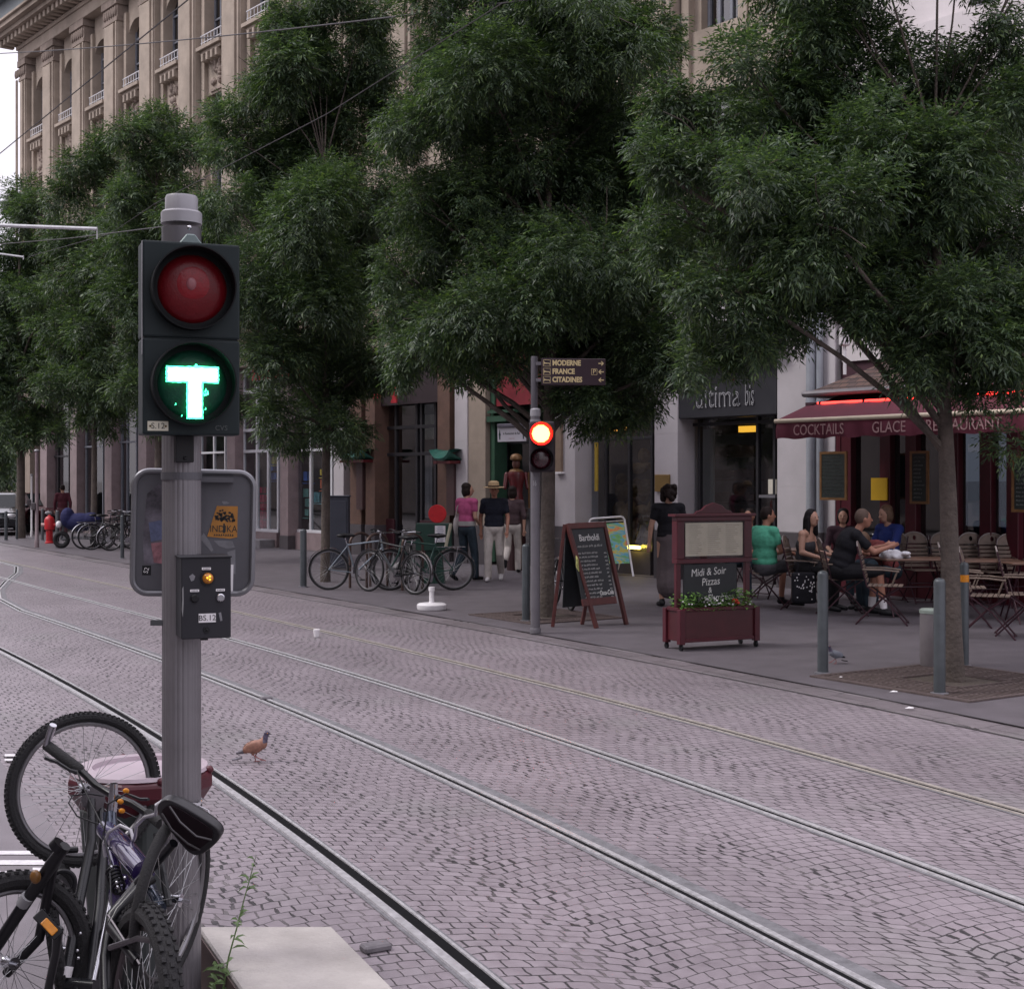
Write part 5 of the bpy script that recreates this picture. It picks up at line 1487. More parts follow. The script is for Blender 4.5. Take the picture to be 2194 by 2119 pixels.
# ---------------------------------------------------------------- pavement furniture
def dg_(y): return F * (CH - PZ) / (y - HY)


def bollard(px, yb, yt, label, w=20, m_=BOLL, band=False):
    d = dg_(yb); p = Q(px, d); h = ZZ(yt, d) - PZ; r = w / 2 * d / F
    T = thing('bollard', label, 'bollard', p, 0, 'grey bollards along the kerb')
    Mx = Matrix.Translation(p)
    m = MB(); m.lathe([(r, .012), (r, h - r * .75), (r * .93, h - r * .45), (r * .72, h - r * .18), (r * .38, h - .003), (.004, h)], 24, Mx); o = m.build('post', m_, T, smooth=True)
    m = MB(); m.lathe([(r * 1.55, .001), (r * 1.55, .014), (r * 1.02, .018)], 24, Mx); m.build('base_ring', STEEL, T, smooth=True)
    if band:
        m = MB(); m.lathe([(r * 1.03, h - .2), (r * 1.03, h - .13)], 24, Mx); m.build('orange_band', AMBR, T, smooth=True)
    return T


bollard(650, 1258, 1133, 'grey bollard left of the row of parked bicycles', 14)
bollard(1127, 1331, 1165, 'grey bollard beside the red lit signal post', 17)
bollard(1763, 1443, 1222, 'grey bollard between the flower planter and the near ash tree', 23)
bollard(2013, 1487, 1238, 'grey bollard in front of the near ash trunk, on the iron grate', 25)
bollard(2066, 1427, 1204, 'grey bollard with an orange band behind the near ash trunk', 19, band=True)
bollard(262, 1197, 1104, 'slim grey bollard in front of the far parked bicycles', 8)
bollard(123, 1174, 1094, 'dark bollard beside the red fire hydrant', 8, DSTEEL)
bollard(91, 1158, 1090, 'dark bollard in front of the pink shop pillar left of the hydrant', 6, DSTEEL)
bollard(36, 1156, 1091, 'pale thin bollard in front of the black car', 5)
bollard(13, 1158, 1095, 'grey bollard cut by the left edge, in front of the black car', 7)
bollard(155, 1141, 1097, 'dark bollard by the shop wall beyond the blue scooter', 6, DSTEEL)

# second signal post with hotel direction sign
dS = dg_(1357); p0 = Q(1147, dS)
T = thing('signal_post', 'grey signal post with a glowing red lamp under a dark hotel direction sign', 'signal post', p0)
GP = mat('grey_post_paint', (.15, .142, .158), .5, .3, .12, 5, dirt=.3)
m = MB(); m.lathe([(.058, 0), (.058, ZZ(878, dS) - PZ)], 28, Matrix.Translation(p0)); pl_ = m.build('post', GP, T, smooth=True)
m = MB(); m.lathe([(.066, 0), (.07, .05), (.062, .07)], 28, Matrix.Translation(p0)); m.build('foot_collar', GP, T, smooth=True)
m = MB(); m.lathe([(.064, ZZ(892, dS) - PZ), (.064, ZZ(878, dS) - PZ), (.048, ZZ(875, dS) - PZ)], 28, Matrix.Translation(p0)); m.build('top_collar', CAPM, T, smooth=True)
pu = p0 + Vector((-.012, 0, 0))
m = MB(); m.lathe([(.0435, ZZ(880, dS) - PZ), (.0435, ZZ(766, dS) - PZ), (.04, ZZ(764, dS) - PZ)], 24, Matrix.Translation(pu)); m.build('upper_post', mat('dark_post_paint', (.075, .07, .082), .5, .2, .1, 5), T, smooth=True)
Hs = frame((.03, -1, 0), (0, 0, 1), P(1162, 957, dS - .16))
RB = mat('dark_plum_housing', (.02, .012, .018), .5)
m = MB(); m.bb(-.155, .155, -.31, .31, -.12, 0, Hs); hd = m.build('signal_head', RB, T, bevel=.04, seg=3)
for yc in (.155, -.15):
    visor((-.015, yc), .145, .16, hd, Hs)
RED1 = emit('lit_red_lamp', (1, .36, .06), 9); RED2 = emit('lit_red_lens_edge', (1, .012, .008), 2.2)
m = MB(); m.ell((0, 0, 0), (.108, .108, .02), 10, 8, Hs @ Matrix.Translation((-.02, .155, .05))); m.build('lit_lamp', RED1, hd)
m = MB(); m.lathe([(.139, .03), (.139, .04)], 32, Hs @ Matrix.Translation((-.018, .155, 0))); m.build('lit_lens', RED2, hd)  # added glowing disc that imitates the bloom halo round the lamp
m = MB(); m.ell((0, 0, 0), (.125, .125, .03), 28, 8, Hs @ Matrix.Translation((-.018, -.15, .02))); m.build('dark_lens', mat('dark_red_lens', (.04, .006, .012), .2, 0, .3, 50, coat=.4), hd, smooth=True)
for y in (905, 1000):
    m = MB(); m.lathe([(.064, ZZ(y + 6, dS) - PZ), (.064, ZZ(y - 6, dS) - PZ)], 24, Matrix.Translation(p0)); m.bar(P(1150, y, dS - .03), P(1160, y, dS - .17), .03, .03); m.build('bracket', CAPM, T)
Ds = frame((.1, -1, 0), (0, 0, 1), P(1229, 797, dS - .05))
DSM = mat('dark_brown_sign', (.032, .016, .024), .45, 0, .06, 5)
m = MB(); m.bb(-.395, .395, -.163, .163, -.03, 0, Ds); ds = m.build('direction_sign', DSM, T, bevel=.006)
for y in (-.1, .1):
    m = MB(); m.bar(Ds @ Vector((-.4, y, -.02)), Ds @ Vector((-.46, y, -.02)), .03, .04); m.build('sign_arm', GP, ds)
for (word, y, ar, pk) in (('MODERNE', .105, 1, 0), ('FRANCE', .002, -1, 1), ('CITADINES', -.098, -1, 0)):
    text(word, .088, CREAM, ds, Ds @ Matrix.Translation((-.262, y, .002)), ex=.002, align='LEFT', sx=.84, off=.0035)
    m = MB(); bxm = Ds @ Matrix.Translation((-.33, y, .0005))
    for (a, b_, c_, e_) in ((-.045, .045, .036, .04), (-.045, .045, -.04, -.036), (-.045, -.041, -.04, .04), (.041, .045, -.04, .04)): m.bb(a, b_, c_, e_, 0, .003, bxm)
    m.build('bed_icon_frame', CREAM, ds)
    m = MB(); m.prism([(-.036, -.022), (-.031, -.022), (-.031, -.008), (.03, -.008), (.03, -.022), (.036, -.022), (.036, .0), (-.012, .004), (-.031, .012), (-.031, .02), (-.036, .02)], .0005, .003, bxm); m.build('bed_icon', CREAM, ds)
    m = MB(); am = Ds @ Matrix.Translation((.34, y, .0005)) @ Matrix.Diagonal((ar, 1, 1, 1))
    pa = [(-.034, -.006), (.012, -.006), (-.004, -.026), (.01, -.026), (.034, 0), (.01, .026), (-.004, .026), (.012, .006), (-.034, .006)]
    if ar < 0: pa = pa[::-1]
    m.prism(pa, 0, .003, am); m.build('arrow', CREAM, ds)
    if pk:
        m = MB(); bm2 = Ds @ Matrix.Translation((.255, y, .0005))
        for (a, b_, c_, e_) in ((-.036, .036, .034, .038), (-.036, .036, -.038, -.034), (-.036, -.032, -.038, .038), (.032, .036, -.038, .038)): m.bb(a, b_, c_, e_, 0, .003, bm2)
        m.build('parking_frame', CREAM, ds)
        text('P', .08, CREAM, ds, Ds @ Matrix.Translation((.255, y, .002)), ex=.002)
text('16', .09, mat('faded_white_number', (.4, .4, .42), .7), pl_, frame((0, -1, 0), (0, 0, 1), P(1145, 1036, dS - .06)), ex=.001, sx=.6)


def plane_frame(tl, tr, bl):
    x = (tr - tl).normalized(); n = x.cross(tl - bl).normalized(); y = n.cross(x)
    M = Matrix((x, y, n)).transposed().to_4x4(); M.translation = tl
    return M, (tr - tl).length, (tl - bl).length


def scrawl(m, M, x0, x1, y, h, z=.002):
    """a line of illegible chalk handwriting"""
    x = x0
    while x < x1:
        wl = random.uniform(.03, .07); e = min(x + wl, x1); pts = []
        k = max(3, int((e - x) / .008))
        for i in range(k + 1): pts.append(M @ Vector((x + (e - x) * i / k, y + (h * .5 * (1 if i % 2 else -.6)) * random.uniform(.5, 1.2), z)))
        m.tube(pts, .0022, 4)
        x = e + random.uniform(.008, .02)


# chalkboard menu easel
tl, tr = P(1215, 1122, 17.9), P(1293, 1118, 18.25)
fl, fr = G(1278, 1346, PZ), G(1342, 1338, PZ)
bl2, br2 = G(1184, 1343, PZ), G(1247, 1338, PZ)
T = thing('menu_easel', 'dark red wooden A-frame chalkboard with a handwritten white menu beside the signal post', 'menu board', (fl + br2) / 2)
WRED = mat('oxblood_wood', (.075, .016, .014), .5, 0, .25, 10)
f_bl, f_br = tl.lerp(fl, .78), tr.lerp(fr, .78)
PM, pw, ph = plane_frame(tl, tr, f_bl)
for (a, b_) in ((tl, fl), (tr, fr)):
    m = MB(); m.bar(a, b_, .05, .05, up=tuple(PM.to_3x3() @ Vector((0, 0, 1)))); m.build('leg', WRED, T, bevel=.004)
for (a, b_) in ((tl, bl2), (tr, br2)):
    m = MB(); m.bar(a + Vector((-.03, .01, -.01)), b_, .05, .045); m.build('leg', WRED, T, bevel=.004)
m = MB(); m.bb(.02, pw - .02, -.075, 0, -.018, .022, PM); m.build('top_rail', WRED, T, bevel=.004)
m = MB(); m.bb(.025, pw - .025, -ph, -ph + .09, -.018, .02, PM); m.build('bottom_rail', WRED, T, bevel=.004)
m = MB(); m.bb(.026, pw - .026, -ph + .09, -.075, -.006, .006, PM); cb_ = m.build('chalkboard', SLATE, T)
text('Bartholdi', .125, CHALK, cb_, PM @ Matrix.Translation((pw * .52, -.2, .0075)), ex=.001, sx=.72)
m = MB(); scrawl(m, PM, .1, pw - .1, -.31, .04, .008); m.build('chalk_subtitle', CHALK, cb_)
m = MB()
for i in range(12):
    y = -.4 - i * .052
    scrawl(m, PM, .09, pw - random.uniform(.17, .26), y, .028, .008); scrawl(m, PM, pw - .09, pw - .05, y - .01, .024, .008)
m.build('chalk_lines', CHALK, cb_)
text('Coca-Cola', .085, CHALK, cb_, PM @ Matrix.Translation((pw - .16, -ph + .15, .0075)), ex=.001, sx=.62, shear=.25, off=.0015)
m = MB(); m.tube([PM @ Vector((.04, -.42 - i * .03, .02 + .01 * math.sin(i))) for i in range(8)], [.004, .014, .018, .016, .02, .018, .012, .004], 8); m.build('painted_bottle', mat('painted_beer_motif', (.3, .3, .1), .6, 0, .8, 30), cb_, smooth=True)
BM2, bw_, bh_ = plane_frame(tr + Vector((-.03, .01, 0)), tl + Vector((-.03, .01, 0)), tr.lerp(br2, .8) + Vector((-.02, .01, 0)))
m = MB(); m.bb(.02, bw_ - .02, -bh_, -.02, -.006, .006, BM2); m.build('rear_board', SLATE, T)

# colourful ice cream pavement board
T = thing('pavement_sign', 'white framed A-board with a colourful green, blue and orange picture panel', 'pavement sign', Q(1330, 27.2))
def ice_mat():
    m, t, N, L, b = nt('ice_cream_picture')
    tc = N.new('ShaderNodeTexCoord'); n = N.new('ShaderNodeTexNoise'); n.inputs['Scale'].default_value = 2.6; n.inputs['Detail'].default_value = 3; n.inputs['Distortion'].default_value = 1.4
    mp = N.new('ShaderNodeMapping'); mp.inputs['Scale'].default_value = (1, 1, 2.4); L.new(tc.outputs['Object'], mp.inputs[0]); L.new(mp.outputs[0], n.inputs['Vector'])
    cr = N.new('ShaderNodeValToRGB'); cr.color_ramp.interpolation = 'EASE'
    for i, (p, c) in enumerate(((.28, (.04, .3, .2)), (.4, (.2, .42, .12)), (.47, (.12, .38, .55)), (.55, (.5, .5, .1)), (.63, (.7, .22, .1)), (.74, (.35, .5, .55)))):
        e = cr.color_ramp.elements[i] if i < 2 else cr.color_ramp.elements.new(p)
        e.position = p; e.color = (*c, 1)
    L.new(n.outputs['Fac'], cr.inputs[0]); L.new(cr.outputs[0], b.inputs['Base Color']); b.inputs['Roughness'].default_value = .4
    return m
tl, tr, bl, br = P(1262, 1112, 27.6), P(1341, 1107, 27.9), P(1279, 1232, 27.1), P(1357, 1238, 27.2)
tl, tr = P(1263, 1111, 27.6), P(1338, 1107, 27.9)
m = MB(); m.tube([Q(1279, 27.05), tl + Vector((0, 0, -.06)), tl + Vector((.03, 0, -.015)), tl + Vector((.08, 0, 0)), tr - Vector((.08, 0, 0)), tr + Vector((-.03, 0, -.015)), tr + Vector((0, 0, -.06)), Q(1357, 27.3)], .021, 8); m.build('frame', WHITE, T, smooth=True)
m = MB(); m.tube([Q(1250, 28.0), tl + Vector((0, .02, -.08)), tr + Vector((0, .02, -.08)), Q(1325, 28.3)], .018, 8); m.build('rear_frame', WHITE, T, smooth=True)
a, b_, c_, e_ = tl.lerp(Q(1279, 27.05), .1) + Vector((.03, 0, 0)), tr.lerp(Q(1357, 27.3), .1) - Vector((.03, 0, 0)), tr.lerp(Q(1357, 27.3), .78) - Vector((.03, 0, 0)), tl.lerp(Q(1279, 27.05), .78) + Vector((.03, 0, 0))
m = MB(); o_ = Vector((0, .012, 0)); m.add([a, b_, c_, e_, a + o_, b_ + o_, c_ + o_, e_ + o_], [(3, 2, 1, 0), (4, 5, 6, 7), (0, 1, 5, 4), (1, 2, 6, 5), (2, 3, 7, 6), (3, 0, 4, 7)]); m.build('picture_panel', ice_mat(), T)

# wheeled flower planter with menu case
oP = Q(1458, 15.35); AZ = math.atan2(.45, .95)
T = thing('menu_planter', 'maroon wheeled flower planter carrying a glazed menu case and a small chalkboard', 'planter', oP, AZ)
lk = dict(local=True)
PLW = mat('maroon_planks', (.06, .008, .012), .45, 0, .22, 6, dirt=.3)
m = MB(); m.bb(.03, 1.0, .012, .035, .1, .44); m.bb(.03, 1.0, .305, .328, .1, .44)
m.bb(.012, .035, .03, .31, .1, .44); m.bb(.995, 1.018, .03, .31, .1, .44); m.bb(.03, 1.0, .03, .31, .1, .12)
m.build('planter_box', PLW, T, bevel=.004, **lk)
m = MB()
for x in (0.02, 1.01):
    for y in (.02, .32): m.bb(x - .035, x + .035, y - .035, y + .035, .07, .455)
m.bb(.055, .975, -.004, .03, .43, .47); m.bb(.055, .975, .31, .345, .43, .47); m.bb(.055, .975, -.004, .02, .09, .13)
m.bb(-.005, .03, .055, .285, .43, .47); m.bb(1.0, 1.035, .055, .285, .43, .47)
m.build('planter_frame', MAROON, T, bevel=.005, **lk)
for x in (0.02, 1.01):
    for y in (.02, .32):
        m = MB(); m.tube([(x - .012, y, .032), (x + .012, y, .032)], .032, 14); m.bb(x - .018, x + .018, y - .01, y + .01, .03, .07); m.build('castor', BLACK, T, smooth=True, **lk)
m = MB(); m.bb(.04, .99, .04, .3, .36, .41); m.build('soil', SOIL, T, **lk)
for x in (.07, .99):
    m = MB(); m.bb(x - .03, x + .03, .15, .2, .42, 1.5); m.build('post', MAROON, T, bevel=.004, **lk)
m = MB(); m.bb(.03, 1.03, .12, .23, .95, 1.0); m.bb(.03, 1.03, .12, .23, 1.42, 1.47); m.bb(.03, .13, .121, .229, 1.0, 1.42); m.bb(.93, 1.03, .121, .229, 1.0, 1.42); m.bb(.13, .93, .19, .228, 1.0, 1.42)
cs = m.build('menu_case', MAROON, T, bevel=.005, **lk)
m = MB(); m.bb(-.01, 1.07, .09, .25, 1.47, 1.5); m.build('case_ledge', MAROON, cs, bevel=.005, **lk)
cp = [(.28, 1.5), (.8, 1.5), (.76, 1.53), (.7, 1.545), (.65, 1.59), (.54, 1.625), (.43, 1.59), (.38, 1.545), (.32, 1.53)]
m = MB(); m.prism([(x, z) for x, z in cp], -.19, -.15, Matrix(((1, 0, 0, 0), (0, 0, -1, 0), (0, 1, 0, 0), (0, 0, 0, 1)))); m.build('crest', MAROON, cs, bevel=.004, **lk)
m = MB(); m.bb(.15, .91, .134, .1385, 1.03, 1.4); pp = m.build('menu_sheet', mat('aged_menu_paper', (.55, .49, .39), .7, 0, .1, 6), cs, **lk)
m = MB()
for cx in (.19, .44, .68):
    for i in range(15): m.bb(cx, cx + random.uniform(.1, .19), .1325, .1336, 1.37 - i * .022, 1.373 - i * .022)
m.build('menu_print', mat('faded_print', (.16, .13, .1), .8), pp, **lk)
m = MB(); m.bb(.13, .93, .122, .125, 1.0, 1.42); m.build('case_glass', glass('clear_case_glass', (.96, .97, .97), 0.0), cs, **lk)
m = MB(); m.bb(.13, .83, .135, .16, .5, .94); sb_ = m.build('chalkboard', SLATE, T, bevel=.003, **lk)
LM = Matrix(((1, 0, 0, 0), (0, 0, -1, 0), (0, 1, 0, 0), (0, 0, 0, 1)))
for (wd_, x, z, s_) in (('Midi & Soir', .45, .85, .12), ('Pizzas', .48, .74, .12), ('&', .47, .645, .09), ('les Flambées', .55, .56, .11)):
    text(wd_, s_, CHALK, sb_, Matrix.Translation((x, .133, z)) @ LM @ Matrix.Rotation(R(3), 4, 'Z'), ex=.001, sx=.85, local=True, shear=.15)
LFG = mat('planter_leaf_green', (.12, .24, .05), .5, 0, .5, 25)
m = MB()
for i in range(1500):
    x = random.uniform(.04, .99); y = random.uniform(-.02, .33); h = (.07 + .13 * max(0, math.cos((x - .85) * 5)) + .1 * max(0, math.cos((x - .25) * 6)) + .05 * random.random())
    z = .43 + random.random() * h; a = random.uniform(0, 6.28); l_ = random.uniform(.018, .035)
    d1 = Vector((math.cos(a), math.sin(a), random.uniform(-.5, .6))) * l_; d2 = Vector((-math.sin(a), math.cos(a), random.uniform(-.3, .3))) * l_ * .5; c_ = Vector((x, y, z))
    m.add([c_ - d1, c_ + d2, c_ + d1, c_ - d2], [(0, 1, 2, 3)])
m.build('flower_leaves', LFG, T, **lk)
m = MB()
for (x0, n_) in ((.42, 16), (.5, 10), (.66, 5), (.95, 3), (.06, 3)):
    for i in range(n_): m.ell((x0 + random.uniform(-.1, .1), random.uniform(-.03, .1), .48 + random.uniform(0, .09)), (.013, .013, .009), 6, 5)
m.build('white_flowers', WHITE, T, **lk)
m = MB()
for i in range(7): m.ell((.74 + random.uniform(-.03, .03), random.uniform(-.01, .05), .52 + random.uniform(-.02, .03)), (.02, .02, .016), 7, 5)
m.build('red_flower', mat('red_petals', (.5, .05, .02), .6), T, **lk)

# parasol foot
d_ = 20.3; pb = Q(925, d_)
T = thing('parasol_base', 'round white parasol foot with an empty tube standing alone on the pavement', 'parasol base', pb)
m = MB(); m.lathe([(.205, .005), (.215, .03), (.215, .075), (.19, .095), (.06, .105)], 32, Matrix.Translation(pb)); m.build('foot', WHITE, T, smooth=True)
m = MB(); m.lathe([(.042, .1), (.036, .13), (.036, .27), (.045, .275), (.045, .33), (.03, .33)], 20, Matrix.Translation(pb)); m.build('tube', WHITE, T, smooth=True)

# green stand with red disc and notice
pg = Q(930, 25.6)
T = thing('notice_stand', 'dark green stand topped by a red disc with a white notice, behind the bicycles', 'stand', pg)
GRS = mat('bottle_green_paint', (.012, .045, .032), .4, 0, .15, 6)
m = MB(); m.box(P(930, 1150, 25.6), (.65, .3, .5)); m.build('box', GRS, T, bevel=.01)
m = MB(); a = P(930, 1180, 25.6); m.add([(a.x - .22, 25.5, PZ), (a.x + .2, 25.5, PZ), (a.x + .13, 25.5, a.z + .02), (a.x - .15, 25.5, a.z + .02), (a.x - .22, 25.8, PZ), (a.x + .2, 25.8, PZ), (a.x + .13, 25.8, a.z + .02), (a.x - .15, 25.8, a.z + .02)], [(0, 1, 2, 3), (7, 6, 5, 4), (0, 4, 5, 1), (1, 5, 6, 2), (2, 6, 7, 3), (3, 7, 4, 0)]); m.build('pedestal', GRS, T)
m = MB(); m.lathe([(.165, -.012), (.168, 0), (.16, .012)], 36, frame((-.1, -1, 0), (0, 0, 1), P(937, 1101, 25.5))); m.build('red_disc', mat('red_disc_paint', (.5, .015, .02), .4), T, smooth=True)
m = MB(); m.box(P(943, 1144, 25.42), (.19, .008, .3)); nt_ = m.build('notice', WHITE, T)
m = MB()
for i in range(8): q = P(943, 1129 + i * 4.2, 25.412); m.box(q, (.13 * random.uniform(.7, 1), .002, .008))
m.build('notice_print', mat('blue_grey_print', (.2, .22, .35), .7), nt_)
m = MB(); m.tube([P(966, 1122, 25.3), P(955, 1172, 25.3)], .03, 8); m.build('folded_cloth', mat('pale_khaki_cloth', (.42, .4, .3), .9), T, smooth=True)

# electrical cabinet by the tree
pc_ = Q(727, 29.5)
T = thing('street_cabinet', 'dark blue grey street cabinet behind the tree trunk and bicycles', 'cabinet', pc_)
CAB = mat('blue_grey_cabinet', (.05, .055, .075), .5, 0, .12, 4)
m = MB(); m.box((pc_.x, pc_.y, PZ + .78), (.42, .35, 1.5)); m.build('body', CAB, T, bevel=.01)
m = MB(); m.box((pc_.x, pc_.y, PZ + 1.545), (.46, .39, .03)); m.build('lid', CAB, T, bevel=.008)
m = MB(); m.bb(pc_.x - .17, pc_.x + .17, pc_.y - .19, pc_.y - .176, PZ + .12, PZ + 1.45); m.build('door', CAB, T, bevel=.005)

# hoop racks
HOOP = mat('brown_hoop_steel', (.08, .05, .042), .5, .4, .2, 8)
for (px, d, lab) in ((772, 24.6, 'brown steel bicycle hoop, leftmost of the three behind the bicycles'), (808, 24.3, 'brown steel bicycle hoop in the middle of the three behind the bicycles'), (884, 24.0, 'brown steel bicycle hoop beside the notice stand, rightmost of the three')):
    p = Q(px, d); w_ = .16; m = MB()
    pts = [p + Vector((-w_, -.18, 0))] + [p + Vector((-w_ * math.cos(a), -.18 * math.cos(a), .78 + .17 * math.sin(a))) for a in np.linspace(0, math.pi, 11)] + [p + Vector((w_, .18, 0))]
    m.tube(pts, .024, 8); m.build('bicycle_rack', HOOP, smooth=True, label=lab, cat='bike rack', group='brown bicycle hoops')


# ---------------------------------------------------------------- ordinary parked bicycles
def city_bike(loc, rz, label, frame_m, tyre=RUBBER, guard=CHROME, rack=True, rim=RIMM, lean=0.0, ladies=False, group='bicycles parked at the hoops'):
    T = thing('bicycle', label, 'bicycle', loc, rz, group)
    T.rotation_euler = (lean, 0, rz)
    k = 1.03; Rw = .34 * k
    lc = dict(local=True)
    MWD[T.name] = Matrix.Identity(4)
    rx, fx = -.53 * k, .53 * k
    for x in (rx, fx): wheel(T, (x, 0, Rw), (0, 1, 0), Rw, .018, 28, 0, rim, .035, .0014, 44, tyre_m=tyre)
    bb = Vector((-.09, 0, .29)); st_ = Vector((-.24, 0, .8)); hd1, hd0 = Vector((.34, 0, .86)), Vector((.365, 0, .72))
    m = MB()
    m.tube([bb, st_], .016, 8)
    if ladies: m.tube([st_ + Vector((.05, 0, -.22)), Vector((.1, 0, .52)), hd0 + Vector((0, 0, .03))], .017, 8); m.tube([bb, Vector((.12, 0, .42)), hd0], .018, 8)
    else: m.tube([st_ + Vector((.01, 0, -.03)), hd1 + Vector((.0, 0, -.02))], .016, 8); m.tube([bb, hd0], .019, 8)
    m.tube([hd0 + Vector((.006, 0, -.03)), hd1], .021, 8)
    for s_ in (-1, 1):
        m.tube([bb + Vector((0, s_ * .02, 0)), Vector((rx, s_ * .06, Rw))], .01, 6); m.tube([st_ + Vector((.01, s_ * .02, -.05)), Vector((rx, s_ * .06, Rw))], .009, 6)
    m.build('frame', frame_m, T, smooth=True, **lc)
    m = MB()
    for s_ in (-1, 1): m.tube([hd0 + Vector((.01, s_ * .03, -.03)), hd0 + Vector((.03, s_ * .045, -.12)), Vector((fx, s_ * .055, Rw))], [.014, .013, .009], 6)
    m.build('fork', frame_m, T, smooth=True, **lc)
    m = MB(); m.tube([st_, st_ + Vector((-.03, 0, .1))], .012, 8); m.build('seat_post', CHROME, T, smooth=True, **lc)
    m = MB(); sp = st_ + Vector((-.03, 0, .13)); m.ell(sp + Vector((-.06, 0, 0)), (.09, .085, .035), 14, 8); m.cap(sp + Vector((-.02, 0, .0)), sp + Vector((.15, 0, .005)), .045, .02); m.build('saddle', BLACK, T, smooth=True, **lc)
    m = MB(); tp = hd1 + Vector((-.02, 0, .13)); m.tube([hd1, tp], .012, 8); m.tube([tp + Vector((-.14, -.28, .02)), tp + Vector((-.03, -.22, .03)), tp + Vector((.03, -.1, .01)), tp, tp + Vector((.03, .1, .01)), tp + Vector((-.03, .22, .03)), tp + Vector((-.14, .28, .02))], .011, 8); hb = m.build('handlebar', CHROME, T, smooth=True, **lc)
    for s_ in (-1, 1):
        m = MB(); m.tube([tp + Vector((-.15, s_ * .282, .02)), tp + Vector((-.05, s_ * .23, .03))], .016, 8); m.build('grip', BLACK, hb, smooth=True, **lc)
    m = MB(); m.lathe([(.085, -.003), (.085, .003)], 30, frame((0, 1, 0), (0, 0, 1), bb + Vector((0, -.045, 0))), flute=.06, fl=2); m.tube([bb + Vector((0, -.06, 0)), bb + Vector((.12, -.07, -.12))], .009, 6); m.tube([bb + Vector((0, .06, 0)), bb + Vector((-.12, .07, .12))], .009, 6); m.tube([bb + Vector((0, -.06, 0)), bb + Vector((0, .06, 0))], .02, 8)
    cr_ = m.build('crank', CHROME, T, **lc)
    for (a_, s_) in ((Vector((.12, -.11, -.12)), 1), (Vector((-.12, .11, .12)), 1)):
        m = MB(); m.box(bb + a_, (.09, .08, .022)); m.build('pedal', BLACK, cr_, **lc)
    m = MB(); m.tube([bb + Vector((0, -.045, .085)), Vector((rx, -.045, Rw + .035))], .004, 5); m.tube([bb + Vector((0, -.045, -.085)), Vector((rx, -.045, Rw - .035))], .004, 5); m.lathe([(.035, -.01), (.035, .01)], 16, frame((0, 1, 0), (0, 0, 1), (rx, -.045, Rw))); m.build('chain', mat('oily_chain', (.05, .045, .04), .5, .6), T, **lc)
    if guard:
        for x, a0, a1 in ((rx, R(20), R(200)), (fx, R(-10), R(150))):
            m = MB(); vs = []; fs = []; n_ = 26
            for i in range(n_ + 1):
                a = a0 + (a1 - a0) * i / n_
                for (y, r_) in ((-.028, Rw + .018), (0, Rw + .028), (.028, Rw + .018)): vs.append((x + r_ * math.cos(a), y, Rw + r_ * math.sin(a)))
            for i in range(n_):
                for j in range(2): fs.append((i * 3 + j, i * 3 + j + 1, (i + 1) * 3 + j + 1, (i + 1) * 3 + j))
            m.add(vs, fs); m.build('mudguard', guard, T, smooth=True, **lc)
    if rack:
        m = MB()
        for s_ in (-1, 1):
            m.tube([Vector((rx, s_ * .065, Rw)), Vector((rx - .08, s_ * .06, .74))], .006, 6); m.tube([Vector((rx + .28, s_ * .06, .74)), Vector((rx - .2, s_ * .06, .74))], .006, 6)
        for x in (-.2, -.05, .1, .28): m.tube([Vector((rx + x, -.06, .74)), Vector((rx + x, .06, .74))], .005, 6)
        m.build('rack', CHROME, T, smooth=True, **lc)
    MWD[T.name] = Matrix.Translation(Vector(loc)) @ Matrix.Rotation(rz, 4, 'Z')
    return T


SILV = mat('silver_blue_frame', (.18, .21, .24), .3, .6, .1, 10)
DGRN = mat('dark_green_frame', (.012, .05, .04), .3, .1, .1, 10, coat=.5)
TANW = mat('tan_wall_tyre', (.2, .14, .06), .7, 0, .2, 20)
city_bike(Q(773, 24.0), R(4), 'silver blue bicycle with silver mudguards, leftmost of the bicycles at the hoops', SILV, RUBBER, CHROME, False, lean=R(-5))
city_bike(Q(862, 23.7), R(112), 'black racing bicycle in the middle of the hoops, front wheel towards the street', FRB, RUBBER, None, False, lean=R(6))
city_bike(Q(903, 23.9), R(181), 'dark green bicycle with silver mudguards, rightmost at the hoops', DGRN, RUBBER, CHROME, True, lean=R(4))
city_bike(Q(838, 23.3), R(140), 'grey bicycle standing across the others between the hoops', FRG, RUBBER, CHROME, False, lean=R(5))
city_bike(Q(1205, 20.6), R(100), 'dark bicycle chained to the ash tree, half hidden by the chalkboard easel', FRB, RUBBER, CHROME, False, lean=R(4), group='bicycles locked to trees')

# ---------------------------------------------------------------- restaurant front: awning, porch roof, neon, boards
AWN = mat('burgundy_canvas', (.1, .014, .03), .75, 0, .12, 3, bump=.1, bs=200)
ta, tb = fp(1664, s=2.2), fp(2300, s=2.2)
zf = ZZ(903, 21.8); zb = ZZ(941, 21.8)
Aw = thing('awning', 'burgundy restaurant awning with a lettered valance and a cream front bar', 'awning', FO + FD * ta + FN * 2.2)
m = MB()
def fw(t, s, z): return FM @ Vector((t, s, z))
n_ = 30
vs = []; fs = []
for i in range(n_ + 1):
    t = ta + (tb - ta) * i / n_
    sag = .02 * math.sin(i * 2.1)
    inset = .55 if i == 0 else 0
    vs += [fw(t, 2.2, zf + .02), fw(t - (0 if i else .0), 1.5, zf + .26 + sag * .5), fw(t - (inset if i == 0 else 0), .75, zf + .48)]
for i in range(n_): fs += [(3 * i, 3 * i + 1, 3 * i + 4, 3 * i + 3), (3 * i + 1, 3 * i + 2, 3 * i + 5, 3 * i + 4)]
m.add(vs, fs); m.build('canopy', AWN, Aw, smooth=True)
m = MB(); vs = []; fs = []; n_ = 120
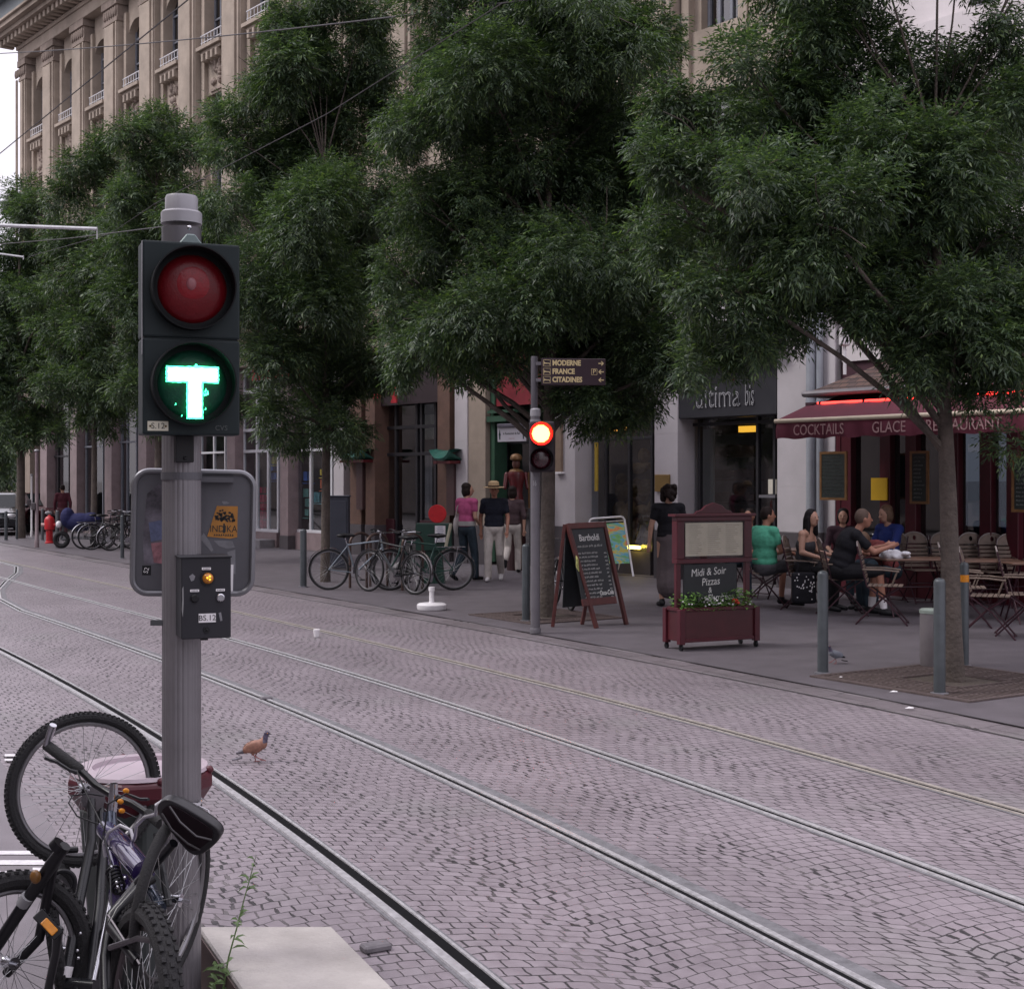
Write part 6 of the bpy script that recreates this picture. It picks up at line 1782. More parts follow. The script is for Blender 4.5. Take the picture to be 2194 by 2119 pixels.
for i in range(n_ + 1):
    t = ta + (tb - ta) * i / n_; b_ = .014 * math.sin(i * .8) + .01 * math.sin(i * .23 + 1)
    vs += [fw(t, 2.2, zf - .03), fw(t, 2.215 + b_, (zf + zb) / 2), fw(t, 2.2 + b_ * 1.6, zb + .012 * math.sin(i * .5))]
for i in range(n_): fs += [(3 * i, 3 * i + 3, 3 * i + 4, 3 * i + 1), (3 * i + 1, 3 * i + 4, 3 * i + 5, 3 * i + 2)]
m.add(vs, fs); vl = m.build('valance', AWN, Aw, smooth=True)
m = MB(); m.tube([fw(ta + .03, 2.2, zf), fw(tb, 2.2, zf)], .034, 10); m.build('front_bar', mat('cream_bar', (.58, .5, .38), .5, 0, .08, 4), Aw, smooth=True)
m = MB(); m.tube([fw(ta, 2.18, zf), fw(ta - .5, .75, zf + .45)], .025, 8); m.build('side_arm', mat('cream_bar', (.58, .5, .38)), Aw, smooth=True)
VLT = mat('faded_valance_lettering', (.33, .2, .2), .8, 0, .3, 30)
for (wd_, px, sx_) in (('COCKTAILS', 1752, .78), ('GLACE', 1903, .82), ('RESTAURANT', 2062, .84)):
    t = fp(px, s=2.25); Mx = FM @ Matrix.Translation((t, 2.243, (zf + zb) / 2 - .02)) @ Matrix(((-1, 0, 0, 0), (0, 0, 1, 0), (0, 1, 0, 0), (0, 0, 0, 1)))
    text(wd_, .23, VLT, vl, Mx, ex=.002, sx=sx_)
Rf = thing('porch_roof', 'small brown tiled hipped porch roof above the restaurant awning', 'roof', FO + FD * fp(1725, s=1.2))
def tile_mat():
    m, t, N, L, b = nt('brown_roof_tiles')
    tc = N.new('ShaderNodeTexCoord'); sp = N.new('ShaderNodeSeparateXYZ'); L.new(tc.outputs['Object'], sp.inputs[0])
    cb = N.new('ShaderNodeCombineXYZ'); ad = N.new('ShaderNodeMath'); ad.operation = 'SUBTRACT'; L.new(sp.outputs['X'], ad.inputs[0]); L.new(sp.outputs['Y'], ad.inputs[1]); L.new(ad.outputs[0], cb.inputs[0]); L.new(sp.outputs['Z'], cb.inputs[1])
    br = N.new('ShaderNodeTexBrick'); br.inputs['Scale'].default_value = 1; br.inputs['Brick Width'].default_value = .22; br.inputs['Row Height'].default_value = .075; br.inputs['Mortar Size'].default_value = .008
    br.inputs['Color1'].default_value = (.13, .075, .06, 1); br.inputs['Color2'].default_value = (.085, .055, .05, 1); br.inputs['Mortar'].default_value = (.02, .014, .013, 1)
    L.new(cb.outputs[0], br.inputs['Vector']); L.new(br.outputs['Color'], b.inputs['Base Color']); b.inputs['Roughness'].default_value = .8
    bp = N.new('ShaderNodeBump'); bp.invert = True; bp.inputs['Strength'].default_value = .8; L.new(br.outputs['Fac'], bp.inputs['Height']); L.new(bp.outputs[0], b.inputs['Normal'])
    return m
t1, t2 = fp(1722, s=1.3), fp(2130, s=1.3); za = ZZ(848, 22.9); tc_ = fp(1915, s=.3); zc = ZZ(768, 23)
m = MB(); A, B2, Cc, D2, E = fw(t1, 1.3, za), fw(t2, 1.3, za), fw(t2, -.0, za), fw(t1, -.0, za), None
E1, E2 = fw(tc_, .1, zc), fw(tc_ - .6, .1, zc)
m.add([A, B2, Cc, D2, E1, E2], [(0, 4, 5, 1), (0, 3, 4), (1, 5, 2), (0, 1, 2, 3), (3, 2, 5, 4)]); m.build('tiles', tile_mat(), Rf)
m = MB(); m.tube([A + Vector((0, 0, .0)), B2], .05, 8); m.tube([A, D2], .05, 8); m.build('gutter', mat('dull_gutter', (.2, .19, .2), .5, .5, .15, 5), Rf, smooth=True)
m = MB()
for (p, q) in ((A, B2),):
    m.bar(p + Vector((.1, 0, -.17)), q + Vector((0, 0, -.17)), .22, .06)
m.build('fascia', mat('plum_fascia', (.05, .015, .025), .6), Rf)
NEON = emit('red_neon', (1, .04, .03), 3)
for (pa, ya, pb_, yb_, lab) in ((1752, 865, 1957, 853, 'red neon tube under the porch roof, left of the near ash trunk'), (2088, 845, 2250, 835, 'red neon tube under the porch roof, right of the near ash trunk')):
    a, b_ = fp(pa, ya, 1.42), fp(pb_, yb_, 1.42)
    zz_ = (a[1] + b_[1]) / 2
    T = thing('neon_tube', lab, 'neon light', fw(a[0], 1.42, zz_), 0, 'red neon tubes')
    m = MB(); m.tube([fw(a[0], 1.42, zz_), fw(b_[0], 1.42, zz_)], .02, 8); m.build('tube', NEON, T, smooth=True)
    m = MB()
    for f in (.03, .5, .97): t = a[0] + (b_[0] - a[0]) * f; m.bar(fw(t, 1.36, zz_), fw(t, 1.44, zz_), .04, .05)
    m.build('holder', BLACK, T)
# wall lantern on a rod above the porch
t = fp(1810, s=1.0); p = fw(t, 1.0, ZZ(812, 23.2)); q = fw(t, 1.0, ZZ(752, 23.2))
T = thing('pole_lantern', 'white box lantern on a short rod above the porch roof', 'lamp', p)
m = MB(); m.tube([p, q], .028, 8); m.build('rod', WHITE, T, smooth=True)
m = MB(); c_ = fw(t, 1.0, ZZ(730, 23.2)); m.box(c_, (.17, .14, .36)); m.build('lamp_box', WHITE, T, bevel=.04, seg=3)
m = MB(); m.box(c_ + Vector((-.05, 0, .2)), (.26, .2, .03)); m.build('lamp_hood', WHITE, T, bevel=.008)
# framed chalk menus hanging under the awning
FRW = mat('amber_wood_frame', (.2, .1, .035), .5, 0, .25, 8)
for (xa, xb, ya, yb_, s_, lab) in ((1757, 1815, 967, 1072, .9, 'framed chalk menu under the awning beside the drainpipes'), (1950, 1990, 966, 1080, .6, 'framed chalk menu under the awning left of the near ash trunk'), (2168, 2215, 976, 1098, 1.2, 'framed chalk menu under the awning at the right edge')):
    t0_, t1_ = sorted((fp(xa, s=s_), fp(xb, s=s_))); dm = (FM @ Vector((t0_, s_, 0))).y; z0_, z1_ = ZZ(yb_, dm), ZZ(ya, dm)
    T = thing('hanging_menu', lab, 'menu board', fw((t0_ + t1_) / 2, s_, z0_), FRZ, 'chalk menus under the awning')
    w_ = (t1_ - t0_) / 2; h_ = z1_ - z0_
    m = MB(); m.bb(-w_, w_, -.015, .015, 0, .04); m.bb(-w_, w_, -.015, .015, h_ - .04, h_); m.bb(-w_, -w_ + .04, -.0145, .0145, .04, h_ - .04); m.bb(w_ - .04, w_, -.0145, .0145, .04, h_ - .04); m.build('frame', FRW, T, **lk)
    m = MB(); m.bb(-w_ + .04, w_ - .04, -.006, .006, .04, h_ - .04); sl_ = m.build('slate', mat('greenish_slate', (.022, .03, .028), .6, 0, .3, 8), T, **lk)
    m = MB(); Mx = Matrix(((-1, 0, 0, 0), (0, 0, 1, 0), (0, 1, 0, 0), (0, 0, 0, 1)))
    for i in range(11): scrawl(m, Mx, -w_ + .07, w_ - random.uniform(.07, .16), .1 + (h_ - .2) * i / 10, .03, .008)
    m.build('chalk_writing', mat('dim_chalk', (.25, .27, .26), .9), sl_, **lk)

# shop hanging sign, door statue, eastern eaves and banners
Sg = thing('hanging_sign', 'white projecting shop sign with two dark figures beside the red lamp', 'sign', P(1096, 946, 28.5))
HM2 = frame((-.28, -.95, 0), (-.02, 0, 1), P(1096, 931, 28.5))
m = MB(); m.bb(-.3, .3, -.145, .145, -.05, 0, HM2); sg2 = m.build('sign_box', mat('white_sign_face', (.62, .6, .64), .5, 0, .04, 4), Sg, bevel=.006)
m = MB(); m.bb(-.29, .38, .15, .22, -.12, .06, HM2); m.build('sign_hood', mat('grey_hood', (.16, .15, .18), .5, .2), Sg, bevel=.01)
text('le Restaurant de Bali', .066, INK, sg2, HM2 @ Matrix.Translation((0, .02, .001)), ex=.001, sx=.66, off=.001)
text('restaurant', .03, mat('red_small_print', (.3, .04, .04), .6), sg2, HM2 @ Matrix.Translation((0, -.08, .001)), ex=.001)
for x in (-.25, .25):
    m = MB(); q = [(-.012, -.1), (.012, -.1), (.014, -.02), (.022, .0), (.012, .04), (.006, .06), (.008, .085), (0, .1), (-.008, .085), (-.006, .06), (-.012, .04), (-.022, .0), (-.014, -.02)]
    m.prism([(a + x, b_) for a, b_ in q], .0005, .003, HM2); m.build('figure_emblem', mat('dark_green_emblem', (.01, .04, .035), .5), sg2)
st0 = Q(1106, 29.3)
T = thing('door_statue', 'carved red guardian statue with a gold hat standing in the doorway', 'statue', st0)
RDS = mat('red_lacquer', (.085, .005, .008), .4, 0, .25, 12, coat=.2); GLD = mat('gold_paint', (.16, .085, .035), .4, .4, .2, 20)
Mx = Matrix.Translation(st0)
m = MB(); m.lathe([(.2, 0), (.2, 1.2), (.24, 1.22), (.24, 1.28)], 16, Mx); m.build('pedestal', mat('dark_lacquer', (.03, .01, .012), .4), T)
m = MB(); m.lathe([(.15, 1.28), (.17, 1.4), (.13, 1.6), (.15, 1.8), (.19, 1.98), (.17, 2.05), (.07, 2.1)], 18, Mx); m.cap(st0 + Vector((-.2, 0, 2.0)), st0 + Vector((-.24, -.08, 1.72)), .05, .04); m.cap(st0 + Vector((.2, 0, 2.0)), st0 + Vector((.24, -.08, 1.72)), .05, .04); m.build('body', RDS, T, smooth=True)
m = MB(); m.lathe([(.16, 2.06), (.12, 2.1), (.06, 2.12)], 18, Mx); m.build('collar', GLD, T, smooth=True)
m = MB(); m.ell(st0 + Vector((0, 0, 2.22)), (.085, .09, .12), 14, 10); m.build('head', mat('brown_wood_face', (.1, .035, .025), .5), T, smooth=True)
m = MB(); m.lathe([(.1, 2.29), (.13, 2.32), (.125, 2.37), (.09, 2.42), (.03, 2.44)], 18, Mx); m.build('hat', GLD, T, smooth=True)
m = MB(); m.tube([st0 + Vector((.27, -.1, 1.3)), st0 + Vector((.26, -.1, 2.05))], .018, 6); m.build('staff', GLD, T, smooth=True)
GRE = mat('green_glazed_eave', (.03, .13, .1), .35, 0, .25, 8)
for (xa, xb, y) in ((728, 784, 980), (928, 971, 982)):
    a, b_ = sorted((fp(xa, s=.3), fp(xb, s=.3))); dm = (FM @ Vector((a, .3, 0))).y; z = ZZ(y, dm)
    m = MB(); vs = []; fs = []; n_ = 10
    for i in range(n_ + 1):
        f = i / n_; t = a + (b_ - a) * f; up_ = .2 * abs(2 * f - 1) ** 3
        vs += [(t, .42, z + up_), (t, .2, z + .1 + up_ * .6), (t, .0, z + .2), (t, .38, z - .05 + up_), (t, .0, z - .05)]
    for i in range(n_):
        for j, k_ in ((0, 1), (1, 2), (3, 0), (4, 3)): fs.append((5 * i + j, 5 * i + k_, 5 * i + 5 + k_, 5 * i + 5 + j))
    m.add(vs, fs); e_ = m.build('eave_ornament', GRE, B, local=True)
    m = MB(); m.bb(a + .06, b_ - .06, 0.01, .34, z - .12, z - .055); m.build('red_beam', RDS, e_, local=True)
    m = MB(); m.bb((a + b_) / 2 - .16, (a + b_) / 2 + .12, .02, .12, z - 1.3, z - .13); m.build('menu_case', mat('dark_case', (.06, .03, .03), .5), e_, local=True)
for (xa, xb, ya, yb_) in ((800, 815, 785, 853), (838, 850, 820, 863)):
    a, b_ = sorted((fp(xa, s=.35), fp(xb, s=.35))); dm = (FM @ Vector((a, .35, 0))).y
    m = MB(); m.bb(a, b_, .33, .36, ZZ(yb_, dm), ZZ(ya, dm)); m.build('banner', mat('red_banner', (.4, .015, .025), .7, 0, .2, 6), B, local=True)
a, b_ = sorted((fp(540, s=.2), fp(690, s=.2)))
m = MB(); m.bb(a, b_, .17, .2, ZZ(806, 37.5), ZZ(770, 37.5)); m.build('red_shop_sign', mat('red_sign_panel', (.45, .015, .05), .5, 0, .1, 4), B, local=True)
# ---------------------------------------------------------------- bistro chairs and tables
SLAT = mat('weathered_slat_wood', (.17, .125, .1), .6, 0, .25, 9)
CFR = mat('dark_plum_chair_metal', (.035, .008, .016), .4, .2, .1, 12)


def make_chair(name='bistro_chair'):
    T = thing(name, 'chair', 'chair', (0, 0, 0), 0, 'slatted folding chairs on the terrace')
    lc = dict(local=True)
    lean = lambda z: .19 + (z - .48) * .24
    # the side frames: crossing legs
    for s_ in (-1, 1):
        x = s_ * .2
        m = MB(); m.tube([(x, -.3, 0), (x, -.05, .3), (x, .19, .48), (x, lean(.98), .98)], .0105, 7); m.build('leg', CFR, T, smooth=True, **lc)
        m = MB(); m.tube([(x * .9, .33, 0), (x * .9, .0, .33), (x * .9, -.22, .475)], .0105, 7); m.build('leg', CFR, T, smooth=True, **lc)
        m = MB(); m.tube([(x * 1.05, lean(.7), .69), (x * 1.12, .0, .69), (x * 1.12, -.2, .67)], .011, 7); m.tube([(x * 1.1, -.17, .67), (x, -.1, .48)], .008, 6); m.build('armrest', SLAT, T, smooth=True, **lc)
    m = MB()
    for i in range(7): y = -.21 + i * .062; m.bb(-.205, .205, y - .026, y + .026, .478, .492)
    m.build('seat', SLAT, T, bevel=.003, **lc)
    m = MB(); n_ = 12
    for i in range(6):
        z = .52 + i * .057; y = lean(z); m.bb(-.19, .19, y - .007, y + .007, z, z + .042)
    # rounded head board with a hand hole, in two halves
    for s_ in (-1, 1):
        o = [(.19 * math.cos(a), .87 + .15 * math.sin(a)) for a in np.linspace(0, math.pi / 2, n_)]
        h = [(.026 * math.cos(a), .945 + .035 * math.sin(a)) for a in np.linspace(math.pi / 2, -math.pi / 2, n_)]
        po = o + h + [(0, .865)] + [(.19, .865)]
        po = [(0.0005 if abs(a) < 1e-6 else a, b_) for a, b_ in po]
        vs = [(s_ * a, lean(b_) + q, b_) for q in (-.008, .008) for a, b_ in po]; k = len(po)
        fs = [tuple(range(k)), tuple(range(2 * k - 1, k - 1, -1))] + [(i, (i + 1) % k, k + (i + 1) % k, k + i) for i in range(k)]
        m.add(vs, fs)
    m.build('backrest', SLAT, T, **lc)
    m = MB(); m.tube([(.2 * math.cos(a), lean(.87 + .16 * math.sin(a)) , .87 + .16 * math.sin(a)) for a in np.linspace(0, math.pi, 13)], .011, 7); m.build('back_hoop', mat('pale_hoop_edge', (.26, .23, .22), .4, .3, .1, 9), T, smooth=True, **lc)
    m = MB(); m.tube([(-.2, -.02, .29), (.2, -.02, .29)], .008, 6); m.tube([(-.2, -.28, .03), (.2, -.28, .03)], .008, 6); m.tube([(-.18, .31, .03), (.18, .31, .03)], .008, 6); m.build('stretcher', CFR, T, smooth=True, **lc)
    return T


chair0 = make_chair(); used = [0]
KCH = 1.04


def chair(px, d, rz, label):
    c = chair0 if not used[0] else copy_tree(chair0)
    used[0] = 1
    c.location = Q(px, d); c.rotation_euler = (0, 0, R(rz)); c.scale = (KCH,) * 3; c['label'] = label
    return c


chair(1893, 18.3, 72, 'empty slatted folding chair right of the man in black, facing the brown table')
chair(2118, 16.7, 68, 'empty slatted folding chair nearest the camera, right of the near ash trunk')
chair(2068, 18.0, 75, 'empty slatted folding chair behind the orange banded bollard')
chair(2196, 16.9, 72, 'slatted folding chair cut off by the right edge of the photo')
chair(2097, 21.2, 4, 'slatted chair with a rounded back facing the street, first right of the ash trunk')
chair(2138, 21.0, -3, 'slatted chair with a rounded back facing the street, second right of the ash trunk')
chair(2181, 20.8, 2, 'slatted chair with a rounded back facing the street, third right of the ash trunk')
chair(2035, 21.4, 0, 'slatted chair with a rounded back facing the street, mostly behind the ash trunk')
chair(1975, 21.5, 5, 'slatted chair with a rounded back facing the street, just left of the ash trunk')
chair(1638, 20.8, 84, 'slatted chair under the man in the green shirt')
chair(1728, 20.3, 66, 'slatted chair under the long haired woman with the strapless top')
chair(1806, 19.5, 88, 'slatted chair under the man in the black shirt')
chair(1893, 21.5, -55, 'slatted chair under the short haired person in blue')
chair(1610, 22.6, -30, 'slatted chair behind the menu planter under a half hidden guest')
TW = mat('brown_table_wood', (.15, .085, .06), .4, 0, .2, 6)
for (px, d, rz, w_, lab) in ((1958, 19.4, R(4), 1.0, 'brown wooden terrace table with a white bag on it, left of the ash trunk'), (2108, 19.0, R(2), .95, 'brown wooden terrace table right of the ash trunk'), (2205, 18.5, R(2), .7, 'brown wooden terrace table at the right edge of the photo'), (1690, 21.9, R(20), .7, 'terrace table between the man in green and the long haired woman')):
    T = thing('terrace_table', lab, 'table', Q(px, d), rz, 'terrace tables')
    m = MB(); m.bb(-w_ / 2, w_ / 2, -.33, .33, .775, .8)
    m.build('table_top', TW, T, bevel=.006, **lk)
    for s_ in (-1, 1):
        m = MB(); m.tube([(s_ * (w_ / 2 - .12), -.28, 0), (s_ * (w_ / 2 - .12), .25, .775)], .012, 7); m.build('leg', CFR, T, smooth=True, **lk)
        m = MB(); m.tube([(s_ * (w_ / 2 - .14), .28, 0), (s_ * (w_ / 2 - .14), -.25, .775)], .012, 7); m.build('leg', CFR, T, smooth=True, **lk)
    m = MB(); m.tube([(-w_ / 2 + .12, 0, .4), (w_ / 2 - .12, 0, .4)], .01, 7); m.build('stretcher', CFR, T, smooth=True, **lk)


# ---------------------------------------------------------------- people
def lerp3(a, b, t): return tuple(a[i] + (b[i] - a[i]) * t for i in range(3))


STAND = dict(pel=(0, 0, .95), ch=(0, 0, 1.28), nk=(0, .01, 1.46), hd=(0, -.015, 1.615),
             shA=(-.175, 0, 1.4), elA=(-.235, .03, 1.13), wrA=(-.24, -.05, .89), shB=(.175, 0, 1.4), elB=(.235, .03, 1.13), wrB=(.24, -.05, .89),
             hpA=(-.09, 0, .93), knA=(-.1, -.02, .5), anA=(-.1, .03, .085), toA=(-.115, -.13, .025), hpB=(.09, 0, .93), knB=(.1, -.02, .5), anB=(.1, .03, .085), toB=(.115, -.13, .025))
SIT = dict(pel=(0, .05, .57), ch=(0, .06, .92), nk=(0, .05, 1.1), hd=(0, .02, 1.26),
           shA=(-.175, .05, 1.04), elA=(-.24, -.03, .79), wrA=(-.18, -.27, .74), shB=(.175, .05, 1.04), elB=(.24, -.03, .79), wrB=(.18, -.27, .74),
           hpA=(-.09, .03, .56), knA=(-.12, -.4, .56), anA=(-.12, -.36, .1), toA=(-.13, -.52, .03), hpB=(.09, .03, .56), knB=(.12, -.4, .56), anB=(.12, -.36, .1), toB=(.13, -.52, .03))


def cloth(name, col, **kw): return mat(name, col, (.85), 0, .2, 5, bump=.9, bs=11, spec=.25, **kw)


def person(label, loc, rz, k=1.03, base=STAND, J=None, skin=SKIN, hair=None, hair_style='short', top=None, sleeve=.55, bottom=None, leg=1.0, shoes=BLACK, skirt=None, yaw=0.0, fat=1.0, socks=None, group=None, nod=0.0):
    T = thing('person', label, 'person', loc, rz, group)
    T.scale = (k,) * 3
    j = dict(base); j.update(J or {})
    V = {q: Vector(v) for q, v in j.items()}
    sp = (V['ch'] - V['pel']); spn = sp.normalized()
    ax = (V['shB'] - V['shA']).normalized()
    nf = ax.cross(spn).normalized()            # backwards normal
    TR = Matrix((ax, nf, spn)).transposed()
    HR = Matrix.Rotation(R(rz * 0) + yaw, 3, 'Z') @ Matrix.Rotation(nod, 3, 'X')
    mid = V['pel'].lerp(V['ch'], .5)
    hd = V['hd']

    def torso(m, e=0.0, low=True):
        if low: m.ell(V['pel'], ((.16 + e) * fat, (.115 + e) * fat, .13 + e), 16, 10, rot=TR)
        m.ell(mid, ((.14 + e) * fat, (.1 + e) * fat, .2 + e), 16, 10, rot=TR)
        m.ell(V['ch'], ((.165 + e) * fat, (.112 + e) * fat, .19 + e), 16, 10, rot=TR)
        for s_ in 'AB': m.cap(V['ch'].lerp(V['nk'], .6), V['sh' + s_], .075 + e, .062 + e)
    # body: one surface
    m = MB(); torso(m, -.004)
    m.cap(V['nk'] - spn * .06, hd + Vector((0, .012, -.05)), .056, .05)
    m.ell(hd, (.074, .094, .112), 18, 12, rot=HR)
    m.ell(hd + HR @ Vector((0, -.03, -.058)), (.054, .06, .055), 14, 8, rot=HR)
    m.cap(hd + HR @ Vector((0, -.088, .012)), hd + HR @ Vector((0, -.108, -.022)), .011, .016, 8)
    for s_ in (-1, 1): m.ell(hd + HR @ Vector((s_ * .077, .008, -.008)), (.012, .02, .03), 8, 6, rot=HR)
    for s_ in 'AB':
        m.cap(V['sh' + s_], V['el' + s_], .05, .038); m.cap(V['el' + s_], V['wr' + s_], .04, .026)
        dv = (V['wr' + s_] - V['el' + s_]).normalized(); sd = dv.cross(Vector((0, -1, .2))).normalized(); pn = dv.cross(sd)
        m.cap(V['wr' + s_], V['wr' + s_] + dv * .07, .026, .03)
        pe = V['wr' + s_] + dv * .075
        for q in range(4):
            o = pe + sd * (.024 - q * .016); ln = (.034, .042, .04, .03)[q]
            m.cap(o, o + dv * ln, .0098, .009, 6); m.cap(o + dv * ln, o + dv * (ln * 1.75) - pn * .012, .009, .008, 6)
        m.cap(V['wr' + s_] + dv * .03 + sd * .02, V['wr' + s_] + dv * .075 + sd * .05, .012, .0095, 6)
        m.cap(V['hp' + s_], V['kn' + s_], .082 * fat, .052); m.cap(V['kn' + s_], V['an' + s_], .055, .036)
        m.cap(V['an' + s_] + Vector((0, .02, -.03)), V['to' + s_], .036, .026)
    remesh(m, 'body', skin, T, .0115, 2)
    # face
    m = MB()
    for s_ in (-1, 1): m.ell(hd + HR @ Vector((s_ * .031, -.09, .014)), (.011, .007, .006), 8, 6, rot=HR)
    m.build('eyes', BLACK, T, local=True, smooth=True)
    m = MB(); m.ell(hd + HR @ Vector((0, -.095, -.056)), (.022, .008, .006), 8, 6, rot=HR); m.build('mouth', mat('lips', (.25, .08, .07), .5), T, local=True, smooth=True)
    if hair:
        m = MB()
        off_ = HR @ Vector((0, .018, .022))
        m.ell(hd + off_, (.083, .094, .108), 18, 12, rot=HR)
        if hair_style == 'bob':
            m.ell(hd + HR @ Vector((0, .03, -.02)), (.097, .088, .12), 16, 10, rot=HR); m.ell(hd + HR @ Vector((0, .035, .06)), (.09, .085, .075), 16, 10, rot=HR)
        elif hair_style == 'long':
            m.cap(hd + HR @ Vector((0, .04, -.02)), hd + HR @ Vector((.0, .075, -.24)), .088, .07)
            for s_ in (-1, 1): m.cap(hd + HR @ Vector((s_ * .07, .0, 0)), hd + HR @ Vector((s_ * .085, -.005, -.22)), .032, .028)
        elif hair_style == 'curly':
            for i in range(26):
                a = random.uniform(0, 6.28); z = random.uniform(-.1, .11); r_ = .085
                m.ell(hd + HR @ Vector((r_ * math.cos(a), .03 + r_ * math.sin(a) * (1 if math.sin(a) > 0 else .35), z)), .045, 8, 6, rot=None)
        # cut the face free
        hm_ = remesh(m, 'hair', hair, T, .011, 1)
        bm = bmesh.new(); bm.from_mesh(hm_.data); inv = HR.inverted()
        dl_ = [v for v in bm.verts if (lambda q: q.y < -.045 and q.z < .045 and abs(q.x) < .062)(inv @ (v.co - hd))]
        bmesh.ops.delete(bm, geom=dl_, context='VERTS'); bm.to_mesh(hm_.data); bm.free()
    if top:
        m = MB(); torso(m, .016, False); m.ell(V['pel'] + spn * .06, (.17 * fat, .126 * fat, .105), 16, 10, rot=TR); m.ell(V['pel'].lerp(V['ch'], .42), (.165 * fat, .122 * fat, .16), 16, 10, rot=TR)
        if sleeve > 0:
            for s_ in 'AB':
                if sleeve <= 1: m.cap(V['sh' + s_], V['sh' + s_].lerp(V['el' + s_], sleeve), .066, .06)
                else:
                    m.cap(V['sh' + s_], V['el' + s_], .066, .052); m.cap(V['el' + s_], V['el' + s_].lerp(V['wr' + s_], sleeve - 1), .052, .04)
        if sleeve < 0:                          # strapless: keep only what lies under the arms
            m = MB(); m.ell(mid, (.155, .117, .2), 16, 10, rot=TR); m.ell(V['ch'] - spn * .05, (.176, .13, .13), 16, 10, rot=TR)
        g_ = remesh(m, 'shirt', top, T, .0115, 2)
    if bottom:
        m = MB(); m.ell(V['pel'] - spn * .01, (.166 * fat, .124 * fat, .135), 16, 10, rot=TR)
        for s_ in 'AB':
            m.cap(V['hp' + s_], V['kn' + s_], .096 * fat, .072)
            if leg > .5: m.cap(V['kn' + s_], V['kn' + s_].lerp(V['an' + s_], min(1, leg * 2 - 1)), .073, .066)
        remesh(m, 'trousers', bottom, T, .0115, 2)
    if skirt:
        m = MB(); m.ell(V['pel'], (.175, .13, .13), 16, 10, rot=TR); m.cap(V['pel'], V['knA'].lerp(V['knB'], .5), .15, .17); m.cap(V['knA'].lerp(V['knB'], .5), V['anA'].lerp(V['anB'], .5) + Vector((0, 0, .2)), .17, .18)
        remesh(m, 'skirt', skirt, T, .014, 3)
    for s_ in 'AB':
        m = MB(); a = V['an' + s_]; t_ = V['to' + s_]
        m.cap(a + Vector((0, .025, -.035)), t_, .045, .036); m.cap(a + Vector((0, .02, -.03)), a, .045, .043)
        d_ = (t_ - a); d_.z = 0
        m.v = [(x, y, max(z, min(a.z, t_.z) - .024)) for x, y, z in m.v]
        remesh(m, 'shoe', shoes, T, .011, 2)
        if socks:
            m = MB(); m.tube([a + Vector((0, 0, .005)), a.lerp(V['kn' + s_], .28)], [.044, .05], 12); m.build('sock', socks, T, local=True, smooth=True)
    return T


HB = mat('black_hair', (.007, .005, .006), .65, 0, .3, 40, bump=.3, bs=120, spec=.25)
HBR = mat('dark_brown_hair', (.014, .007, .006), .65, 0, .3, 40, bump=.3, bs=120, spec=.25)
HGR = mat('sandy_hair', (.13, .075, .045), .6, 0, .3, 40, bump=.4, bs=120)
HSH = mat('cropped_grey_hair', (.1, .065, .05), .8, 0, .2, 60)
PINKC = cloth('pink_cotton', (.42, .085, .2)); NAVY = cloth('navy_cotton', (.012, .014, .024)); JEAN = cloth('dark_denim', (.03, .045, .06)); BEI = cloth('stone_chino', (.46, .42, .39))
BRN = cloth('mauve_brown_knit', (.07, .045, .05)); GREENC = cloth('mint_green_cotton', (.09, .38, .25)); BLKC = cloth('black_cotton', (.012, .012, .016)); GRYC = cloth('grey_brown_linen', (.1, .08, .085)); SHOEW = mat('white_trainers', (.6, .58, .58), .5)

walk = dict(pel=(0, 0, .94), knA=(-.1, -.1, .5), anA=(-.1, -.12, .085), toA=(-.11, -.28, .035), knB=(.1, -.03, .49), anB=(.1, .27, .15), toB=(.105, .15, .03), elA=(-.25, .08, 1.14), wrA=(-.24, .06, .88), elB=(.245, -.02, 1.13), wrB=(.24, -.14, .9))
pw_ = person('woman in a pink t-shirt and dark jeans carrying a pale bag, beside the parked bicycles', Q(1000, 26.2), R(140), 1.05, J=dict(walk, elA=(-.22, .02, 1.13), wrA=(-.17, -.16, 1.0), hd=(0, -.03, 1.615), toB=(.105, .15, .03)), hair=HBR, hair_style='bob', top=PINKC, sleeve=.5, bottom=JEAN, yaw=R(-40))
m = MB(); m.ell((.2, -.02, .98), (.07, .15, .22), 14, 10); m.tube([(.19, -.08, 1.12), (.14, -.06, 1.42), (.1, .0, 1.47), (.16, .08, 1.3), (.19, .08, 1.12)], .012, 6); o_ = m.build('shoulder_bag', mat('pale_canvas_bag', (.42, .39, .38), .8, 0, .15, 6), None, base=(0, 0, 0), smooth=True)
o_.location = pw_.location; o_.rotation_euler = pw_.rotation_euler; o_.scale = pw_.scale; tag(o_, 'pale canvas shoulder bag on the hip of the woman in pink', 'bag')
m = MB(); m.lathe([(.176, .98), (.18, 1.02), (.176, 1.06)], 20, Matrix.Diagonal((1, .76, 1, 1))); o_ = m.build('tied_jumper', mat('light_grey_jumper', (.36, .35, .34), .9), None, base=(0, 0, 0), smooth=True); o_.location = pw_.location; o_.rotation_euler = pw_.rotation_euler; o_.scale = pw_.scale; tag(o_, 'light grey jumper tied round the waist of the woman in pink', 'jumper')
hm_ = person('man in a straw hat, navy polo shirt and pale trousers walking towards the camera', Q(1059, 26.1), R(-4), 1.05, J=walk, skin=SKIN2, hair=HSH, top=NAVY, sleeve=.6, bottom=BEI, shoes=SHOEW, fat=1.08)
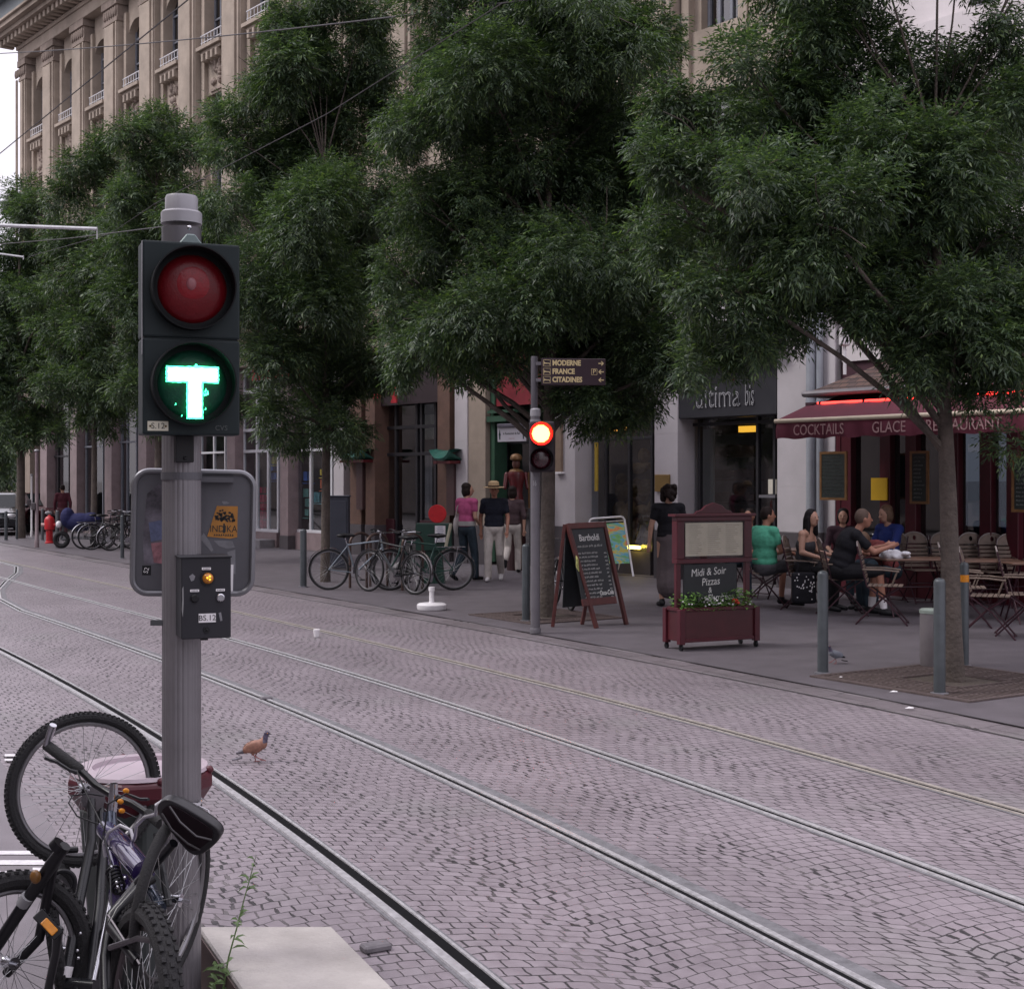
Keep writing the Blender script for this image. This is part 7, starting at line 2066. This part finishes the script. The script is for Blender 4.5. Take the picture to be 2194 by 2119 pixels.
m = MB(); m.lathe([(.19, 1.672), (.17, 1.662), (.1, 1.672), (.098, 1.72), (.088, 1.765), (.05, 1.785), (.0, 1.77)], 28, Matrix.Translation((0, -.01, 0)) @ Matrix.Rotation(R(4), 4, 'X')); o_ = m.build('straw_hat', mat('straw_weave', (.42, .3, .17), .8, 0, .2, 60), None, base=(0, 0, 0), smooth=True)
o_.location = hm_.location; o_.rotation_euler = hm_.rotation_euler; o_.scale = hm_.scale; tag(o_, 'straw hat on the head of the man in navy', 'hat')
m = MB(); m.lathe([(.101, 1.68), (.1, 1.705)], 28, Matrix.Translation((0, -.01, 0)) @ Matrix.Rotation(R(4), 4, 'X')); q_ = m.build('hat_band', mat('dark_hat_band', (.04, .02, .015), .7), o_, local=True, smooth=True)
person('woman in a mauve brown top walking away behind the man in the hat', Q(1098, 28.4), R(172), 1.01, J=dict(walk, anB=(.1, .3, .3), toB=(.1, .34, .14)), hair=HBR, hair_style='bob', top=BRN, sleeve=1.2, bottom=BEI)
person('woman with bushy dark hair and long grey skirt behind the menu planter', Q(1432, 20.9), R(186), 1.045, J=dict(elA=(-.25, .0, 1.15), wrA=(-.24, -.16, .98), elB=(.25, 0, 1.14), wrB=(.27, -.04, .9)), hair=HBR, hair_style='curly', top=BLKC, sleeve=.5, skirt=GRYC)
person('distant passer-by in a dark red coat near the fire hydrant', Q(134, 46.5), R(200), 1.0, J=walk, hair=HBR, top=cloth('dark_red_coat', (.08, .02, .03)), sleeve=2, bottom=cloth('mauve_trousers', (.1, .05, .06)))
gs = 'seated guests on the restaurant terrace'
person('man in a mint green t-shirt seated with his back to the street', Q(1645, 20.7), R(122), 1.08, SIT, dict(hd=(-.0, .0, 1.255)), SKIN2, HBR, 'short', GREENC, .55, cloth('grey_shorts', (.09, .09, .1)), .55, yaw=R(-25), fat=1.2, group=gs)
person('seated woman with long dark hair and bare shoulders, turned to the right', Q(1724, 20.3), R(58), 1.08, SIT, dict(pel=(0, .02, .57), ch=(0, -.02, .91), nk=(0, -.06, 1.08), hd=(0, -.1, 1.23), shA=(-.165, -.03, 1.02), shB=(.165, -.03, 1.02), elA=(-.22, -.04, .78), wrA=(-.1, -.28, .7), elB=(.2, -.1, .78)), SKIN, HB, 'long', cloth('grey_black_strapless_top', (.05, .05, .055)), -1, cloth('black_skirt_cloth', (.012, .012, .014)), 1.0, yaw=R(-22), group=gs)
person('man with cropped hair in a black t-shirt and shorts, leaning forward on his chair', Q(1808, 19.4), R(86), 1.12, SIT, dict(pel=(0, .06, .57), ch=(0, -.06, .9), nk=(0, -.16, 1.06), hd=(0, -.24, 1.2), shA=(-.19, -.12, 1.0), shB=(.19, -.12, 1.0), elA=(-.25, -.32, .8), wrA=(-.15, -.52, .86), elB=(.25, -.32, .8), wrB=(.15, -.52, .86), knA=(-.14, -.4, .56), anA=(-.14, -.46, .1), toA=(-.15, -.62, .03)), SKIN2, HSH, 'short', BLKC, .6, cloth('black_shorts', (.014, .014, .017)), .5, yaw=R(8), fat=1.22, socks=WHITE, group=gs)
person('person with short sandy hair and a blue top seated behind the table', Q(1900, 21.3), R(-60), 1.09, SIT, dict(hd=(0, -.03, 1.25), wrB=(.3, -.4, .84), elB=(.3, -.15, .86)), SKIN, HGR, 'bob', cloth('royal_blue_cotton', (.02, .035, .16)), 1.3, JEAN, 1.0, yaw=R(-5), nod=R(12), group=gs)
person('woman with dark hair facing the street, half hidden behind the man in black', Q(1806, 22.4), R(-15), 1.03, SIT, {}, SKIN, HB, 'bob', cloth('dark_plum_cotton', (.04, .02, .03)), 1.2, JEAN, group=gs)
person('guest with a patterned scarf peering out from behind the menu planter', Q(1604, 22.4), R(-30), 1.03, SIT, {}, SKIN2, HBR, 'short', cloth('mottled_shirt', (.16, .13, .12)), .8, JEAN, group=gs)
person('man in a red shirt bent low over the terrace table', Q(1905, 20.2), R(-85), 1.02, SIT, dict(ch=(0, -.12, .82), nk=(0, -.26, .93), hd=(0, -.38, .99), shA=(-.18, -.18, .92), shB=(.18, -.18, .92), elA=(-.26, -.4, .82), elB=(.26, -.4, .82), wrA=(-.1, -.5, .84), wrB=(.1, -.5, .84)), SKIN2, HGR, 'short', cloth('faded_red_cotton', (.16, .04, .04)), .8, JEAN, nod=R(25), group=gs)
person('waiter in black with a tan apron standing behind the terrace guests', Q(1916, 23.2), R(-60), 1.03, STAND, dict(hd=(0, -.04, 1.6)), SKIN2, HB, 'short', BLKC, 1.4, cloth('tan_apron', (.14, .09, .05)))
# things on the terrace
m = MB(); c_ = Q(1914, 19.35)
for i in range(14): m.ell((c_.x + random.uniform(-.17, .17), c_.y + random.uniform(-.1, .1), .87 + random.uniform(-.02, .03)), (random.uniform(.06, .1), .07, random.uniform(.03, .055)), 10, 6, rot=Matrix.Rotation(random.random(), 3, 'Y'))
o_ = remesh(m, 'plastic_bag', mat('white_plastic_bag', (.6, .6, .64), .35, 0, .15, 14, bump=.7, bs=18), None, .012, 1); tag(o_, 'crumpled white plastic bag on the brown terrace table', 'bag')
T = thing('tote_bag', 'large black bag with small white spots on the chair of the long haired woman', 'bag', Q(1722, 19.75))
c_ = Q(1722, 19.75); m = MB(); m.box((c_.x, c_.y, PZ + .36), (.34, .14, .44)); m.build('bag_body', BLKC, T, bevel=.05, seg=3, smooth=True)
m = MB()
for i in range(34): m.ell((c_.x + random.uniform(-.14, .14), c_.y - .072, PZ + .42 + random.gauss(0, .07)), (.009, .004, .01), 6, 5)
m.build('white_spots', WHITE, T)
m = MB(); m.tube([(c_.x - .1, c_.y, PZ + .56), (c_.x - .08, c_.y, PZ + .72), (c_.x + .08, c_.y, PZ + .72), (c_.x + .1, c_.y, PZ + .56)], .012, 6); m.build('handle', BLKC, T, smooth=True)
# small pale litter bin behind the bollard
b_ = Q(1996, 5610 / (1428 - HY)); T = thing('round_bin', 'slim pale grey bin beside the near ash trunk', 'bin', b_)
m = MB(); m.lathe([(.1, 0), (.115, .02), (.115, ZZ(1312, b_.y) - PZ)], 20, Matrix.Translation(b_)); m.build('body', mat('pale_grey_bin', (.2, .18, .19), .6, 0, .15, 5, dirt=.4), T, smooth=True)
m = MB(); h_ = ZZ(1310, b_.y) - PZ; m.lathe([(.12, h_ - .015), (.122, h_ + .015), (.1, h_ + .03)], 20, Matrix.Translation(b_)); m.build('rim', mat('pale_green_rim', (.3, .36, .32), .4), T, smooth=True)
# ---------------------------------------------------------------- far left: bicycles, scooter, hydrant, posts, cars
proto = city_bike(Q(240, 38.0), R(20), 'far bicycle with a bright mudguard in front of the far parked row', FRB, RUBBER, CHROME, True, lean=R(4), group='far parked bicycles')
for (px, d, rz, lab) in ((222, 38.6, 35, 'far bicycle just right of the blue scooter, bright mudguard'), (262, 38.4, 160, 'far bicycle behind the slim grey bollard'), (280, 37.6, 30, 'far bicycle closest to the signal post'), (250, 39.6, 75, 'far bicycle at the back of the parked row')):
    c = copy_tree(proto); c.location = Q(px, d); c.rotation_euler = (R(random.uniform(-6, 6)), 0, R(rz)); c['label'] = lab
# covered scooter
s0 = Q(172, 38.8)
T = thing('motor_scooter', 'parked scooter under a dark blue cover beside the far bicycles', 'scooter', s0)
m = MB(); m.ell(s0 + Vector((0, 0, .72)), (.5, .26, .26), 18, 10); m.ell(s0 + Vector((-.35, 0, .85)), (.2, .24, .28), 14, 8); m.ell(s0 + Vector((.3, 0, .78)), (.28, .22, .22), 14, 8)
remesh(m, 'cover', cloth('dark_blue_cover', (.018, .02, .07)), T, .02, 3, local=False)
for x in (-.52, .5): wheel(T, s0 + Vector((x, 0, .24)), (0, 1, 0), .24, .06, 10, 0)
m = MB(); m.tube([s0 + Vector((-.52, 0, .24)), s0 + Vector((-.42, 0, .95))], .035, 8); m.tube([s0 + Vector((-.5, 0, .24)), s0 + Vector((-.2, 0, .3)), s0 + Vector((.5, 0, .26))], .04, 8); m.build('chassis', DSTEEL, T, smooth=True)
m = MB(); m.ell(s0 + Vector((-.58, -.05, .66)), (.08, .1, .1), 12, 8); m.build('headlight', WHITE, T, smooth=True)
# hydrant
h0 = Q(106, 5610 / (1164 - HY)); T = thing('fire_hydrant', 'red fire hydrant at the far left of the pavement', 'hydrant', h0)
HYD = mat('hydrant_red', (.42, .012, .018), .4, 0, .1, 6); Mx = Matrix.Translation(h0)
m = MB(); m.lathe([(.13, 0), (.13, .04), (.1, .06), (.1, .38), (.15, .42), (.15, .7), (.11, .78), (.04, .82), (.03, .86)], 18, Mx); m.build('body', HYD, T, smooth=True)
for s_ in (-1, 1):
    m = MB(); m.tube([h0 + Vector((s_ * .12, -.03, .55)), h0 + Vector((s_ * .23, -.05, .55))], .055, 12); m.build('outlet', HYD if s_ > 0 else mat('pale_outlet_cap', (.5, .35, .33), .5), T, smooth=True)
# posts
for (px, yb, yt, r, lab, mm) in ((79, 1173, 968, .05, 'tall pinkish grey post with a small box, left of the hydrant', mat('pink_grey_post', (.2, .15, .16), .5)), (68, 1150, 1020, .035, 'thin pale post left of the tall pinkish post', WHITE)):
    d = dg_(yb); p = Q(px, d); T = thing('street_post', lab, 'post', p)
    m = MB(); m.lathe([(r * 1.3, 0), (r * 1.3, .2), (r, .22), (r, ZZ(yt, d))], 14, Matrix.Translation(p)); m.build('post', mm, T, smooth=True)
    m = MB(); m.box(p + Vector((-.08, -.02, 1.15)), (.12, .12, .2)); m.build('box', DARK, T, bevel=.01)
    m = MB(); m.ell(p + Vector((0, 0, ZZ(yt, d))), (r * 1.6, r * 1.6, .04), 12, 6); m.build('cap', CAPM, T, smooth=True)


def car(loc, rz, paint, label, dark=False):
    T = thing('parked_car', label, 'car', loc, rz, 'parked cars at the street end')
    # facing -Y: profile in (y, z)
    pr = [(-2.0, .35), (-2.05, .6), (-1.95, .82), (-1.1, .95), (-.45, 1.42), (1.2, 1.48), (1.85, 1.05), (2.0, .9), (2.02, .4), (1.9, .3), (-1.9, .28)]
    vs = []; k = len(pr)
    for x, sc in ((-.86, 0), (-.78, 1), (.78, 1), (.86, 0)):
        for (y, z) in pr: vs.append((x if z < 1 else x * (1 - .18 * (z - .95) / .5) if abs(x) > .8 else x * (1 - .14 * (z - .95) / .5), y * (.985 if sc == 0 else 1), z * (.985 if sc == 0 else 1.0)))
    fs = [tuple(range(k)), tuple(range(4 * k - 1, 3 * k - 1, -1))]
    for a in range(3):
        for i in range(k): j = (i + 1) % k; fs.append((a * k + i, (a + 1) * k + i, (a + 1) * k + j, a * k + j))
    m = MB(); m.add(vs, fs); m.build('body', paint, T, local=True, bevel=.05, seg=2, smooth=True)
    WG = mat('car_glass', (.012, .016, .018), .15, 0, .05, 3, spec=.2)
    m = MB(); m.add([(-.62, -1.1, .975), (.62, -1.1, .975), (.56, -.5, 1.4), (-.56, -.5, 1.4)], [(0, 1, 2, 3)]); m.v = [(x, y - .02, z + .012) for x, y, z in m.v]; m.build('windscreen', WG, T, local=True)
    for s_ in (-1, 1):
        m = MB(); m.add([(s_ * .868, -.95, .98), (s_ * .868, 1.5, .98), (s_ * .75, 1.1, 1.38), (s_ * .75, -.45, 1.36)], [(0, 1, 2, 3)]); m.build('side_window', WG, T, local=True)
        m = MB(); m.ell((s_ * .62, -2.0, .7), (.17, .07, .085), 12, 8); m.build('headlight', mat('headlight_glass', (.5, .5, .52), .1, .2), T, local=True, smooth=True)
        m = MB(); m.box((s_ * .95, -.75, 1.02), (.16, .1, .12)); m.build('mirror', paint, T, local=True, bevel=.03)
        for y in (-1.3, 1.3):
            w_ = MB(); w_.tube([(s_ * .72, y, .31), (s_ * .87, y, .31)], .31, 22); q = w_.build('wheel', RUBBER, T, local=True, smooth=True)
            w_ = MB(); w_.tube([(s_ * .868, y, .31), (s_ * .88, y, .31)], .19, 16); w_.build('hubcap', STEEL, q, local=True, smooth=True)
    m = MB(); m.box((0, -2.06, .55), (1.1, .05, .16)); m.build('grille', BLACK, T, local=True, bevel=.01)
    m = MB(); m.box((0, -2.07, .4), (.5, .03, .1)); m.build('plate', WHITE, T, local=True)
    return T


car(Q(2, 49.5, .0), R(12), mat('black_car_paint', (.012, .016, .02), .2, .2, .05, 3, coat=.8), 'black parked car at the far left edge behind the bollards')
car(Q(52, 53, .0), R(60), mat('dark_red_car_paint', (.05, .01, .014), .25, .2, .05, 3, coat=.6), 'dark red parked car mostly hidden behind the farthest ash trunk')
# ---------------------------------------------------------------- overhead wires and brackets
WIR = mat('dark_wire', (.05, .045, .05), .6)


def wire(pts, r, label, sag=0.0):
    m = MB(); n_ = 16; out = []
    for a, b_ in zip(pts[:-1], pts[1:]):
        for i in range(n_ + 1):
            f = i / n_; q = a.lerp(b_, f); q.z -= sag * 4 * f * (1 - f); out.append(q)
    m.tube(out, r, 5); m.build('overhead_wire', WIR, label=label, cat='wire', group='overhead tram wires', smooth=True)


wire([P(-60, 118, 34), P(1240, -14, 17)], .011, 'overhead wire running across the top of the photo from the cornice to the middle trees', .12)
wire([P(-40, 362, 33), P(430, -22, 20)], .011, 'overhead wire rising steeply past the pilasters at the top left')
wire([P(60, 551, 27), P(236, 501, 24.5), P(330, 438, 22), P(700, 245, 15), P(1075, 8, 11)], .0055, 'thin overhead wire rising from the white bracket into the middle tree crowns')
wire([P(-30, 526, 30), P(150, 511, 25), P(365, 484, 19)], .0075, 'thin overhead wire passing behind the cap of the signal post')
for (pa, pb_, r, lab) in ((P(-60, 481, 22), P(208, 491, 22), .028, 'thick white bracket arm reaching in from the left edge'), (P(-60, 536, 26), P(50, 551, 26), .016, 'thin white bracket arm below the thick one at the left edge')):
    m = MB(); m.tube([pa, pb_], r, 8); m.tube([pb_ + Vector((0, 0, .03)), pb_ + Vector((0, 0, -.16 if r > .02 else -.05))], .01, 6); m.build('bracket_arm', mat('white_bracket', (.5, .5, .52), .4, .2), label=lab, cat='wire bracket', group='white wire brackets', smooth=True)
